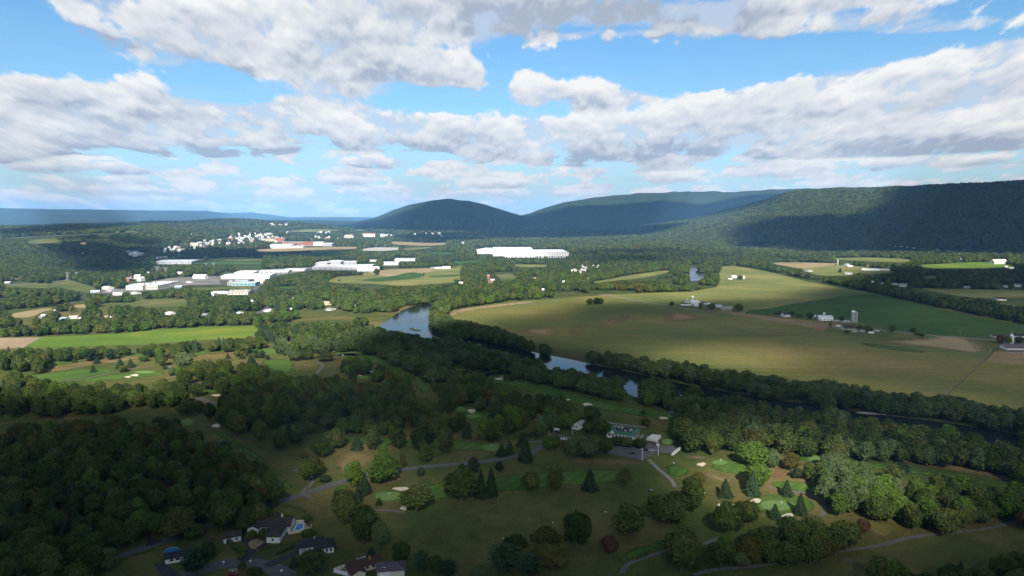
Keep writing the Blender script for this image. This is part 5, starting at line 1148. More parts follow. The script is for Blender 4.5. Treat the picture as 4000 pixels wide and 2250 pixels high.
# ------------------------------------------------------------------ buildings and things
class MB:
    def __init__(s): s.v = []; s.f = []; s.m = []
    def add(s, V, Fs, mi=0):
        o = len(s.v); s.v += [tuple(map(float, p)) for p in V]; s.f += [tuple(i + o for i in f) for f in Fs]; s.m += [mi] * len(Fs); return s
    def box(s, x0, x1, y0, y1, z0, z1, mi=0):
        V = [(x0, y0, z0), (x1, y0, z0), (x1, y1, z0), (x0, y1, z0), (x0, y0, z1), (x1, y0, z1), (x1, y1, z1), (x0, y1, z1)]
        return s.add(V, [(0, 3, 2, 1), (4, 5, 6, 7), (0, 1, 5, 4), (1, 2, 6, 5), (2, 3, 7, 6), (3, 0, 4, 7)], mi)
    def gable(s, x0, x1, y0, y1, z0, zr, ax='x', t=.18, mi=0):
        """pitched roof: a closed prism over the rectangle, ridge along ax"""
        if ax == 'x':
            ym = (y0 + y1) / 2
            V = [(x0, y0, z0), (x1, y0, z0), (x1, y1, z0), (x0, y1, z0), (x0, ym, zr), (x1, ym, zr), (x0, y0, z0 + t), (x1, y0, z0 + t), (x1, y1, z0 + t), (x0, y1, z0 + t), (x0, ym, zr + t), (x1, ym, zr + t)]
        else:
            xm = (x0 + x1) / 2
            V = [(x1, y0, z0), (x1, y1, z0), (x0, y1, z0), (x0, y0, z0), (xm, y0, zr), (xm, y1, zr), (x1, y0, z0 + t), (x1, y1, z0 + t), (x0, y1, z0 + t), (x0, y0, z0 + t), (xm, y0, zr + t), (xm, y1, zr + t)]
        return s.add(V, [(6, 7, 11, 10), (8, 9, 10, 11), (0, 4, 5, 1), (3, 2, 5, 4), (0, 1, 7, 6), (2, 3, 9, 8), (0, 6, 10, 4), (3, 4, 10, 9), (1, 5, 11, 7), (2, 8, 11, 5)], mi)
    def tri_end(s, x0, x1, y, z0, zr, th=.1, mi=0):
        xm = (x0 + x1) / 2
        return s.add([(x0, y, z0), (x1, y, z0), (xm, y, zr), (x0, y + th, z0), (x1, y + th, z0), (xm, y + th, zr)], [(0, 1, 2), (5, 4, 3), (0, 3, 4, 1), (1, 4, 5, 2), (2, 5, 3, 0)], mi)
    def gwall(s, x0, x1, y0, y1, z0, z1, zr, ax='x', mi=0):
        """walls with gable ends"""
        if ax == 'x':
            ym = (y0 + y1) / 2
            V = [(x0, y0, z0), (x1, y0, z0), (x1, y1, z0), (x0, y1, z0), (x0, y0, z1), (x1, y0, z1), (x1, y1, z1), (x0, y1, z1), (x0, ym, zr), (x1, ym, zr)]
            return s.add(V, [(0, 1, 5, 4), (2, 3, 7, 6), (1, 2, 6, 9, 5), (3, 0, 4, 8, 7), (0, 3, 2, 1), (4, 5, 9, 8), (6, 7, 8, 9)], mi)
        xm = (x0 + x1) / 2
        V = [(x0, y0, z0), (x1, y0, z0), (x1, y1, z0), (x0, y1, z0), (x0, y0, z1), (x1, y0, z1), (x1, y1, z1), (x0, y1, z1), (xm, y0, zr), (xm, y1, zr)]
        return s.add(V, [(0, 1, 5, 8, 4), (2, 3, 7, 9, 6), (1, 2, 6, 5), (3, 0, 4, 7), (0, 3, 2, 1), (5, 6, 9, 8), (7, 4, 8, 9)], mi)
    def hip(s, x0, x1, y0, y1, z0, zr, mi=0, t=.15):
        w = x1 - x0; d = y1 - y0; k = min(w, d) / 2
        if w >= d: r = [(x0 + k, (y0 + y1) / 2, zr), (x1 - k, (y0 + y1) / 2, zr)]
        else: r = [((x0 + x1) / 2, y0 + k, zr), ((x0 + x1) / 2, y1 - k, zr)]
        V = [(x0, y0, z0), (x1, y0, z0), (x1, y1, z0), (x0, y1, z0), (x0, y0, z0 + t), (x1, y0, z0 + t), (x1, y1, z0 + t), (x0, y1, z0 + t)] + r
        if w >= d: top = [(4, 5, 9, 8), (6, 7, 8, 9), (5, 6, 9), (7, 4, 8)]
        else: top = [(4, 5, 8), (5, 6, 9, 8), (6, 7, 9), (7, 4, 8, 9)]
        return s.add(V, top + [(0, 3, 2, 1), (0, 1, 5, 4), (1, 2, 6, 5), (2, 3, 7, 6), (3, 0, 4, 7)], mi)
    def cyl(s, x, y, z0, z1, r0, r1=None, k=16, mi=0, cap=True):
        r1 = r0 if r1 is None else r1
        V = [(x + r0 * math.cos(2 * math.pi * i / k), y + r0 * math.sin(2 * math.pi * i / k), z0) for i in range(k)] + [(x + r1 * math.cos(2 * math.pi * i / k), y + r1 * math.sin(2 * math.pi * i / k), z1) for i in range(k)]
        Fs = [(i, (i + 1) % k, k + (i + 1) % k, k + i) for i in range(k)]
        if cap: Fs += [tuple(range(k, 2 * k)), tuple(range(k - 1, -1, -1))]
        return s.add(V, Fs, mi)
    def dome(s, x, y, z, r, h, k=16, n=5, mi=0):
        for j in range(n):
            a, b = math.pi / 2 * j / n, math.pi / 2 * (j + 1) / n
            s.cyl(x, y, z + h * math.sin(a), z + h * math.sin(b), r * math.cos(a), max(r * math.cos(b), .01), k, mi, False)
        return s
    def bar(s, p, q, r, k=4, mi=0):
        V, Fc = tube(p, q, r, r, k); return s.add(V, [tuple(f) for f in Fc.tolist()] + [tuple(range(k - 1, -1, -1)), tuple(range(k, 2 * k))], mi)
    def wheel(s, x, y, z, r, w, k=12, mi=0):
        V = []
        for sx in (-w / 2, w / 2): V += [(x + sx, y + r * math.cos(2 * math.pi * i / k), z + r * math.sin(2 * math.pi * i / k)) for i in range(k)]
        return s.add(V, [(i, (i + 1) % k, k + (i + 1) % k, k + i) for i in range(k)] + [tuple(range(k - 1, -1, -1)), tuple(range(k, 2 * k))], mi)
    def mesh(s, name, *mats):
        me = bpy.data.meshes.new(name); me.from_pydata(s.v, [], s.f)
        for m in mats: me.materials.append(M[m])
        if len(mats) > 1: me.polygons.foreach_set('material_index', s.m)
        me.update(); return me
    def build(s, name, m, parent=None): return link(name, s.mesh(name, *([m] if isinstance(m, str) else m)), parent)
def GZ(px, py, z):
    u, yy, zz = dirof(px, py); t = (z - CAMZ) / zz
    return Vector((u * t, yy * t, z))
def mpp(px, py):
    p = G(px, py); dep = p.y * cp - (p.z - CAMZ) * sp
    return dep / F
def sinel(px, py):
    p = G(px, py); return (CAMZ - p.z) / math.sqrt(p.x ** 2 + p.y ** 2 + (CAMZ - p.z) ** 2)
def clear_box(o, lx0, lx1, ly0, ly1, h, side=2, part=1.0):
    """keep trees out of what the building shows of itself"""
    c, s = math.cos(o.rotation_euler.z), math.sin(o.rotation_euler.z)
    P = []
    for x in (lx0, lx1):
        for y in (ly0, ly1):
            for z in (0, h):
                P.append(project(np.array(o.location.x + c * x - s * y), np.array(o.location.y + s * x + c * y), o.location.z + z))
    xs = [float(p[0]) for p in P]; ys = [float(p[1]) for p in P]
    lo = min(ys) + (max(ys) - min(ys)) * part
    CLEAR.append([(min(xs) - side, min(ys)), (max(xs) + side, min(ys)), (max(xs) + side, lo), (min(xs) - side, lo)])
def at(k, x, y):
    (px, py), = Z(k, [(x, y)]); return px, py, G(px, py)
def windows(o, wall_y, xs, z0, z1, w, frame='white'):
    for x in xs:
        f = MB().box(x - w / 2 - .08, x + w / 2 + .08, wall_y - .07, wall_y - .003, z0 - .08, z1 + .08).build('window', frame, o)
        MB().box(x - w / 2, x + w / 2, wall_y - .1, wall_y - .072, z0, z1).build('pane', 'glass', f)
def windows_side(o, wall_x, ys, z0, z1, w, frame='white', sgn=1):
    for y in ys:
        a, b = sorted((wall_x + sgn * .003, wall_x + sgn * .07)); c, d = sorted((wall_x + sgn * .072, wall_x + sgn * .1))
        f = MB().box(a, b, y - w / 2 - .08, y + w / 2 + .08, z0 - .08, z1 + .08).build('window', frame, o)
        MB().box(c, d, y - w / 2, y + w / 2, z0, z1).build('pane', 'glass', f)
# ---------------- houses at the bottom left
def near_houses():
    px, py, p = at(21, 1050, 208)
    o = empty('ranch_house', p, R(2), 'white ranch house with dark L shaped roof beside the rectangular swimming pool', 'house')
    w = MB().gwall(-7, 8.2, 0, 7, 0, 2.5, 4.2).box(2.1, 6.9, -8.6, -.003, 0, 2.5)
    w.gwall(-7.2, -3.2, -1.6, -.003, 0, 2.3, 3.3, 'y'); w.build('wall', 'white', o)
    rf = MB().gable(-7.5, 8.7, -.6, 7.6, 2.45, 4.35); rf.hip(1.6, 7.4, -9.1, 3.4, 2.5, 4.3); rf.gable(-7.6, -2.8, -2.1, 2.5, 2.36, 3.5, 'y')
    rf.gable(-.5, 2.5, 4, 8.6, 2.6, 4.5, 'y')
    r = rf.build('roof', 'darkroof', o)
    MB().box(4.0, 4.6, 3.6, 4.2, 3.6, 5.5).build('chimney', 'cream', r); MB().box(-3.2, -2.2, 5.6, 6.4, 3.2, 3.6).build('skylight', 'white', r)
    windows(o, -1.6, (-5.2,), .9, 1.8, 1.4, 'greyw'); windows(o, 0, (-1.6, .9), .8, 1.9, 1.5, 'greyw'); windows(o, -8.6, (4.4,), .9, 1.7, .7, 'greyw')
    MB().box(-.6, .2, -.09, -.003, 0, 2.0).build('door', 'brownroof', o)
    # pool
    sheet('pool_terrace', Z(21, [(1250, 190), (1285, 105), (1410, 100), (1470, 170), (1390, 195), (1300, 205)]), M['paver'], .2, 0)
    sheet('pool_terrace', Z(21, [(1300, 190), (1338, 118), (1418, 118), (1405, 182), (1360, 194)]), M['white'], .26, 0)
    q = sheet('swimming_pool', Z(21, [(1318, 184), (1347, 125), (1407, 125), (1397, 172), (1358, 188)]), M['pool'], .3, 0, kind=None)
    tag(q, 'rectangular blue swimming pool on the terrace of the ranch house', 'swimming pool')
    def fence(pts, h, m, label, name='panel_fence'):
        W = [at(21, *a)[2] for a in pts]; f = empty(name, W[0], 0, label, 'fence')
        mb = MB(); pb = MB()
        for a, b in zip(W, W[1:]):
            d = (b - a); d.z = 0; L_ = d.length; d.normalize(); n_ = Vector((-d.y, d.x, 0)) * .03; a0, b0 = a - W[0], b - W[0]
            V = [a0 - n_, b0 - n_, b0 + n_, a0 + n_]; V = [(v.x, v.y, z) for z in (.08, h) for v in V]
            mb.add(V, [(0, 1, 5, 4), (1, 2, 6, 5), (2, 3, 7, 6), (3, 0, 4, 7), (4, 5, 6, 7), (3, 2, 1, 0)])
            for i in range(int(L_ / 2) + 1):
                c = a0 + d * (L_ * i / (int(L_ / 2) + 1)); pb.box(c.x - .07, c.x + .07, c.y - .07, c.y + .07, 0, h + .12)
        mb.build('panel', m, f); pb.build('posts', m, f)
    fence([(1285, 118), (1345, 112), (1412, 112)], 1.3, 'cream', 'pale panel fence behind the rectangular pool')
    fence([(1255, 228), (1310, 218), (1400, 203), (1470, 180), (1492, 140)], 1.1, 'cream', 'curved cream fence in front of the rectangular pool')
    fence([(2030, 482), (1905, 530), (1712, 610), (1850, 648)], 1.5, 'white', 'white vinyl privacy fence round the brown roofed house yard')
    # detached garage
    px, py, p = at(21, 690, 305)
    o = empty('detached_garage', p, R(24), 'small white garage with dark roof beside the round driveway', 'garage')
    MB().gwall(-3, 3, 0, 4.6, 0, 2, 3.1, 'x').build('wall', 'white', o); MB().gable(-3.3, 3.3, -.4, 5, 1.92, 3.2).build('roof', 'darkroof', o)
    MB().box(-2, -.3, -.07, -.003, 0, 1.7).build('door', 'greyw', o); windows(o, 0, (1.5,), .8, 1.4, .8, 'greyw')
    # black roofed house
    px, py, p = at(21, 1560, 432)
    o = empty('bungalow', p, R(20), 'white bungalow with wide black hip roof and paved drive', 'house')
    MB().box(-1, 5.2, 0, 6.5, 0, 2.3).box(-6.4, -1.003, 2.6, 9, 0, 2.3).build('wall', 'white', o)
    r = MB().hip(-1.8, 5.9, -.7, 7.2, 2.3, 4.0).hip(-7, 2.6, 2.0, 9.6, 2.34, 4.1).build('roof', 'blackroof', o)
    MB().box(-1.2, -.8, 5, 5.4, 3.6, 4.7).build('chimney', 'greyw', r)
    windows(o, 0, (0, 1.4, 2.8, 4.2), .7, 1.8, .7, 'white'); windows_side(o, 5.2, (2, 4), .8, 1.7, .8)
    MB().box(-6.1, -3.9, 2.53, 2.597, 0, 1.9).build('garage_door', 'greyw', o); MB().box(-3.4, -2.6, 2.53, 2.597, 0, 1.9).build('door', 'brick', o)
    # brown roofed house and garage
    px, py, p = at(21, 2020, 600)
    o = empty('brown_roofed_house', p, R(30), 'tan house with brown shingle roof behind the white fence', 'house')
    MB().gwall(-5.5, 6, 0, 5, 0, 2.0, 3.2).gwall(-5.5, -1, -4, -.003, 0, 2.0, 3.0, 'y').build('wall', 'cream', o)
    r = MB().gable(-6, 6.5, -.5, 5.5, 1.95, 3.35).gable(-6, -.5, -4.5, 2.5, 1.99, 3.2, 'y').build('roof', 'brownroof', o); MB().box(2, 2.6, 1.2, 1.8, 2.9, 4.2).build('chimney', 'brick', r)
    windows(o, 0, (1, 3.2, 5.2), .8, 1.7, 1.0)
    px, py, p = at(21, 2285, 655)
    o = empty('mauve_roofed_garage', p, R(8), 'tan garage with mauve brown hip roof at the bottom edge', 'garage')
    MB().box(-4.5, 4.5, 0, 6, 0, 2.2).build('wall', 'cream', o); r = MB().hip(-5, 5, -.5, 6.5, 2.2, 3.7).build('roof', 'purpleroof', o); MB().box(-3, -1.6, 1.0, 1.3, 2.75, 3.0).build('skylight', 'white', r)
    MB().box(-3.6, -.5, -.07, -.003, 0, 1.9).build('garage_door', 'white', o)
    # low white house with open carport
    px, py, p = at(1, 1262, 1100)
    o = empty('low_white_house', p, R(24), 'low white house with grey black roof below the round pool', 'house')
    MB().gwall(-3.2, 10, 0, 4.4, 0, 1.9, 2.9).build('wall', 'white', o); MB().gable(-3.7, 10.5, -.5, 4.9, 1.85, 3.0).build('roof', 'blackroof', o)
    MB().box(-3.29, -3.203, .8, 3.6, 0, 1.7).build('garage_door', 'black', o); windows(o, 0, (-1.2, .6, 3), .8, 1.6, 1.1, 'white')
    px, py, p = at(1, 1232, 1030)
    o = empty('round_pool', p, 0, 'round above ground pool with blue water behind the low white house', 'swimming pool')
    MB().cyl(0, 0, 0, .9, 2.5, k=28, cap=False).build('wall', 'greyw', o); MB().cyl(0, 0, .7, .72, 2.45, k=28).build('water', 'pool', o)
    MB().cyl(0, 0, .9, .95, 2.62, 2.62, 28, cap=False).build('rim', 'white', o)
    px, py, p = at(1, 1170, 655)
    o = empty('hidden_cottage', p, R(12), 'brown roofed cottage half hidden inside the dark wood', 'house')
    MB().gwall(-3.5, 3.5, 0, 5, 0, 3, 5).build('wall', 'cream', o); MB().gable(-4, 4, -.6, 5.6, 2.9, 5.1).build('roof', 'brownroof', o)
    clear_box(o, -3, 3, 0, 5, 5)
near_houses()
# ---------------- clubhouse
def clubhouse():
    c = GZ(*Z(22, [(1600, 450)])[0], 3.0)
    o = empty('clubhouse', (c.x, c.y, 0), R(-27), 'white clubhouse with green sloping roof edge and black flat top', 'clubhouse')
    MB().box(-15, 0, 0, 11, 0, 3).build('wall', 'white', o)
    V = []
    for z, e in ((2.95, .8), (4.1, -1.3), (4.1, -1.55), (3.6, -1.6)):
        V += [(-15 - e, -e, z), (e, -e, z), (e, 11 + e, z), (-15 - e, 11 + e, z)]
    Fs = [(i * 4 + j, i * 4 + (j + 1) % 4, i * 4 + 4 + (j + 1) % 4, i * 4 + 4 + j) for i in range(3) for j in range(4)] + [(3, 2, 1, 0)]
    r = MB().add(V, Fs).gable(-13.2, -9.8, -1.5, 3, 2.98, 5.0, 'y').build('roof', 'greenroof', o)
    MB().box(-13.4, -1.6, 1.6, 9.4, 3.5, 3.75).build('flat_roof', 'flatroof', r)
    MB().tri_end(-13, -10, -1.42, 3.0, 4.85, .1).build('gable_front', 'white', o)
    for (x, y, sx, sy, h) in [(-12.6, 7.8, .9, .8, .9), (-11.2, 8.2, .7, .6, .7), (-10.3, 6.8, 1.0, .9, .9), (-9.3, 8.3, .7, .7, 1.0), (-8.5, 8.0, .8, .7, .8), (-8.2, 5.4, .7, .7, .7), (-5.5, 3.2, .9, .8, .8), (-3.2, 4.2, .9, .8, .9), (-2.7, 5.4, 1.0, .8, 1.0)]:
        MB().box(x - sx / 2, x + sx / 2, y - sy / 2, y + sy / 2, 3.76, 3.76 + h).cyl(x, y, 3.76 + h, 3.9 + h, .25, k=10).build('roof_unit', 'steel', o)
    windows(o, 0, (-13.4, -9.4, -7.5, -5.5, -3.5, -1.5), .9, 2.2, 1.1); MB().box(-12, -11, -.08, -.003, 0, 2.2).build('door', 'greenroof', o)
    windows_side(o, 0, (1.6, 4.4, 7, 9.4), .8, 2.2, 1.2, 'greyw')
    d = MB().box(.2, 2.6, 3, 10, .5, .62); d.build('deck', 'wood', o)
    rl = MB()
    for y in np.linspace(3, 10, 8): rl.bar((2.55, y, 0), (2.55, y, 1.5), .05)
    rl.bar((2.55, 3, 1.45), (2.55, 10, 1.45), .05); rl.build('railing', 'white', o)
    clear_box(o, -15, 3, 0, 11, 4)
    # small buildings west of it
    px, py, p = at(22, 300, 262)
    o = empty('green_roofed_shed', p, R(5), 'small white shed with green metal roof beside the dirt pile', 'shed')
    MB().gwall(-1.8, 2.6, 0, 4, 0, 1.8, 3.2).build('wall', 'white', o); MB().gable(-2.1, 2.9, -.4, 4.4, 1.7, 3.3).build('roof', 'greenroof', o); MB().box(-.4, .6, -.07, -.003, 0, 1.5).build('door', 'greyw', o)
    clear_box(o, -2, 2.6, 0, 4, 3)
    px, py, p = at(22, 785, 345)
    o = empty('lodge', p, R(-38), 'small white lodge with grey gable roof and lean to porch', 'lodge')
    MB().gwall(-2, 2, 0, 6, 0, 2.2, 3.5, 'y').box(-2.2, 2, -2.4, -.003, 0, 1.3).build('wall', 'white', o); MB().gable(-2.4, 2.4, -.4, 6.4, 2.1, 3.6, 'y').box(-2.4, 2.2, -2.7, -.45, 1.3, 1.4).build('roof', 'greyroof', o)
    windows(o, 0, (0,), 1.5, 2.0, .7, 'greyw'); MB().box(-1.7, -.6, -2.47, -2.403, 0, 1.1).build('door', 'greyw', o)
    px, py, p = at(22, 460, 412)
    o = empty('cart_shelter', p, R(-4), 'open sided cart shelter with flat white and dark roof', 'shelter')
    MB().box(-.3, 2.8, 0, 3.4, 1.75, 1.87).build('roof', 'whiteroof', o); MB().box(-2.8, -.303, 0, 3.4, 1.75, 1.87).build('solar_roof', 'flatroof', o)
    for x in (-2.6, -.3, 2.6):
        for y in (.15, 3.2): MB().cyl(x, y, 0, 1.75, .06, k=8).build('post', 'white', o)
clubhouse()
# ---------------- vehicles
def car(name, p, rot, paint, label, s=.72, kind_='car', van=False):
    o = empty(name, p, rot, label, kind_); o.scale = (s, s, s)
    L_ = 4.5; b = MB()
    prof = [(-2.25, .35), (-2.2, .85), (-1.3, .98), (-.6, 1.0), (1.5, 1.0), (2.2, .92), (2.25, .4)]
    V = []
    for y in (-.88, .88): V += [(x, y, z) for x, z in prof]
    n = len(prof); b.add(V, [(i, i + 1, n + i + 1, n + i) for i in range(n - 1)] + [(0, n, 2 * n - 1, n - 1)] + [tuple(range(n - 1, -1, -1)), tuple(range(n, 2 * n))])
    b.build('body', paint, o)
    top = 1.75 if van else 1.48
    gx = [(-1.2, .98), (-.45, top - .06), (1.35 if van else .9, top - .06), (2.1 if van else 1.75, .98)]
    V = []
    for y, yy in ((-.82, -.66), (.82, .66)): V += [(gx[0][0], y, gx[0][1]), (gx[1][0], yy, gx[1][1]), (gx[2][0], yy, gx[2][1]), (gx[3][0], y, gx[3][1])]
    MB().add(V, [(0, 1, 5, 4), (1, 2, 6, 5), (2, 3, 7, 6), (3, 2, 1, 0), (4, 5, 6, 7), (0, 4, 7, 3)]).build('window', 'glass', o)
    MB().box(gx[1][0] + .05, gx[2][0] - .05, -.62, .62, top - .055, top).build('roof', paint, o)
    for x in (-1.4, 1.35):
        for y in (-.8, .8):
            w = MB().wheel(0, 0, 0, .34, .22); q = w.build('wheel', 'rubber', o); q.location = (x, y, .34); q.rotation_euler = (0, 0, math.pi / 2)
    for y in (-.6, .6): MB().box(-2.29, -2.24, y - .18, y + .18, .6, .76).build('headlight', 'steel', o)
    return o
def vehicles():
    for (x, y, r, paint, lab, van) in [(1580, 712, 8, 'black', 'black car alone in the middle of the car park', True), (1775, 668, -40, 'black', 'dark car at the kerb island behind the lamp post', False),
        (1860, 675, 5, 'greyw', 'dark grey car at the right end of the kerb island', False), (1945, 585, 80, 'white', 'white van parked beside the hedge', True), (1898, 582, 85, 'black', 'dark car parked left of the white van', False),
        (515, 420, 60, 'black', 'dark cart sized car beside the cart shelter', False), (598, 508, 5, 'white', 'white low car at the drive behind the silvery trees', False)]:
        px, py, p = at(22, x, y); p.z += .19; car('parked_car', p, R(r), paint, lab, van=van)
    px, py, p = at(21, 703, 632); o = car('red_truck', p, R(185), 'red', 'red truck with ladder rack at the bottom edge', .8, 'truck', True)
    rk = MB()
    for x in (-1.2, .2, 1.6):
        for y in (-.7, .7): rk.bar((x, y, 1.4), (x, y, 2.2), .04)
        rk.bar((x, -.7, 2.2), (x, .7, 2.2), .04)
    for y in (-.7, .7): rk.bar((-1.2, y, 2.2), (1.6, y, 2.2), .04)
    rk.build('ladder_rack', 'white', o)
    # golf carts
    def cart_parts(o, paint='white', roofm='white'):
        b = MB(); b.box(-1.2, .95, -.55, .55, .3, .5); b.box(.1, 1.1, -.55, .55, .5, .82); b.box(-1.2, -.95, -.5, .5, .5, .95)
        b.build('body', paint, o); MB().box(-.1, .5, -.5, .5, .823, .95).box(.5, .62, -.5, .5, .823, 1.3).build('seat', 'cream', o)
        MB().box(-.95, 1.0, -.58, .58, 1.75, 1.83).build('roof', roofm, o)
        ps = MB()
        for x in (-.9, .9):
            for y in (-.5, .5): ps.bar((x, y, .5), (x, y, 1.75), .03)
        ps.build('roof_frame', 'black', o)
        for x in (-.8, .75):
            for y in (-.5, .5):
                q = MB().wheel(0, 0, 0, .24, .18, 10).build('wheel', 'rubber', o); q.location = (x, y, .24); q.rotation_euler = (0, 0, math.pi / 2)
    proto = empty('golf_cart', (0, 0, 0)); cart_parts(proto); proto.scale = (.62,) * 3
    spots = []
    for i in range(6):
        for j in range(6):
            a = [(1790, 520), (1930, 545), (1995, 478), (1865, 462)]; u, v = (i + .3) / 5.6, (j + .2) / 5.4
            x = (a[0][0] * (1 - u) + a[1][0] * u) * (1 - v) + (a[3][0] * (1 - u) + a[2][0] * u) * v; y = (a[0][1] * (1 - u) + a[1][1] * u) * (1 - v) + (a[3][1] * (1 - u) + a[2][1] * u) * v
            spots.append((x, y, R(69), .24, 'white roofed golf cart in the block beside the clubhouse deck', 'golf carts in the block beside the clubhouse'))
    for i in range(8):
        spots.append((2160 + i * 14.5, 733 - i * 12.2, R(8), .02, 'white golf cart in the slanting row between hedge and big dark tree', 'golf carts in the row by the hedge'))
    first = True
    for (x, y, r, dz, lab, grp) in spots:
        px, py, p = at(22, x, y)
        if first: o = proto; first = False
        else:
            o = proto.copy(); col.objects.link(o)
            for ch in proto.children:
                c = ch.copy(); col.objects.link(c); c.parent = o
        o.location = (p.x, p.y, dz); o.rotation_euler = (0, 0, r + random.uniform(-.08, .08)); tag(o, lab, 'golf cart', grp)
    px, py, p = at(2, 2285, 592); o = empty('golf_cart', p, R(10), 'dark golf cart standing alone on the fairway end', 'golf cart'); o.scale = (.9,) * 3; cart_parts(o, 'black', 'black')
vehicles()
# ---------------- poles, lamps, pylons, signs, hedges
def pole(name, k, x, yb, yt, label, cat, arm=0, lamp=False, m='wood', group=None, r=.13):
    px, py, p = at(k, x, yb); s = ZM[k][2]
    h = (yb - yt) * s * mpp(px, py) / math.sqrt(1 - sinel(px, py) ** 2)
    o = empty(name, p, R(random.uniform(-8, 8)), label, cat, group)
    MB().cyl(0, 0, -.3, h, r, r * .7, 8).build('shaft', m, o)
    if arm:
        MB().box(-arm, arm, -.16, -.06, h * .93, h * .93 + .16).build('crossarm', m, o)
        ins = MB()
        for a in (-.9, -.45, .45, .9): ins.cyl(a * arm, -.11, h * .93 + .16, h * .93 + .42, .06, .04, 6)
        ins.build('insulator', 'steel', o)
    if lamp:
        MB().box(-.5, .5, -.12, .12, h - .05, h + .1).build('lamp_head', 'white', o)
    return o
def things():
    pole('lamp_post', 22, 1722, 803, 650, 'tall white lamp post at the near corner of the car park', 'lamp post', 0, True, 'white', r=.12)
    pole('lamp_post', 22, 1953, 735, 578, 'white lamp post at the hedge end beside the white van', 'lamp post', 0, True, 'white', r=.12)
    pole('lamp_post', 22, 725, 440, 342, 'thin white lamp post in front of the lodge', 'lamp post', 0, True, 'white', r=.09)
    pole('utility_pole', 22, 693, 182, 45, 'left one of two utility poles behind the lodge', 'utility pole', .8)
    pole('utility_pole', 22, 755, 207, 70, 'right one of two utility poles behind the lodge', 'utility pole', .8)
    pole('utility_pole', 21, 702, 300, 197, 'utility pole beside the small white garage', 'utility pole')
    pole('utility_pole', 21, 937, 405, 300, 'utility pole on the grass beside the round driveway', 'utility pole', .4)
    pole('utility_pole', 1, 1108, 1200, 1150, 'short pole beside the carport driveway', 'utility pole')
    pole('utility_pole', 1, 656, 735, 636, 'tall pole with wide crossarm standing in the dark wood', 'utility pole', 1.9)
    pole('utility_pole', 1, 2282, 780, 700, 'pole at the foot of the mown bank above the pool house', 'utility pole')
    for i, (k, x, yb, yt) in enumerate([(6, 105, 368, 345), (6, 313, 393, 370), (6, 205, 378, 356), (6, 1545, 532, 508), (6, 1660, 568, 545), (6, 1720, 545, 521), (6, 2118, 574, 546), (6, 2340, 592, 560), (5, 1985, 18, 5), (5, 2062, 30, 12), (5, 2148, 42, 22), (5, 2222, 52, 34), (5, 2305, 66, 46), (5, 2390, 80, 58)]):
        pole('utility_pole', k, x, yb, yt, 'thin utility pole of the line along the farm lane', 'utility pole', 1.0, group='utility poles along the farm lane', r=.2)
    # lattice pylons
    def pylon(k, x, yb, yt, wpx, label, group=None):
        px, py, p = at(k, x, yb); s = ZM[k][2] * mpp(px, py); h = (yb - yt) * s; w = wpx * s
        o = empty('lattice_pylon', p, R(random.uniform(-10, 10)), label, 'pylon', group)
        lg = MB(); br = MB(); b, t = w * .26, w * .10; r = .22
        lev = [0, .3, .55, .75, .9]; wd = [b, b * .75, b * .55, t, t]
        for i in range(4):
            for sx in (-1, 1):
                for sy in (-1, 1):
                    lg.bar((sx * wd[i], sy * wd[i], h * lev[i]), (sx * wd[i + 1], sy * wd[i + 1], h * lev[i + 1]), r)
                br.bar((sx * wd[i], -wd[i], h * lev[i]), (-sx * wd[i + 1], -wd[i + 1], h * lev[i + 1]), r * .6); br.bar((-wd[i], sx * wd[i], h * lev[i]), (-wd[i + 1], -sx * wd[i + 1], h * lev[i + 1]), r * .6)
        lg.build('leg', 'steel', o); br.build('bracing', 'steel', o)
        am = MB()
        for sx in (-1, 1): am.bar((sx * t, 0, h * .9), (sx * w / 2, 0, h), r); am.bar((sx * t, 0, h * .8), (sx * w / 2, 0, h), r * .7)
        am.bar((-w / 2, 0, h), (w / 2, 0, h), r); am.build('crossarm', 'steel', o)
    for a in [(11, 683, 812, 733, 46, 'left one of two large steel pylons above the hill meadow'), (11, 777, 808, 730, 40, 'right one of two large steel pylons above the hill meadow'),
              (11, 2075, 684, 640, 38, 'left one of two steel pylons in the dark power line field'), (11, 2152, 682, 637, 34, 'right one of two steel pylons in the dark power line field'),
              (11, 1587, 765, 672, 60, 'left one of two dim pylons behind the cream works'), (11, 1672, 775, 682, 62, 'right one of two dim pylons behind the cream works')]: pylon(*a)
    for i, x in enumerate((1605, 1655, 1725, 1778, 1812, 1865, 1905, 1945)): pole('substation_mast', 12, x, 512 - (i % 3) * 4, 458 + (i % 2) * 14, 'thin steel mast of the substation below the town', 'mast', 4, False, 'steel', 'masts of the substation', .45)
    sheet('substation_yard', Z(12, [(1560, 505), (1720, 485), (1950, 487), (1960, 510), (1800, 522), (1600, 520)]), M['concrete'], .3)
    # mailboxes, tee signs
    for k, x, y, lab in [(21, 1185, 615, 'white mailbox on a post at the lower road edge'), (21, 870, 515, 'white mailbox at the drive mouth left of the lawn'), (21, 603, 528, 'white mailbox left of the long hedge end')]:
        px, py, p = at(k, x, y); o = empty('mailbox', p, R(20), lab, 'mailbox'); MB().box(-.06, .06, -.06, .06, 0, .8).build('post', 'white', o); MB().box(-.35, .35, -.18, .18, .8, 1.05).gable(-.36, .36, -.2, .2, 1.05, 1.2, 'x', .02).build('box', 'white', o)
    for k, x, y, lab in [(2, 1583, 832, 'pale tee marker right of the large near tree'), (2, 1960, 755, 'pale tee marker beyond the large dim slope tree'), (2, 1225, 948, 'pale tee marker left of the near dark trees'), (3, 58, 400, 'white flag post on the bright practice green'), (3, 280, 620, 'pale T shaped sign right of the very large dark tree')]:
        px, py, p = at(k, x, y); o = empty('tee_sign', p, 0, lab, 'sign'); MB().cyl(0, 0, 0, 1.3, .05, k=6).build('post', 'wood', o); MB().box(-.3, .3, -.04, .04, 1.0, 1.4).build('board', 'flag', o)
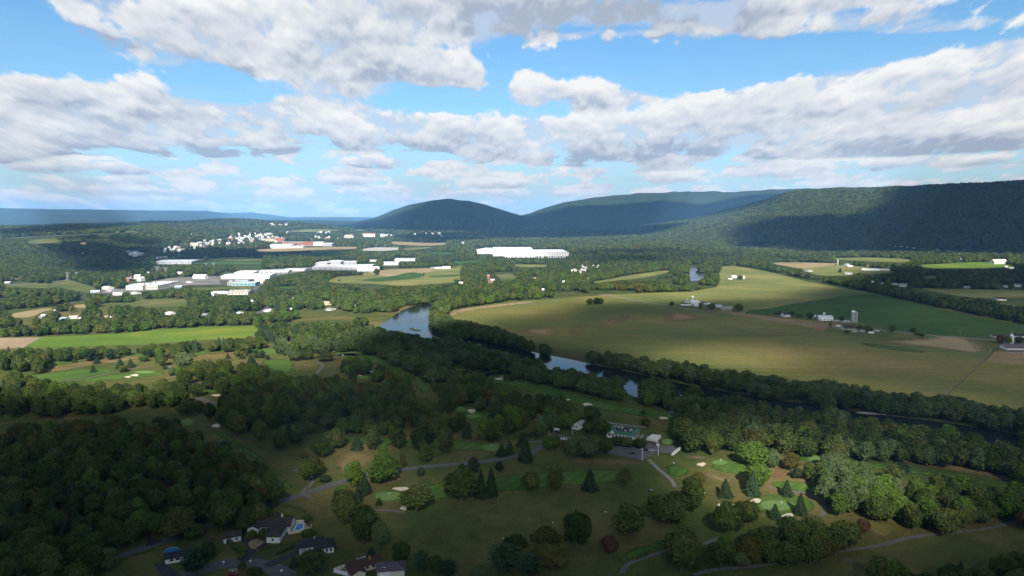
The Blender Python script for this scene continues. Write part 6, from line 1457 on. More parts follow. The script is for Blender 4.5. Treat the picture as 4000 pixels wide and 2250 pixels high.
    # flag sticks on the greens
    for k, x, y, lab in [(2, 405, 628, 'flagstick on the sunlit putting green with two white bunkers'), (3, 830, 690, 'flagstick on the bright putting green inside the curved path'), (3, 395, 382, 'flagstick on the small round bright green near the bunker'), (2, 1140, 275, 'flagstick on the shaded green by two squat spruces'), (5, 915, 828, 'flagstick on the shaded green beside the oval bunker')]:
        px, py, p = at(k, x, y); p.z += .1; o = empty('flagstick', p, 0, lab, 'golf flag'); MB().cyl(0, 0, 0, 1.7, .025, k=6).build('pole', 'white', o); MB().box(0, .45, -.01, .01, 1.35, 1.65).build('flag', 'flag', o)
    # hedges
    def hedge(k, pts, w, h, label):
        P = Z(k, pts); W = [G(*q) for q in P]; V, Fc = [], []; r = np.random.default_rng(len(label)); parts = []
        for a, b in zip(W, W[1:]):
            n = max(2, int((b - a).length / .9))
            for i in range(n):
                c = a.lerp(b, i / n); v, f = ico(np.array([c.x, c.y, h * .45]) - np.array([W[0].x, W[0].y, 0]), 1.0, 2); c0 = v.mean(0)
                v = (v - c0) * np.array([w * .62, w * .62, h * .55]) * r.uniform(.85, 1.15, 3); v *= (1 + r.normal(0, .07, (len(v), 1))); parts.append((v + c0, f, r.uniform(.1, .6)))
        me = poly_mesh('hedge', parts, [M['leaf']]); o = link('hedge', me, None, (W[0].x, W[0].y, 0)); tag(o, label, 'hedge')
    hedge(21, [(655, 320), (700, 350), (760, 400), (815, 430), (780, 470), (755, 495)], 1.6, 1.8, 'tall curved hedge along the driveway beside the small garage')
    hedge(21, [(1150, 425), (1230, 390), (1340, 345)], 1.4, .9, 'low shrub hedge on the bank below the ranch house')
    hedge(21, [(990, 380), (1080, 355), (1180, 335), (1330, 310)], 1.2, .6, 'thin low hedge at the top of the lawn bank')
    hedge(22, [(1790, 545), (1900, 560), (1960, 575), (2080, 598), (2160, 590)], 1.0, .9, 'clipped hedge between parked golf carts and the car park')
    hedge(22, [(1920, 725), (2000, 712), (2080, 715), (2140, 730)], 1.0, .8, 'clipped hedge at the near right corner of the car park')
    hedge(22, [(2150, 715), (2210, 675), (2250, 645)], .9, .8, 'clipped hedge behind the slanting row of golf carts')
    hedge(22, [(1800, 438), (1880, 448), (1975, 462)], .9, .7, 'dark hedge along the far side of the golf cart block')
    hedge(1, [(890, 1075), (960, 1045), (1040, 1030), (1130, 1000)], 1.1, .7, 'low dark hedge along the lower road above the round pool')
    hedge(1, [(2050, 690), (2130, 705), (2200, 740)], 1.3, .8, 'row of low shrubs on the mown bank above the ranch house')
    hedge(2, [(2180, 1078), (2230, 1055), (2275, 1042)], .9, .8, 'dark flower bed shrubs beside the near cart path')
    hedge(2, [(35, 425), (60, 420)], 1.6, .8, 'single low green bush on the tan dry patch')
    # dead trees
    for k, x, yb, yt, lab in [(1, 288, 945, 838, 'bare grey dead tree in the dark wood'), (4, 2090, 235, 182, 'bare pale dead tree right of the bright strip field'), (4, 2368, 852, 772, 'bare dead tree above the pale dirt scar'), (3, 1080, 380, 330, 'thin bare dead tree on the far bright fairway')]:
        px, py, p = at(k, x, yb); h = (yb - yt) * ZM[k][2] * mpp(px, py) / .93; r = np.random.default_rng(int(x)); t = empty('dead_tree', p, 0, lab, 'dead tree')
        CLEAR.append([(px - 8, py - (yb - yt) * ZM[k][2]), (px + 8, py - (yb - yt) * ZM[k][2]), (px + 8, py), (px - 8, py)])
        tr = MB().bar((0, 0, -.3), (0, 0, h * .5), h * .022, 6).bar((0, 0, h * .5), (h * .03, 0, h), h * .012, 5); tr.build('trunk', 'deadwood', t); bb = MB()
        for i in range(9):
            z = h * (.35 + .065 * i); a = i * 2.2; L_ = h * .28 * (1 - i / 14)
            e = np.array([math.cos(a) * L_, math.sin(a) * L_, z + L_ * .9]); bb.bar((0, 0, z), e, h * .008); bb.bar(e * .6 + np.array([0, 0, z * .4]), e + np.array([-.2 * L_, .3 * L_, .3 * L_]), h * .005)
        bb.build('branches', 'deadwood', t)
things()
# ---------------- silos, barns, farms
def silo(k, x, yb, yt, wpx, label, m='silo', cap='whiteroof', dome=True):
    px, py, p = at(k, x, yb); s = ZM[k][2] * mpp(px, py); h = (yb - yt) * s / math.sqrt(1 - sinel(px, py) ** 2); r = wpx * s / 2
    p.y += r
    o = empty('silo', p, 0, label, 'silo'); b = MB().cyl(0, 0, -.3, h - (r * .6 if dome else 0), r, k=24)
    b.build('barrel', m, o); hp = MB()
    for z in np.arange(1, h - r, 1.5): hp.cyl(0, 0, z, z + .09, r + .04, k=24, cap=False)
    hp.build('hoops', 'steel', o)
    if dome: MB().dome(0, 0, h - r * .6 + .003, r * 1.02, r * .75, 24).build('dome', cap, o)
    MB().box(-.35, .35, -r - .35, -r + .02, 0, h - r * .5).build('chute', 'greyw', o)
    clear_box(o, -r, r, -r, r, h)
def barn(k, x0, x1, yb, hw, hr, depth, label, wallm='white', roofm='metalroof', yaw=0, ax='x', name='barn', cat='barn', win=4, gambrel=False, clear=True):
    """building whose front wall runs from x0 to x1 at row yb; wall height hw and roof rise hr in zoom pixels, depth in metres"""
    px, py, p = at(k, (x0 + x1) / 2, yb); s = ZM[k][2] * mpp(px, py); W = (x1 - x0) * s / max(.3, math.cos(yaw)); H = hw * s; Rr = hr * s
    o = empty(name, p, yaw, label, cat); a, b = -W / 2, W / 2; e = min(.5, W * .03)
    if gambrel:
        MB().box(a, b, 0, depth, -.3, H).build('wall', wallm, o)
        zz = [(0, H), (depth * .16, H + Rr * .72), (depth / 2, H + Rr), (depth * .84, H + Rr * .72), (depth, H)]
        V = [(x, y, z + .02) for x in (a - e, b + e) for y, z in zz]; MB().add(V, [(i, 5 + i, 6 + i, 1 + i) for i in range(4)] + [(0, 1, 2, 3, 4), (9, 8, 7, 6, 5), (0, 4, 9, 5)]).build('roof', roofm, o)
    elif hr > 0:
        t = .15 if W < 30 else .3
        MB().gwall(a, b, 0, depth, -.3, H, H + Rr, ax).build('wall', wallm, o); MB().gable(a - e, b + e, -e, depth + e, H - (Rr * 2 * e / depth if ax == 'x' else Rr * 2 * e / W) + .01, H + Rr + .01, ax, t).build('roof', roofm, o)
    else:
        MB().box(a, b, 0, depth, -.3, H).build('wall', wallm, o); MB().box(a - .15, b + .15, -.15, depth + .15, H + .002, H + .5).build('roof', roofm, o)
    if win and hw > 5:
        d = min(1.6, W / win * .5); 
        for i in range(win): 
            xx = a + W * (i + .5) / win; f = MB().box(xx - d / 2, xx + d / 2, -.12, -.003, H * .35, H * .75).build('window', 'glass', o)
        MB().box(a + W * .02 + d * .1, a + W * .02 + d * .9, -.12, -.003, 0, H * .8).build('door', 'greyw', o)
    if cat in ('building', 'warehouse'):
        zt = H + .5 if hr <= 0 else H + Rr * .5; vn = int(min(9, max(2, W / 14)))
        for i in range(vn):
            xx = a + W * (i + .5 + random.uniform(-.25, .25)) / vn; yy = depth * random.uniform(.12, .3 if hr > 0 else .85); sz = min(1.6, depth * .06) * random.uniform(.7, 1.3); zb = H + .48 if hr <= 0 else H + Rr * 2 * yy / depth - .2
            MB().box(xx - sz, xx + sz, yy - sz, yy + sz, zb, zb + sz * 1.5).build('roof_vent', 'steel', o)
        MB().box(a, b, -.1, -.004, 0, H * .12).build('plinth', 'greyroof', o)
        if hr <= 0: MB().box(a - .2, b + .2, -.22, -.152, H * .93, H + .52).build('fascia', 'greyw', o)
    if clear: clear_box(o, a, b, 0, depth, H + Rr)
    return o
silo(23, 305, 112, 49, 29, 'tall dark silo with white dome at the upper farm')
silo(23, 243, 130, 79, 22, 'pale grey silo left of the tall domed one at the upper farm', 'concrete', 'concrete')
silo(23, 218, 127, 84, 16, 'short slim silo, leftmost of three at the upper farm', 'silo', 'concrete', False)
barn(23, 288, 390, 138, 18, 20, 12, 'white barn with pale metal roof in front of the tall domed silo', yaw=R(14))
barn(23, 178, 290, 158, 10, 5, 5, 'long low white shed left of the upper farm barn', roofm='whiteroof', yaw=R(-6), name='farm_shed', cat='shed')
barn(23, 316, 368, 166, 14, 8, 6, 'small white shed in front of the upper farm barn', roofm='whiteroof', name='farm_shed', cat='shed', yaw=R(-12))
barn(23, 436, 470, 150, 14, 8, 5, 'small grey bin shed in the middle of the upper farm', 'greyw', name='farm_shed', cat='shed', win=1)
barn(23, 470, 508, 146, 12, 10, 6, 'white gabled bin right of the grey one at the upper farm', ax='y', name='farm_shed', cat='shed', win=1)
barn(23, 556, 626, 182, 16, 16, 10, 'grey metal roofed shed right of the dark trees at the upper farm', 'greyw', yaw=R(-14), name='farm_shed', cat='shed')
barn(23, 622, 735, 203, 18, 18, 10, 'long open grey shed at the right end of the upper farm', 'greyw', 'greyroof', R(-16), name='farm_shed', cat='shed')
barn(23, 1326, 1398, 282, 26, 20, 8, 'white farmhouse with black roof between dark trees', 'white', 'blackroof', R(10), name='farmhouse', cat='house', win=3)
barn(23, 1722, 1868, 326, 24, 32, 14, 'white barn with rounded gambrel roof below the small white silo', 'white', 'metalroof', R(-8), gambrel=True)
barn(23, 1640, 1732, 300, 20, 14, 10, 'grey shed joined to the left of the white gambrel barn', 'greyw', 'metalroof', R(-10), name='farm_shed', cat='shed')
barn(23, 1868, 1945, 334, 10, 5, 6, 'low pale shed right of the white gambrel barn', 'cream', 'greyroof', R(-5), name='farm_shed', cat='shed')
silo(23, 1776, 290, 234, 24, 'small white silo behind the gambrel barn', 'white')
silo(23, 2104, 347, 213, 44, 'tall dark silo with white dome, biggest of the lower farm', 'silo')
silo(23, 2137, 345, 225, 24, 'paler open topped silo touching the biggest silo', 'concrete', 'concrete', False)
barn(23, 1995, 2082, 350, 12, 14, 8, 'low grey shed at the foot of the tall silos', 'greyw', 'greyroof', R(22), name='farm_shed', cat='shed')
barn(23, 1998, 2140, 425, 18, 26, 10, 'dark roofed farmhouse below the tall silos', 'cream', 'darkroof', R(12), name='farmhouse', cat='house')
for x, y, m_, lab in [(1940, 396, 'white', 'white trailer left of the dark roofed farmhouse'), (2115, 457, 'greyw', 'grey trailer below the dark roofed farmhouse'), (2202, 453, 'greyw', 'grey trailer in the middle of the lower farmyard'), (2300, 470, 'white', 'white trailer at the right of the lower farmyard'), (2362, 451, 'greyw', 'pale trailer farthest right in the lower farmyard')]:
    px, py, p = at(23, x, y); o = empty('farm_trailer', p, R(-8), lab, 'trailer'); MB().box(-2.6, 2.6, 0, 2, .5, 2.0).build('body', m_, o)
    for xx in (-1.4, 1.4):
        q = MB().wheel(0, 0, 0, .45, .3, 10).build('wheel', 'rubber', o); q.location = (xx, -.05, .45); q.rotation_euler = (0, 0, math.pi / 2)
for a in [(6, 478, 512, 160, 10, 8, 10, 'white barn left of the tree at the far field farm'), (6, 452, 482, 170, 5, 3, 8, 'low white shed at the far field farm'), (6, 553, 570, 165, 12, 8, 7, 'tall white house right of the tree at the far field farm')]:
    barn(*a, roofm='whiteroof', name='farm_building', cat='barn', win=2)
# church, school and houses at the right edge
def church():
    px, py, p = at(26, 2195, 690); s = ZM[26][2] * mpp(px, py)
    o = empty('church', p, R(14), 'white church with pointed steeple at the right edge', 'church')
    w = 110 * s; h = 150 * s; hr = 60 * s
    MB().gwall(-w / 2, w / 2, 0, w * 1.9, -.3, h, h + hr, 'y').build('wall', 'white', o); MB().gable(-w / 2 - .3, w / 2 + .3, -.3, w * 1.9 + .3, h - .25, h + hr + .05, 'y').build('roof', 'darkroof', o)
    t = 32 * s; MB().box(-t, t, -.5, 2 * t, -.3, h + 95 * s).build('tower', 'white', o); b = MB().cyl(0, t * .75, h + 95 * s + .003, h + 175 * s, t * 1.15, .05, 4); b.build('steeple', 'white', o)
    MB().bar((0, t * .75, h + 170 * s), (0, t * .75, h + 235 * s), .08).build('finial', 'steel', o); windows(o, -.5, (0,), h + 40 * s, h + 75 * s, t * .7, 'greyw'); MB().box(-.6, .6, -.6, -.503, 0, 2.2).build('door', 'brownroof', o)
church()
barn(26, 2035, 2900, 845, 60, 85, 9, 'long low white school with mauve roof at the right edge', 'white', 'purpleroof', R(-4), name='school_building', cat='school', win=14)
barn(26, 2100, 2900, 935, 30, 25, 4, 'low porch wing with mauve roof in front of the school', 'cream', 'purpleroof', R(-4), name='school_porch', cat='porch', win=8)
barn(26, 2285, 2560, 495, 45, 45, 8, 'black roofed white house right of the church', 'white', 'blackroof', R(-5), name='house', cat='house', win=4)
barn(26, 1680, 1990, 492, 30, 35, 7, 'long dark roofed white house left of the church', 'white', 'darkroof', R(-3), name='house', cat='house', win=5)
# east farms
barn(14, 1232, 1345, 878, 9, 9, 14, 'left one of two long white roofed poultry houses', 'white', 'whiteroof', R(-30), name='poultry_house', cat='barn', win=6)
barn(14, 1318, 1430, 878, 9, 9, 14, 'right one of two long white roofed poultry houses', 'cream', 'metalroof', R(-30), name='poultry_house', cat='barn', win=6)
silo(14, 1016, 828, 785, 13, 'lone silo beside the far tan field')
for i, (k, x, y, w, wm, rm, lab) in enumerate([(14, 1102, 830, 26, 'white', 'greyroof', 'white house right of the lone far silo'), (14, 1120, 845, 44, 'white', 'whiteroof', 'low white barn in the east meadow'), (14, 785, 885, 44, 'white', 'greyroof', 'white house at the left corner of the east meadow'),
    (14, 1105, 908, 56, 'white', 'greyroof', 'white farm with several roofs in front of the poultry houses'), (14, 1275, 835, 34, 'brick', 'darkroof', 'brick house behind the poultry houses'), (14, 1315, 978, 26, 'white', 'whiteroof', 'white house among trees below the poultry houses'), (14, 1575, 1010, 70, 'white', 'greyroof', 'long pale roofed house in the dim east wood'),
    (14, 1500, 995, 44, 'white', 'greyroof', 'pale house left of the long roofed one in the dim east wood'), (14, 1400, 990, 34, 'greyw', 'greyroof', 'grey house left in the dim east wood'), (14, 2100, 1022, 46, 'greyw', 'greyroof', 'grey house at the top edge of the olive field'), (14, 2430, 1015, 30, 'white', 'greyroof', 'pale house at the right of the dim east wood'), (14, 2530, 1010, 60, 'white', 'greyroof', 'wide pale house farthest right in the dim east wood'),
    (14, 2385, 1125, 70, 'white', 'darkroof', 'dark roofed house between trees at the east edge'), (14, 2475, 862, 34, 'cream', 'whiteroof', 'white house at the end of the east bright field'), (14, 2430, 850, 22, 'cream', 'whiteroof', 'small white house at the end of the east bright field'), (14, 2380, 822, 120, 'cream', 'cream', 'long cream house row behind the east bright field'), (14, 2055, 785, 22, 'white', 'greyroof', 'pale house at the top of the east bright field'),
    (13, 228, 555, 40, 'white', 'whiteroof', 'tall white house at the edge of the riverside estate'), (13, 840, 510, 34, 'tan', 'darkroof', 'tan house among the riverside trees'), (13, 905, 612, 28, 'white', 'whiteroof', 'small white house above the golden field'), (13, 1073, 545, 28, 'white', 'whiteroof', 'small white house between riverside trees'), (13, 785, 520, 14, 'white', 'whiteroof', 'tiny white house left of the tan house'),
    (12, 1960, 845, 0, '', '', ''), (12, 2350, 700, 60, 'white', 'whiteroof', 'white farm by the patchwork fields'), (12, 2430, 700, 80, 'white', 'whiteroof', 'long low white barn by the patchwork fields'), (12, 2285, 695, 30, 'white', 'greyroof', 'white house left at the patchwork fields farm'),
    (11, 955, 940, 74, 'greyw', 'metalroof', 'grey barn left of the white house above the hill meadow'), (11, 1052, 903, 82, 'white', 'whiteroof', 'white house with long roof above the grey barn'), (11, 1085, 930, 54, 'greyw', 'metalroof', 'low grey shed right of the grey barn'), (11, 1335, 952, 54, 'white', 'whiteroof', 'white trailer like house below the cream works'), (11, 1180, 962, 74, 'white', 'whiteroof', 'row of low white sheds below the grey barn'),
    (11, 1790, 890, 66, 'bluewall', 'metalroof', 'teal sided shed right of the cream works'), (11, 1888, 842, 44, 'white', 'whiteroof', 'small white shed above the teal one'), (11, 1482, 742, 40, 'greyw', 'whiteroof', 'pale shed in the dim trees above the works'), (11, 1795, 748, 58, 'white', 'whiteroof', 'long pale shed in the trees above the works'), (11, 2000, 800, 130, 'white', 'whiteroof', 'long white shed left of the big white factory'),
    (11, 615, 1210, 60, 'bluewall', 'metalroof', 'blue house among trees above the bright field'), (11, 400, 1195, 36, 'greyw', 'greyroof', 'grey house among trees near the left tan field'), (11, 732, 1198, 70, 'white', 'cream', 'pale house left of the white one above the bright field'), (11, 800, 1203, 26, 'white', 'whiteroof', 'white house gable above the bright field'), (11, 1018, 1188, 14, 'white', 'whiteroof', 'tiny white house above the bright field'),
    (11, 1120, 1192, 28, 'white', 'whiteroof', 'small white house above the middle of the bright field'), (11, 1236, 1184, 38, 'white', 'whiteroof', 'white house right of the small one above the bright field'), (11, 1683, 1158, 68, 'white', 'whiteroof', 'long white bungalow below the dry meadow'), (11, 2040, 1175, 66, 'bluewall', 'greyroof', 'blue roofed house in the trees right of the dry meadow'), (11, 2390, 1148, 28, 'white', 'whiteroof', 'white gabled house in the woods left of the road'), (11, 2520, 1028, 48, 'white', 'whiteroof', 'white shed in the woods below the works'),
    (11, 545, 1125, 18, 'white', 'whiteroof', 'tiny white house right of the left tan field'), (11, 160, 812, 36, 'white', 'whiteroof', 'white house beside the highway'), (11, 65, 845, 50, 'greyw', 'whiteroof', 'grey house beside the highway at the left edge'), (11, 825, 548, 18, 'white', 'whiteroof', 'tiny house in the shaded hill wood'), (11, 1915, 355, 14, 'white', 'whiteroof', 'single white house on the far hill'), (11, 430, 1172, 34, 'white', 'whiteroof', 'white house behind the grey one near the left tan field'),
    (12, 612, 1130, 56, 'white', 'whiteroof', 'white house with porch beside the woodland road'), (12, 655, 1118, 22, 'white', 'whiteroof', 'small white house beside the porch house'), (12, 856, 1110, 36, 'white', 'whiteroof', 'white house in the middle of the woods'), (12, 1240, 1115, 60, 'white', 'greyroof', 'pale house in the woods near the river'), (12, 1500, 1072, 34, 'cream', 'whiteroof', 'cream house behind the pale trees near the river'), (12, 890, 995, 60, 'tan', 'darkroof', 'tan gabled house in the woods above'), (12, 1365, 1050, 24, 'white', 'whiteroof', 'tiny white house left of the pale trees'), (12, 1225, 1060, 90, 'tan', 'tan', 'long tan shed in the woods left of the pale trees')]):
    if not w: continue
    s_ = R(random.choice((-20, -8, 8, 20)))
    barn(k, x - w / 2, x + w / 2, y, max(9, w * .2), max(6, w * .14), 9 if w < 50 else 12, lab, wm, rm, s_, name='house' if 'house' in lab or 'bungalow' in lab else 'farm_shed', cat='house' if 'house' in lab or 'bungalow' in lab else 'shed', win=2)
# ---------------- works and warehouses (front wall columns, base row, wall height, depth)
for (k, x0, x1, yb, hw, hr, dep, wm, rm, yaw, win, lab) in [
    (11, 1268, 1435, 913, 46, 0, 40, 'cream', 'whiteroof', 0, 0, 'blank walled left half of the cream works'), (11, 1437, 1586, 906, 40, 0, 40, 'cream', 'whiteroof', 0, 5, 'right half of the cream works with two rows of windows'),
    (11, 1500, 1672, 866, 20, 6, 50, 'white', 'whiteroof', 0, 0, 'low white sheds behind the cream works'), (11, 1590, 1672, 888, 14, 0, 20, 'white', 'whiteroof', 0, 3, 'low white loading shed right of the cream works'),
    (12, 295, 478, 752, 16, 10, 60, 'white', 'whiteroof', R(-4), 0, 'rear white hall of the west factory'), (12, 172, 642, 800, 30, 8, 60, 'white', 'whiteroof', R(6), 9, 'long white main hall of the west factory'),
    (12, 270, 506, 869, 30, 6, 26, 'bluewall', 'metalroof', R(2), 6, 'teal fronted hall of the west factory'), (12, 228, 268, 866, 34, 0, 26, 'greyw', 'greyroof', 0, 2, 'grey end block left of the teal fronted hall'), (12, 300, 432, 830, 14, 4, 20, 'bluewall', 'metalroof', R(3), 3, 'pale blue shed between the white and teal halls'),
    (12, 508, 596, 842, 30, 10, 30, 'white', 'whiteroof', R(18), 3, 'white shed at the right end of the west factory'), (12, 552, 830, 742, 16, 10, 50, 'greyw', 'whiteroof', R(8), 6, 'long white roofed hall right of the west factory'), (12, 800, 1000, 722, 16, 5, 40, 'white', 'whiteroof', R(4), 4, 'low white hall left of the big factory'),
    (12, 1086, 1662, 706, 26, 8, 90, 'greyw', 'whiteroof', R(4), 11, 'wide low hall of the big factory'), (12, 1115, 1230, 672, 34, 0, 50, 'greyw', 'whiteroof', 0, 0, 'left tall box of the big factory'), (12, 1232, 1366, 662, 34, 0, 60, 'greyw', 'whiteroof', R(6), 0, 'right tall box of the big factory'),
    (12, 1540, 1752, 722, 30, 10, 50, 'white', 'whiteroof', R(12), 5, 'white shed in front of the right end of the big factory'), (12, 1388, 1524, 648, 18, 8, 40, 'greyw', 'metalroof', R(6), 3, 'bluish roofed hall behind the big factory'),
    (12, 1785, 1945, 660, 22, 6, 50, 'white', 'whiteroof', R(3), 5, 'white shed right of the big factory'), (12, 1910, 2112, 620, 16, 8, 60, 'white', 'metalroof', R(3), 4, 'pale roofed shed beyond the right shed of the big factory'), (12, 1650, 1722, 624, 10, 0, 30, 'cream', 'whiteroof', 0, 2, 'small cream shed above the big factory'),
    (12, 232, 432, 958, 26, 14, 34, 'cream', 'concrete', R(5), 6, 'tan roofed long shed below the west factory'), (12, 60, 228, 948, 14, 5, 20, 'white', 'whiteroof', R(-3), 4, 'row of white sheds left of the tan roofed shed'), (12, 40, 88, 974, 22, 10, 12, 'white', 'whiteroof', 0, 2, 'white house left of the tan roofed shed'),
    (11, 1570, 1920, 650, 26, 6, 80, 'greyw', 'metalroof', R(4), 6, 'grey blue shopping hall in the cloud shade'), (11, 1300, 1400, 558, 16, 5, 40, 'white', 'whiteroof', 0, 3, 'pale hall left in the shaded suburb'), (11, 1905, 1992, 468, 28, 0, 60, 'cream', 'whiteroof', 0, 4, 'yellow cream school at the edge of the town'),
    (12, 650, 870, 492, 34, 8, 70, 'white', 'whiteroof', 0, 0, 'big white hall at the left of the town works'), (12, 870, 988, 490, 22, 0, 40, 'white', 'whiteroof', 0, 0, 'low white annex of the town works'), (12, 780, 990, 455, 24, 6, 60, 'brick', 'greyroof', 0, 8, 'long brick hall behind the white town works'), (12, 985, 1090, 466, 36, 6, 60, 'brick', 'brick', 0, 6, 'tall brick block of the town works'),
    (12, 1092, 1190, 466, 34, 6, 60, 'white', 'whiteroof', 0, 4, 'white block right of the tall brick one'), (12, 1192, 1280, 470, 26, 6, 60, 'greyw', 'whiteroof', 0, 4, 'pale grey block at the right end of the town works'), (12, 1405, 1484, 386, 22, 10, 60, 'tan', 'tan', 0, 3, 'tan stepped building above the town works'), (12, 1585, 1712, 375, 30, 8, 60, 'white', 'brick', 0, 5, 'white and brick school right of the town'),
    (12, 700, 800, 425, 30, 8, 40, 'brick', 'brick', 0, 4, 'red brick block in the middle of the town'), (12, 600, 700, 420, 26, 6, 40, 'tan', 'brick', 0, 4, 'tan block left of the red brick one in town'), (13, 222, 242, 236, 32, 0, 12, 'concrete', 'concrete', 0, 0, 'grey grain tower left of the white warehouse'), (13, 436, 458, 545, 60, 6, 8, 'brick', 'greyroof', 0, 2, 'slim brick tower house in the riverside estate'), (13, 465, 500, 545, 20, 8, 10, 'brick', 'whiteroof', 0, 2, 'brick house right of the slim tower'),
    (13, 345, 486, 306, 38, 0, 110, 'white', 'whiteroof', R(-14), 0, 'low left wing of the great white warehouse'), (13, 485, 815, 326, 66, 0, 90, 'white', 'whiteroof', R(2), 0, 'tall windowless block of the great white warehouse'), (13, 576, 828, 330, 20, 0, 12, 'white', 'whiteroof', R(2), 16, 'low front annex of the great white warehouse'),
    (13, 815, 1125, 326, 30, 0, 230, 'white', 'whiteroof', R(2), 14, 'long low right wing of the great white warehouse')]:
    if '1125' == str(x1): dep = 200
    barn(k, x0, x1, yb, hw, hr, dep, lab, wm, rm, yaw, name='warehouse' if k == 13 and x0 in (345, 485, 576, 815) else 'works_building', cat='warehouse' if k == 13 else 'building', win=win)
def trailers():
    me = MB().box(-1.3, 1.3, -6, 6, .9, 3.7).box(-1.0, 1.0, -5.5, -3.5, 0, .897, 1).box(-1.0, 1.0, 6.003, 8.2, .5, 2.9, 1).mesh('truck_trailer', 'white', 'greyw')
    for i in range(26):
        x = 590 + i * 20 + random.uniform(-5, 5); px, py, p = at(13, x, 337 + (i % 3)); o = link('truck_trailer', me, None, p, R(random.uniform(-6, 6))); tag(o, 'white truck trailer parked along the front of the great white warehouse', 'trailer', 'trailers parked along the great warehouse')
        clear_box(o, -1.5, 1.5, -4, 4, 4, 0)
trailers()
# ---------------- houses of the far town and the suburbs: a few pixels each
def town():
    meshes = []; HOUSES = []
    TOWNM = [('white', 'greyroof'), ('white', 'whiteroof'), ('cream', 'darkroof'), ('white', 'metalroof'), ('brick', 'greyroof'), ('greyw', 'whiteroof')]
    for i, (wm, rm) in enumerate(TOWNM):
        b = MB().gwall(-6, 6, 0, 9, -3, 5.5, 8.5, 'x', 0); b.gable(-6.5, 6.5, -.5, 9.5, 5.0, 8.6, 'x', .3, 1); meshes.append(b.mesh('house', wm, rm))
    r = np.random.default_rng(5); n = 0
    T = [(11, [(1660, 480), (2050, 415), (2576, 385), (2576, 440), (2000, 500), (1900, 530), (1600, 530)] , 84, 'small pale house on the left slope of the far town', 'houses on the left slope of the far town'),
         (11, [(1280, 535), (1480, 545), (1470, 590), (1330, 580)], 22, 'small pale house in the cloud shaded suburb', 'houses of the shaded suburb'),
         (11, [(1560, 590), (1800, 560), (1820, 580), (1600, 605)], 6, 'small pale house above the shaded shopping hall', 'houses above the shopping hall'),
         (12, [(300, 335), (550, 330), (850, 330), (870, 380), (850, 420), (650, 435), (400, 445), (0, 480), (0, 420), (200, 390)], 120, 'small pale house packed in the middle of the far town', 'houses in the middle of the far town'),
         (12, [(1000, 385), (1500, 355), (1500, 395), (1050, 405)], 46, 'small pale house right of the far town centre', 'houses right of the town centre'),
         (12, [(1700, 350), (2000, 365), (1950, 382), (1750, 380)], 40, 'small pale house beside the far white and brick school', 'houses beside the far school'),
         (12, [(640, 240), (850, 225), (850, 262), (700, 270)], 22, 'small pale house on the hill above the far town', 'houses on the hill above town'),
         (12, [(2050, 352), (2350, 342), (2570, 360), (2400, 388)], 34, 'small pale house at the foot of the round mountain', 'houses at the foot of the round mountain'),
         (12, [(1120, 325), (1280, 325), (1280, 340), (1120, 340)], 8, 'small pale house on the pale fields beyond the town', 'houses on the fields beyond town'),
         (14, [(1380, 650), (1500, 655), (1700, 700), (1900, 700), (2060, 722), (1750, 725), (1450, 680)], 17, 'small pale house at the foot of the dark right mountain', 'houses at the foot of the right mountain'),
         (14, [(2340, 730), (2560, 738), (2560, 752), (2340, 745)], 6, 'small pale house at the right end of the mountain foot', 'houses at the right mountain end'),
         (13, [(1120, 420), (1240, 405), (1420, 395), (1600, 400), (1590, 418), (1340, 430), (1330, 465), (1130, 470)], 26, 'small white house of the hamlet below the white warehouse', 'houses of the riverside hamlet'),
         (11, [(1300, 790), (1450, 790), (1450, 830), (1300, 825)], 6, 'small grey house behind the cream works', 'houses behind the cream works')]
    for (k, P, cnt, lab, grp) in T:
        Q = Z(k, P); xs = [p[0] for p in Q]; ys = [p[1] for p in Q]; c = 0
        while c < cnt:
            x = r.uniform(min(xs), max(xs)); y = r.uniform(min(ys), max(ys))
            if not inpoly(np.array([x]), np.array([y]), Q)[0]: continue
            p = G(x, y); c += 1; sc_ = r.uniform(.55, .95) * (.7 if k == 13 else 1.0) * (.8 if k == 14 else 1)
            sc_ *= 1 + .25 * float(p.y > 3200)
            HOUSES.append((p.y, p, sc_, int(r.choice(6, p=[.2, .14, .2, .12, .17, .17])), r.choice([0, 1.57]) + r.uniform(-.4, .4), lab, grp))
    HOUSES.sort(key=lambda t: t[0])
    for i, (_, p, sc_, mi, rot, lab, grp) in enumerate(HOUSES):
        if i < 215:
            o = link('house', meshes[mi], None, p, rot); o.scale = (sc_, sc_, sc_); tag(o, lab, 'house', grp)
            clear_box(o, -4 * sc_, 4 * sc_, 0, 7 * sc_, 7 * sc_, 0, .9)
    rest = MB(); far = HOUSES[215:]
    V, Fs, Ms = [], [], []
    keys = ['white', 'greyroof', 'whiteroof', 'cream', 'darkroof', 'metalroof', 'brick', 'greyw']
    for (_, p, sc_, mi, rot, lab, grp) in far:
        me = meshes[mi]; c_, s_ = math.cos(rot), math.sin(rot); off = len(V)
        for v in me.vertices: V.append((p.x + sc_ * (c_ * v.co.x - s_ * v.co.y), p.y + sc_ * (s_ * v.co.x + c_ * v.co.y), p.z + sc_ * v.co.z))
        mm = [keys.index(k_) for k_ in TOWNM[mi]]
        for f in me.polygons: Fs.append(tuple(i + off for i in f.vertices)); Ms.append(mm[f.material_index])
        tmp = empty('tmp', p, rot); clear_box(tmp, -4 * sc_, 4 * sc_, 0, 7 * sc_, 7 * sc_, 0, .9); bpy.data.objects.remove(tmp)
    me = bpy.data.meshes.new('town_houses'); me.from_pydata(V, [], Fs)
    for k_ in keys: me.materials.append(M[k_])
    me.polygons.foreach_set('material_index', Ms); me.update()
    tag(link('town_houses', me), 'farthest small houses of the pale town below the hills', 'houses', None, 'stuff')
town()
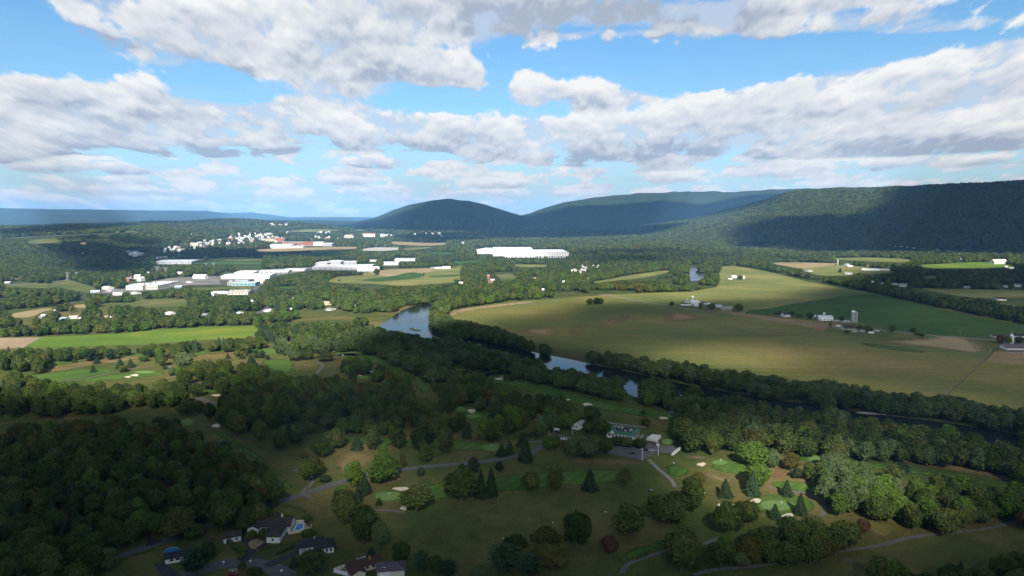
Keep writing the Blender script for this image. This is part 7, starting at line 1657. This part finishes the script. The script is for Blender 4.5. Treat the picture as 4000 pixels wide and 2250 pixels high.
# ------------------------------------------------------------------ woods
BANKH = {'w_far': 1.0, 'w_bank': 1.05, 'w_bank2': 1.15, 'w_bank3': 1.1, 'w_grove': 1.1}
def scatter():
    pts = []
    zones = [(205, 460, 6.6), (460, 950, 7.2), (950, 1500, 7.8), (1500, 2300, 9.0), (2300, 3300, 11.0), (3300, 5600, 16.0)]
    for (y0, y1, st) in zones:
        ys = np.arange(y0, y1, st)
        for_y = []
        for y in ys:
            hw = y * .80 + 60; x = np.arange(-hw, hw, st); for_y.append(np.stack([x, np.full(len(x), y)], 1))
        P = np.concatenate(for_y); P += rng.uniform(-.46, .46, P.shape) * st
        pts.append(np.column_stack([P, np.full(len(P), st)]))
    P = np.concatenate(pts); x, y, st = P.T; z = height(x, y)
    n = len(P)
    # tree size varies in stands
    H = st * 1.0 * (0.95 + .75 * (fbm(x / 60, y / 60, 3) - .45)) * rng.uniform(.66, 1.36, n) + np.where(y < 1500, 3.2, 3.5)
    H = np.clip(H, 5, 18)
    pb = project(x, y, z); pm = project(x, y, z + H * .5); pt = project(x, y, z + H * .92)
    wood = np.full(n, -1)
    tall = np.ones(n)
    for wi, (nm, poly, loose) in enumerate(WOODS):
        xs = [p[0] for p in poly]; ysx = [p[1] for p in poly]
        k = (wood < 0) & (pm[0] > min(xs)) & (pm[0] < max(xs)) & (pm[1] > min(ysx)) & (pm[1] < max(ysx))
        if nm == 'far':
            k &= (y > 640); ii = np.where(k)[0]; ok = inpoly(pb[0][ii], pb[1][ii], poly) & inpoly(pm[0][ii], pm[1][ii], poly)
        else:
            ii = np.where(k)[0]
            f = BANKH.get(nm, 1.0); q = project(x[ii], y[ii], z[ii] + H[ii] * .5 * f); ok = inpoly(q[0], q[1], poly)
            q = project(x[ii], y[ii], z[ii] + H[ii] * .8 * f); ok &= inpoly(q[0], q[1], poly) | (rng.random(len(ii)) < (.9 if nm in BANKH else .1))
        ok &= rng.random(len(ii)) > loose
        if nm == 'far': ok &= (fbm(x[ii] / 75 + 31, y[ii] / 75 + 8, 3) > .335) | (z[ii] > 14)
        wood[ii[ok]] = wi; tall[ii[ok]] = BANKH.get(nm, 1.0)
    keep = wood >= 0; H = H * tall; pm = project(x, y, z + H * .5); pt = project(x, y, z + H * .92); p1 = project(x, y, z + H * .25); p3 = project(x, y, z + H * .72)
    idx = np.where(keep)[0]
    CH = [(c, min(p[0] for p in c), max(p[0] for p in c), min(p[1] for p in c), max(p[1] for p in c)) for c in CLEAR]
    bad = np.zeros(len(idx), bool); bankt = np.array([w >= 0 and WOODS[w][0] in ('w_far', 'w_bank', 'w_bank2', 'w_bank3') for w in wood])
    for (c, a, b, lo, hi) in CH:
        for qi, (qx, qy) in enumerate((pb, pm, pt, p1, p3)):
            sx, sy = qx[idx], qy[idx]; k = np.where((~bad) & ~(bankt[idx] & (qi == 2)) & (sx > a) & (sx < b) & (sy > lo) & (sy < hi))[0]
            if len(k): bad[k] |= inpoly(sx[k], sy[k], c)
    idx = idx[~bad]
    # keep clear of the single trees
    T = np.array([t for t in TREE_XY if t[1] < 1000])
    near = idx[y[idx] < 1000]; okn = np.ones(len(near), bool)
    for (tx, ty, tr) in T: okn &= np.hypot(x[near] - tx, y[near] - ty) > tr * .8 + 1.5
    idx = np.concatenate([near[okn], idx[y[idx] >= 1000]])
    # keep off roofs outside the photo-plane test
    return x[idx], y[idx], z[idx], H[idx], st[idx], np.array([WOODS[w][0] for w in wood[idx]])
WX, WY, WZ, WH, WST, WN = scatter()
def gn_scatter(name, pts, scl, rot, kd, meshes, label, cat):
    me = bpy.data.meshes.new(name); me.vertices.add(len(pts)); me.vertices.foreach_set('co', pts.astype(np.float32).ravel())
    a = me.attributes.new('scl', 'FLOAT_VECTOR', 'POINT'); a.data.foreach_set('vector', scl.astype(np.float32).ravel())
    a = me.attributes.new('rot', 'FLOAT_VECTOR', 'POINT'); a.data.foreach_set('vector', rot.astype(np.float32).ravel())
    a = me.attributes.new('pick', 'INT', 'POINT'); a.data.foreach_set('value', kd.astype(np.int32))
    o = link(name, me); tag(o, label, cat, None, 'stuff')
    ng = bpy.data.node_groups.new(name, 'GeometryNodeTree')
    ng.interface.new_socket('Geometry', in_out='INPUT', socket_type='NodeSocketGeometry'); ng.interface.new_socket('Geometry', in_out='OUTPUT', socket_type='NodeSocketGeometry')
    N, L = ng.nodes, ng.links
    gi = N.new('NodeGroupInput'); go = N.new('NodeGroupOutput'); iop = N.new('GeometryNodeInstanceOnPoints'); j = N.new('GeometryNodeJoinGeometry')
    for i, m in enumerate(meshes):
        so_ = bpy.data.objects.new(name + '_source', m)
        oi = N.new('GeometryNodeObjectInfo'); oi.inputs['Object'].default_value = so_
        g2 = N.new('GeometryNodeGeometryToInstance'); L.new(oi.outputs['Geometry'], g2.inputs[0]); L.new(g2.outputs[0], j.inputs[0])
    def attr(nm, t):
        n = N.new('GeometryNodeInputNamedAttribute'); n.data_type = t; n.inputs[0].default_value = nm; return n.outputs[0]
    L.new(gi.outputs[0], iop.inputs['Points']); L.new(j.outputs[0], iop.inputs['Instance']); iop.inputs['Pick Instance'].default_value = True
    L.new(attr('pick', 'INT'), iop.inputs['Instance Index']); L.new(attr('scl', 'FLOAT_VECTOR'), iop.inputs['Scale'])
    L.new(attr('rot', 'FLOAT_VECTOR'), iop.inputs['Rotation']); L.new(iop.outputs[0], go.inputs[0])
    md = o.modifiers.new('scatter', 'NODES'); md.node_group = ng
    return o
def wood_mesh(name, cparts, tparts, leaf):
    return poly_mesh(name, cparts + tparts, [M[leaf], M['bark']], [0] * len(cparts) + [1] * len(tparts))
def plant_woods():
    n = len(WX)
    dist = np.hypot(WX, WY)
    # stands: colour kind follows a slow noise so that clumps of lighter and darker trees form
    u = fbm(WX / 90 + 50, WY / 90 + 20, 3) * .75 + rng.random(n) * .5
    kd = np.full(n, 'leaf', object)
    kd[u > .76] = 'bright'; kd[u > .86] = 'olive'; kd[u < .36] = 'spruce'
    rs = rng.random(n)
    bank = np.isin(WN, ['w_bank', 'w_far', 'w_bank2']); kd[bank] = np.where(rs[bank] < .62, 'silver', np.where(rs[bank] < .92, 'leaf', 'bright'))
    kd[WN == 'w_bank3'] = np.where(rs[WN == 'w_bank3'] < .12, 'silver', np.where(rs[WN == 'w_bank3'] < .16, 'olive', np.where(rs[WN == 'w_bank3'] < .22, 'bright', 'leaf')))
    g = WN == 'w_grove'; kd[g] = np.where(rs[g] < .8, 'silver', 'bright'); g = WN == 'w_grove2'; kd[g] = np.where(rs[g] < .3, 'bright', np.where(rs[g] < .38, 'silver', np.where(rs[g] < .39, 'russet', 'leaf')))
    px, py = project(WX, WY, WZ)
    pinebelt = (WN == 'w_left') & inpoly(px, py, Z(1, [(1280, 80), (1400, 90), (1700, 260), (1980, 420), (2030, 600), (1900, 560), (1700, 400), (1500, 300), (1300, 180)])); kd[pinebelt] = 'pine'
    g = (WN == 'far') & (py > 1180) & (py < 1300) & (px > 1050) & (px < 1650); kd[g] = np.where(rs[g] < .35, 'bright', np.where(rs[g] < .6, 'silver', kd[g]))
    g = (WN == 'far') & (WY > 1800); kd[g & (kd == 'silver')] = 'leaf'; kd[g & (kd == 'bright') & (rs < .6)] = 'leaf'
    g = (kd == 'spruce') & (WN == 'w_bank3'); kd[g] = 'leaf'
    # nearest ones are single trees
    order = np.argsort(dist); nsing = NSINGLE
    sing = order[:nsing]; rest = order[nsing:]
    LAB = {'w_left': ('tree packed in the big dark wood at the lower left', 'trees of the lower left wood'), 'w_strip': ('tree in the long strip wood across the left course', 'trees of the strip wood'), 'w_thicket': ('tree in the dark thicket below the curved cart path', 'trees of the dark thicket'),
           'w_corner': ('dark tree in the wood at the lower right corner', 'trees of the lower right wood'), 'w_grove': ('pale silvery tree in the grove beside the curved cart path', 'trees of the silvery grove'), 'w_grove2': ('tree in the wood right of the silvery grove', 'trees right of the silvery grove'), 'w_small': ('tree in the small thicket beside the fairways', 'trees of the small thickets')}
    ADJ = {'leaf': 'dark green', 'bright': 'light green', 'olive': 'olive', 'silver': 'grey green', 'spruce': 'dark conical', 'pine': 'blue green pine', 'russet': 'brownish'}
    for i in sing:
        base, grp = LAB.get(WN[i], ('tree in the woods between fairways and river', 'trees between fairways and river'))
        w = WST[i] * rng.uniform(1.05, 1.6) * (1.15 if 'bank' in WN[i] else 1); h = WH[i]
        k = kd[i]
        if k == 'spruce': w *= .7; h *= 1.15
        lab = base if ADJ[k].split()[-1] in base or k == 'pine' and False else ADJ[k] + ' ' + base.replace('pale silvery ', '').replace('dark tree', 'tree') if k != 'pine' else 'blue green pine in the big dark wood at the lower left'
        plant(k, WX[i], WY[i], WZ[i], w, h, lab, grp + (', ' + ADJ[k]))
    # the rest: level of detail by distance, as masses
    def mk(tag_, sel, lod):
        sel = np.asarray(sel)
        if not len(sel): return
        keys = ['leaf', 'leaf', 'bright', 'olive', 'silver', 'spruce', 'pine', 'russet']
        meshes = LODS[lod]
        base = {'leaf': [0, 1, 2], 'bright': [3], 'olive': [4], 'silver': [5], 'spruce': [6], 'pine': [7], 'russet': [4]}
        nk = len(meshes)
        pk = np.array([random.choice(base[k]) for k in kd[sel]])
        pk = nk - 1 - pk          # joined geometry lists the last link first
        wd = WST[sel] * rng.uniform(.95, 1.6, len(sel)) * np.where(np.isin(WN[sel], ['w_far', 'w_bank', 'w_bank2', 'w_bank3']), 1.2, 1.0); hh = WH[sel].copy()
        con = np.isin(kd[sel], ['spruce']); wd[con] *= .72; hh[con] *= 1.12
        scl = np.stack([wd / 10, wd / 10, hh / 10], 1)
        rot = np.zeros((len(sel), 3)); rot[:, 2] = rng.uniform(0, 6.28, len(sel))
        gn_scatter(tag_[0], np.stack([WX[sel], WY[sel], WZ[sel]], 1), scl, rot, pk, meshes, tag_[1], 'woods')
    LODS = {}
    tk = [(*tube((0, 0, -.5), (0, 0, 6), .25, .1, 5), .5)]
    def set_(nl, sz, n_, nlob, ico_=True):
        out = []
        for s in (101, 102, 103): out.append(('leaf', s))
        out += [('bright', 104), ('olive', 105), ('silver', 106)]
        ms = [wood_mesh('wood_tree', broad(s, n=n_, size=sz, w=10, h=10, z0=.6, nl=nlob, top=(s % 3) * .2), tk, lf) for lf, s in out]
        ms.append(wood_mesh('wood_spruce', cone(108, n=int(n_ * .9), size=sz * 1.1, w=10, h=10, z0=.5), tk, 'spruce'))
        ms.append(wood_mesh('wood_pine', pine(109, n=int(n_ * .9), size=sz, w=10, h=10, z0=1.2), tk, 'pine'))
        return ms
    LODS['near'] = set_(0, .9, 1100, 11); LODS['mid'] = set_(0, 1.4, 380, 8); LODS['far'] = set_(0, 2.6, 90, 6)
    y = WY[rest]; hill = WZ[rest] > 14
    course = (WN[rest] != 'far')
    mk(('course_woods', 'woods and tree belts round the golf course and along the river banks', ), rest[course & (y < 620)], 'near')
    mk(('riverside_woods', 'belts of trees along the river between the course and the big fields', ), rest[course & (y >= 620)], 'mid')
    mk(('valley_woods', 'wide mixed woods across the valley floor behind the river', ), rest[(~course) & (y < 1900) & ~hill], 'mid')
    mk(('distant_woods', 'far woods of the valley floor round the town and works', ), rest[(~course) & (y >= 1900) & ~hill], 'far')
    mk(('hillside_forest', 'forest covering the hillsides left and right of the valley', ), rest[(~course) & hill], 'far')
    print('WOODS', n, 'course', int(course.sum()), 'valley', int(((~course) & (y < 1900)).sum()), 'far', int(((~course) & (y >= 1900)).sum()))
NSINGLE = 190
plant_woods()
# ------------------------------------------------------------------ clouds overhead (they cast the shade on the valley) and the air
SHADE = [  # (strength, softness in metres, photo outline of the shade on the ground)
 (.955, 22, [(-4000, 1530), (-300, 1560), (0, 1565), (350, 1560), (560, 1575), (740, 1560), (800, 1500), (860, 1450), (950, 1430), (1100, 1420), (1250, 1390), (1400, 1350), (1480, 1320), (1560, 1300), (1700, 1290), (1800, 1275), (1900, 1262), (2080, 1300), (2300, 1350), (2700, 1425), (3100, 1480), (3600, 1550), (4000, 1610), (6000, 1700), (9000, 99999), (-9000, 99999)]),
 (.84, 60, [(1850, 1275), (1960, 1235), (2150, 1205), (2340, 1185), (2600, 1185), (2780, 1178), (2950, 1165), (3100, 1150), (3250, 1118), (3400, 1092), (4000, 1092), (6000, 1092), (6000, 1750), (4000, 1640), (2500, 1450), (1950, 1330)]),
 (.985, 90, [(3570, 690), (3450, 780), (3330, 850), (3200, 845), (3000, 858), (2830, 905), (2870, 965), (3150, 992), (4000, 1003), (6000, 1003), (6000, 600)]),
 (.93, 80, [(2040, 850), (2230, 805), (2400, 800), (2600, 782), (2750, 795), (2900, 765), (3080, 750), (3000, 795), (2880, 835), (2700, 862), (2500, 890), (2250, 905), (2000, 900)]),
 (.95, 60, [(1250, 890), (1500, 856), (1600, 820), (1700, 774), (1800, 768), (2000, 832), (2150, 870), (2300, 890), (2500, 890), (2680, 880), (2560, 922), (2300, 937), (1900, 940), (1800, 910), (1500, 905)]),
 (.85, 35, [(0, 912), (300, 882), (480, 876), (560, 888), (420, 905), (100, 925), (0, 932)]),
 (.93, 40, [(130, 965), (380, 950), (500, 975), (640, 972), (690, 1000), (600, 1030), (620, 1060), (480, 1082), (300, 1062), (240, 1010)]),
 (.88, 35, [(220, 930), (380, 915), (550, 935), (660, 950), (640, 972), (500, 965), (420, 945), (240, 945)]),
 (.93, 35, [(600, 985), (800, 978), (1000, 985), (1200, 985), (1390, 975), (1300, 1000), (1100, 1012), (900, 1018), (720, 1018), (600, 1012)]),
 (.88, 45, [(1540, 932), (1650, 918), (1800, 915), (1900, 920), (1900, 946), (1700, 952), (1560, 946)]),
 (.85, 60, [(3350, 1052), (3500, 1055), (3700, 1052), (4000, 1045), (6000, 1045), (6000, 1200), (3400, 1115)]),
 (.55, 40, [(1200, 1050), (1400, 1045), (1420, 1075), (1250, 1090)]),
 (.5, 60, [(2100, 1000), (2600, 980), (2850, 1010), (2800, 1030), (2300, 1040)]),
 (.6, 250, [(-600, 850), (150, 825), (500, 835), (800, 845), (900, 880), (400, 880), (0, 880), (-600, 890)]),
]
LIT = [  # gaps in that cover
 (.92, 14, [(1320, 1740), (1480, 1720), (1570, 1790), (1610, 1880), (1590, 1960), (1450, 1990), (1330, 1965), (1290, 1870)]),
 (1.0, 22, [(2670, 1800), (2750, 1725), (2900, 1730), (3150, 1745), (3330, 1790), (3560, 1850), (3600, 1950), (3660, 2010), (3450, 2060), (3250, 1990), (3020, 2050), (2860, 2000), (2720, 1975), (2640, 1900)]),
 (.5, 40, [(3000, 1700), (3500, 1740), (4100, 1820), (4100, 1950), (3600, 1880), (3300, 1800)]), (.55, 30, [(3380, 1660), (3700, 1690), (3900, 1740), (3900, 1790), (3500, 1740)]),
 (.55, 50, [(2500, 1370), (2900, 1350), (3100, 1400), (2900, 1440), (2550, 1430)]),
 (.4, 45, [(850, 1400), (1300, 1350), (1350, 1400), (1000, 1470)]), (.1, 60, [(800, 1440), (1300, 1380), (2200, 1480), (2600, 1620), (1900, 1660), (1200, 1600)]),
]
def cover(px, py, y):
    c = np.zeros(px.shape)
    ky = np.maximum(y, 60) / CAMZ
    m = np.maximum(y, 60) / F
    for s, soft, P in SHADE:
        d = polydist(px, py, P, ky) * m; c = np.maximum(c, s * sst(d / soft * .5 + .5))
    for s, soft, P in LIT:
        d = polydist(px, py, P, ky) * m; c = c * (1 - s * sst(d / soft * .5 + .5))
    return c
def clouds():
    """one broken cloud deck at 1900 m whose shadows are those on the valley, plus rear cover added to cut skylight"""
    ALT = 1900.0; st = 34.0
    back = ALT / math.tan(SUN_EL); sx, sy = SUN.x / math.cos(SUN_EL), SUN.y / math.cos(SUN_EL)
    gx, gy = np.meshgrid(np.arange(-4600, 4600, st), np.arange(-5200, 8250, st))
    X0, Y0 = gx.ravel(), gy.ravel()             # where the sun ray through the cloud cell meets sea level
    X, Y = X0.copy(), Y0.copy()
    for _ in range(6):
        h = height(X, Y); X = X0 + sx / math.tan(SUN_EL) * h; Y = Y0 + sy / math.tan(SUN_EL) * h
    h = height(X, Y)
    px, py = project(X, np.maximum(Y, 25), h); py = np.where(Y < 25, 9000, py)
    c = np.zeros(px.shape)
    k = (Y > 20) & (Y < 8900) & (np.abs(px - 2000) < 5200)
    c[k] = cover(px[k], np.minimum(py[k], 9000), Y[k])
    c = np.where((Y < 160) & (np.abs(X) < 3600), .985, c)  # unseen cover added behind and beside the camera to darken the near trees
    wob = fbm(X0 / 170, Y0 / 170, 5) - .47
    c = np.clip(c + wob * 1.5 * np.minimum(c, 1 - c) * 2, 0, 1)
    c = c * sst((8200 - Y0) / 300)
    n0 = gx.shape; c2 = c.reshape(n0)
    a = 1 - np.sqrt(np.clip(1 - c2, 0, 1))
    thick = 15 + 150 * sst(c2) * (.7 + .6 * fbm(X0 / 240, Y0 / 240, 3).reshape(n0))
    CX = gx + sx * back; CY = gy + sy * back
    # each cloud leans along the sun's rays, as thick as it is dense
    ex, ey = SUN.x / SUN.z, SUN.y / SUN.z
    ok = c2 > .004
    cell = ok[:-1, :-1] | ok[1:, :-1] | ok[:-1, 1:] | ok[1:, 1:]
    ii, jj = np.where(cell); W = n0[1]; v = ii * W + jj
    nV = CX.size
    Ft = np.stack([v, v + 1, v + 1 + W, v + W], 1); Fb = np.stack([v, v + W, v + 1 + W, v + 1], 1) + nV
    V = np.concatenate([np.stack([CX + ex * thick, CY + ey * thick, ALT + thick], -1).reshape(-1, 3), np.stack([CX, CY, np.full_like(CX, ALT)], -1).reshape(-1, 3)])
    Fc = np.concatenate([Ft, Fb]); used, inv = np.unique(Fc, return_inverse=True)
    def mc(m, nt, N, L, out):
        at_ = N.new('ShaderNodeAttribute'); at_.attribute_name = 'veil'
        d = N.new('ShaderNodeBsdfDiffuse'); d.inputs[0].default_value = (.85, .85, .86, 1); t = N.new('ShaderNodeBsdfTransparent')
        mx = N.new('ShaderNodeMixShader'); L.new(at_.outputs['Fac'], mx.inputs[0]); L.new(t.outputs[0], mx.inputs[1]); L.new(d.outputs[0], mx.inputs[2]); L.new(mx.outputs[0], out.inputs[0])
    mt = mat('cloud', mc)
    aa = np.concatenate([a.ravel(), a.ravel()])[used]
    me = np_mesh('clouds', V[used], inv.reshape(Fc.shape), [mt], {'veil': aa}, smooth=True)
    o = link('clouds', me); tag(o, 'broken white cloud deck over the valley, out of view, its rear part added to dim the foreground', 'clouds', None, 'stuff')
clouds()
def haze():
    b = MB().box(-26000, 26000, -1500, 21000, -2.0, 470.0)
    m = bpy.data.materials.new('haze_air'); m.use_nodes = True; nt = m.node_tree; nt.nodes.clear()
    out = nt.nodes.new('ShaderNodeOutputMaterial'); v = nt.nodes.new('ShaderNodeVolumePrincipled'); nt.links.new(v.outputs[0], out.inputs['Volume'])
    v.inputs['Color'].default_value = HAZE_COL; v.inputs['Density'].default_value = HAZE_D; v.inputs['Anisotropy'].default_value = -0.35
    M['haze'] = m
    o = b.build('haze', 'haze'); tag(o, 'pale blue air haze filling the valley', 'haze', None, 'stuff')
HAZE_D, HAZE_COL = 4.8e-5, (.22, .52, 1.0, 1)
haze()
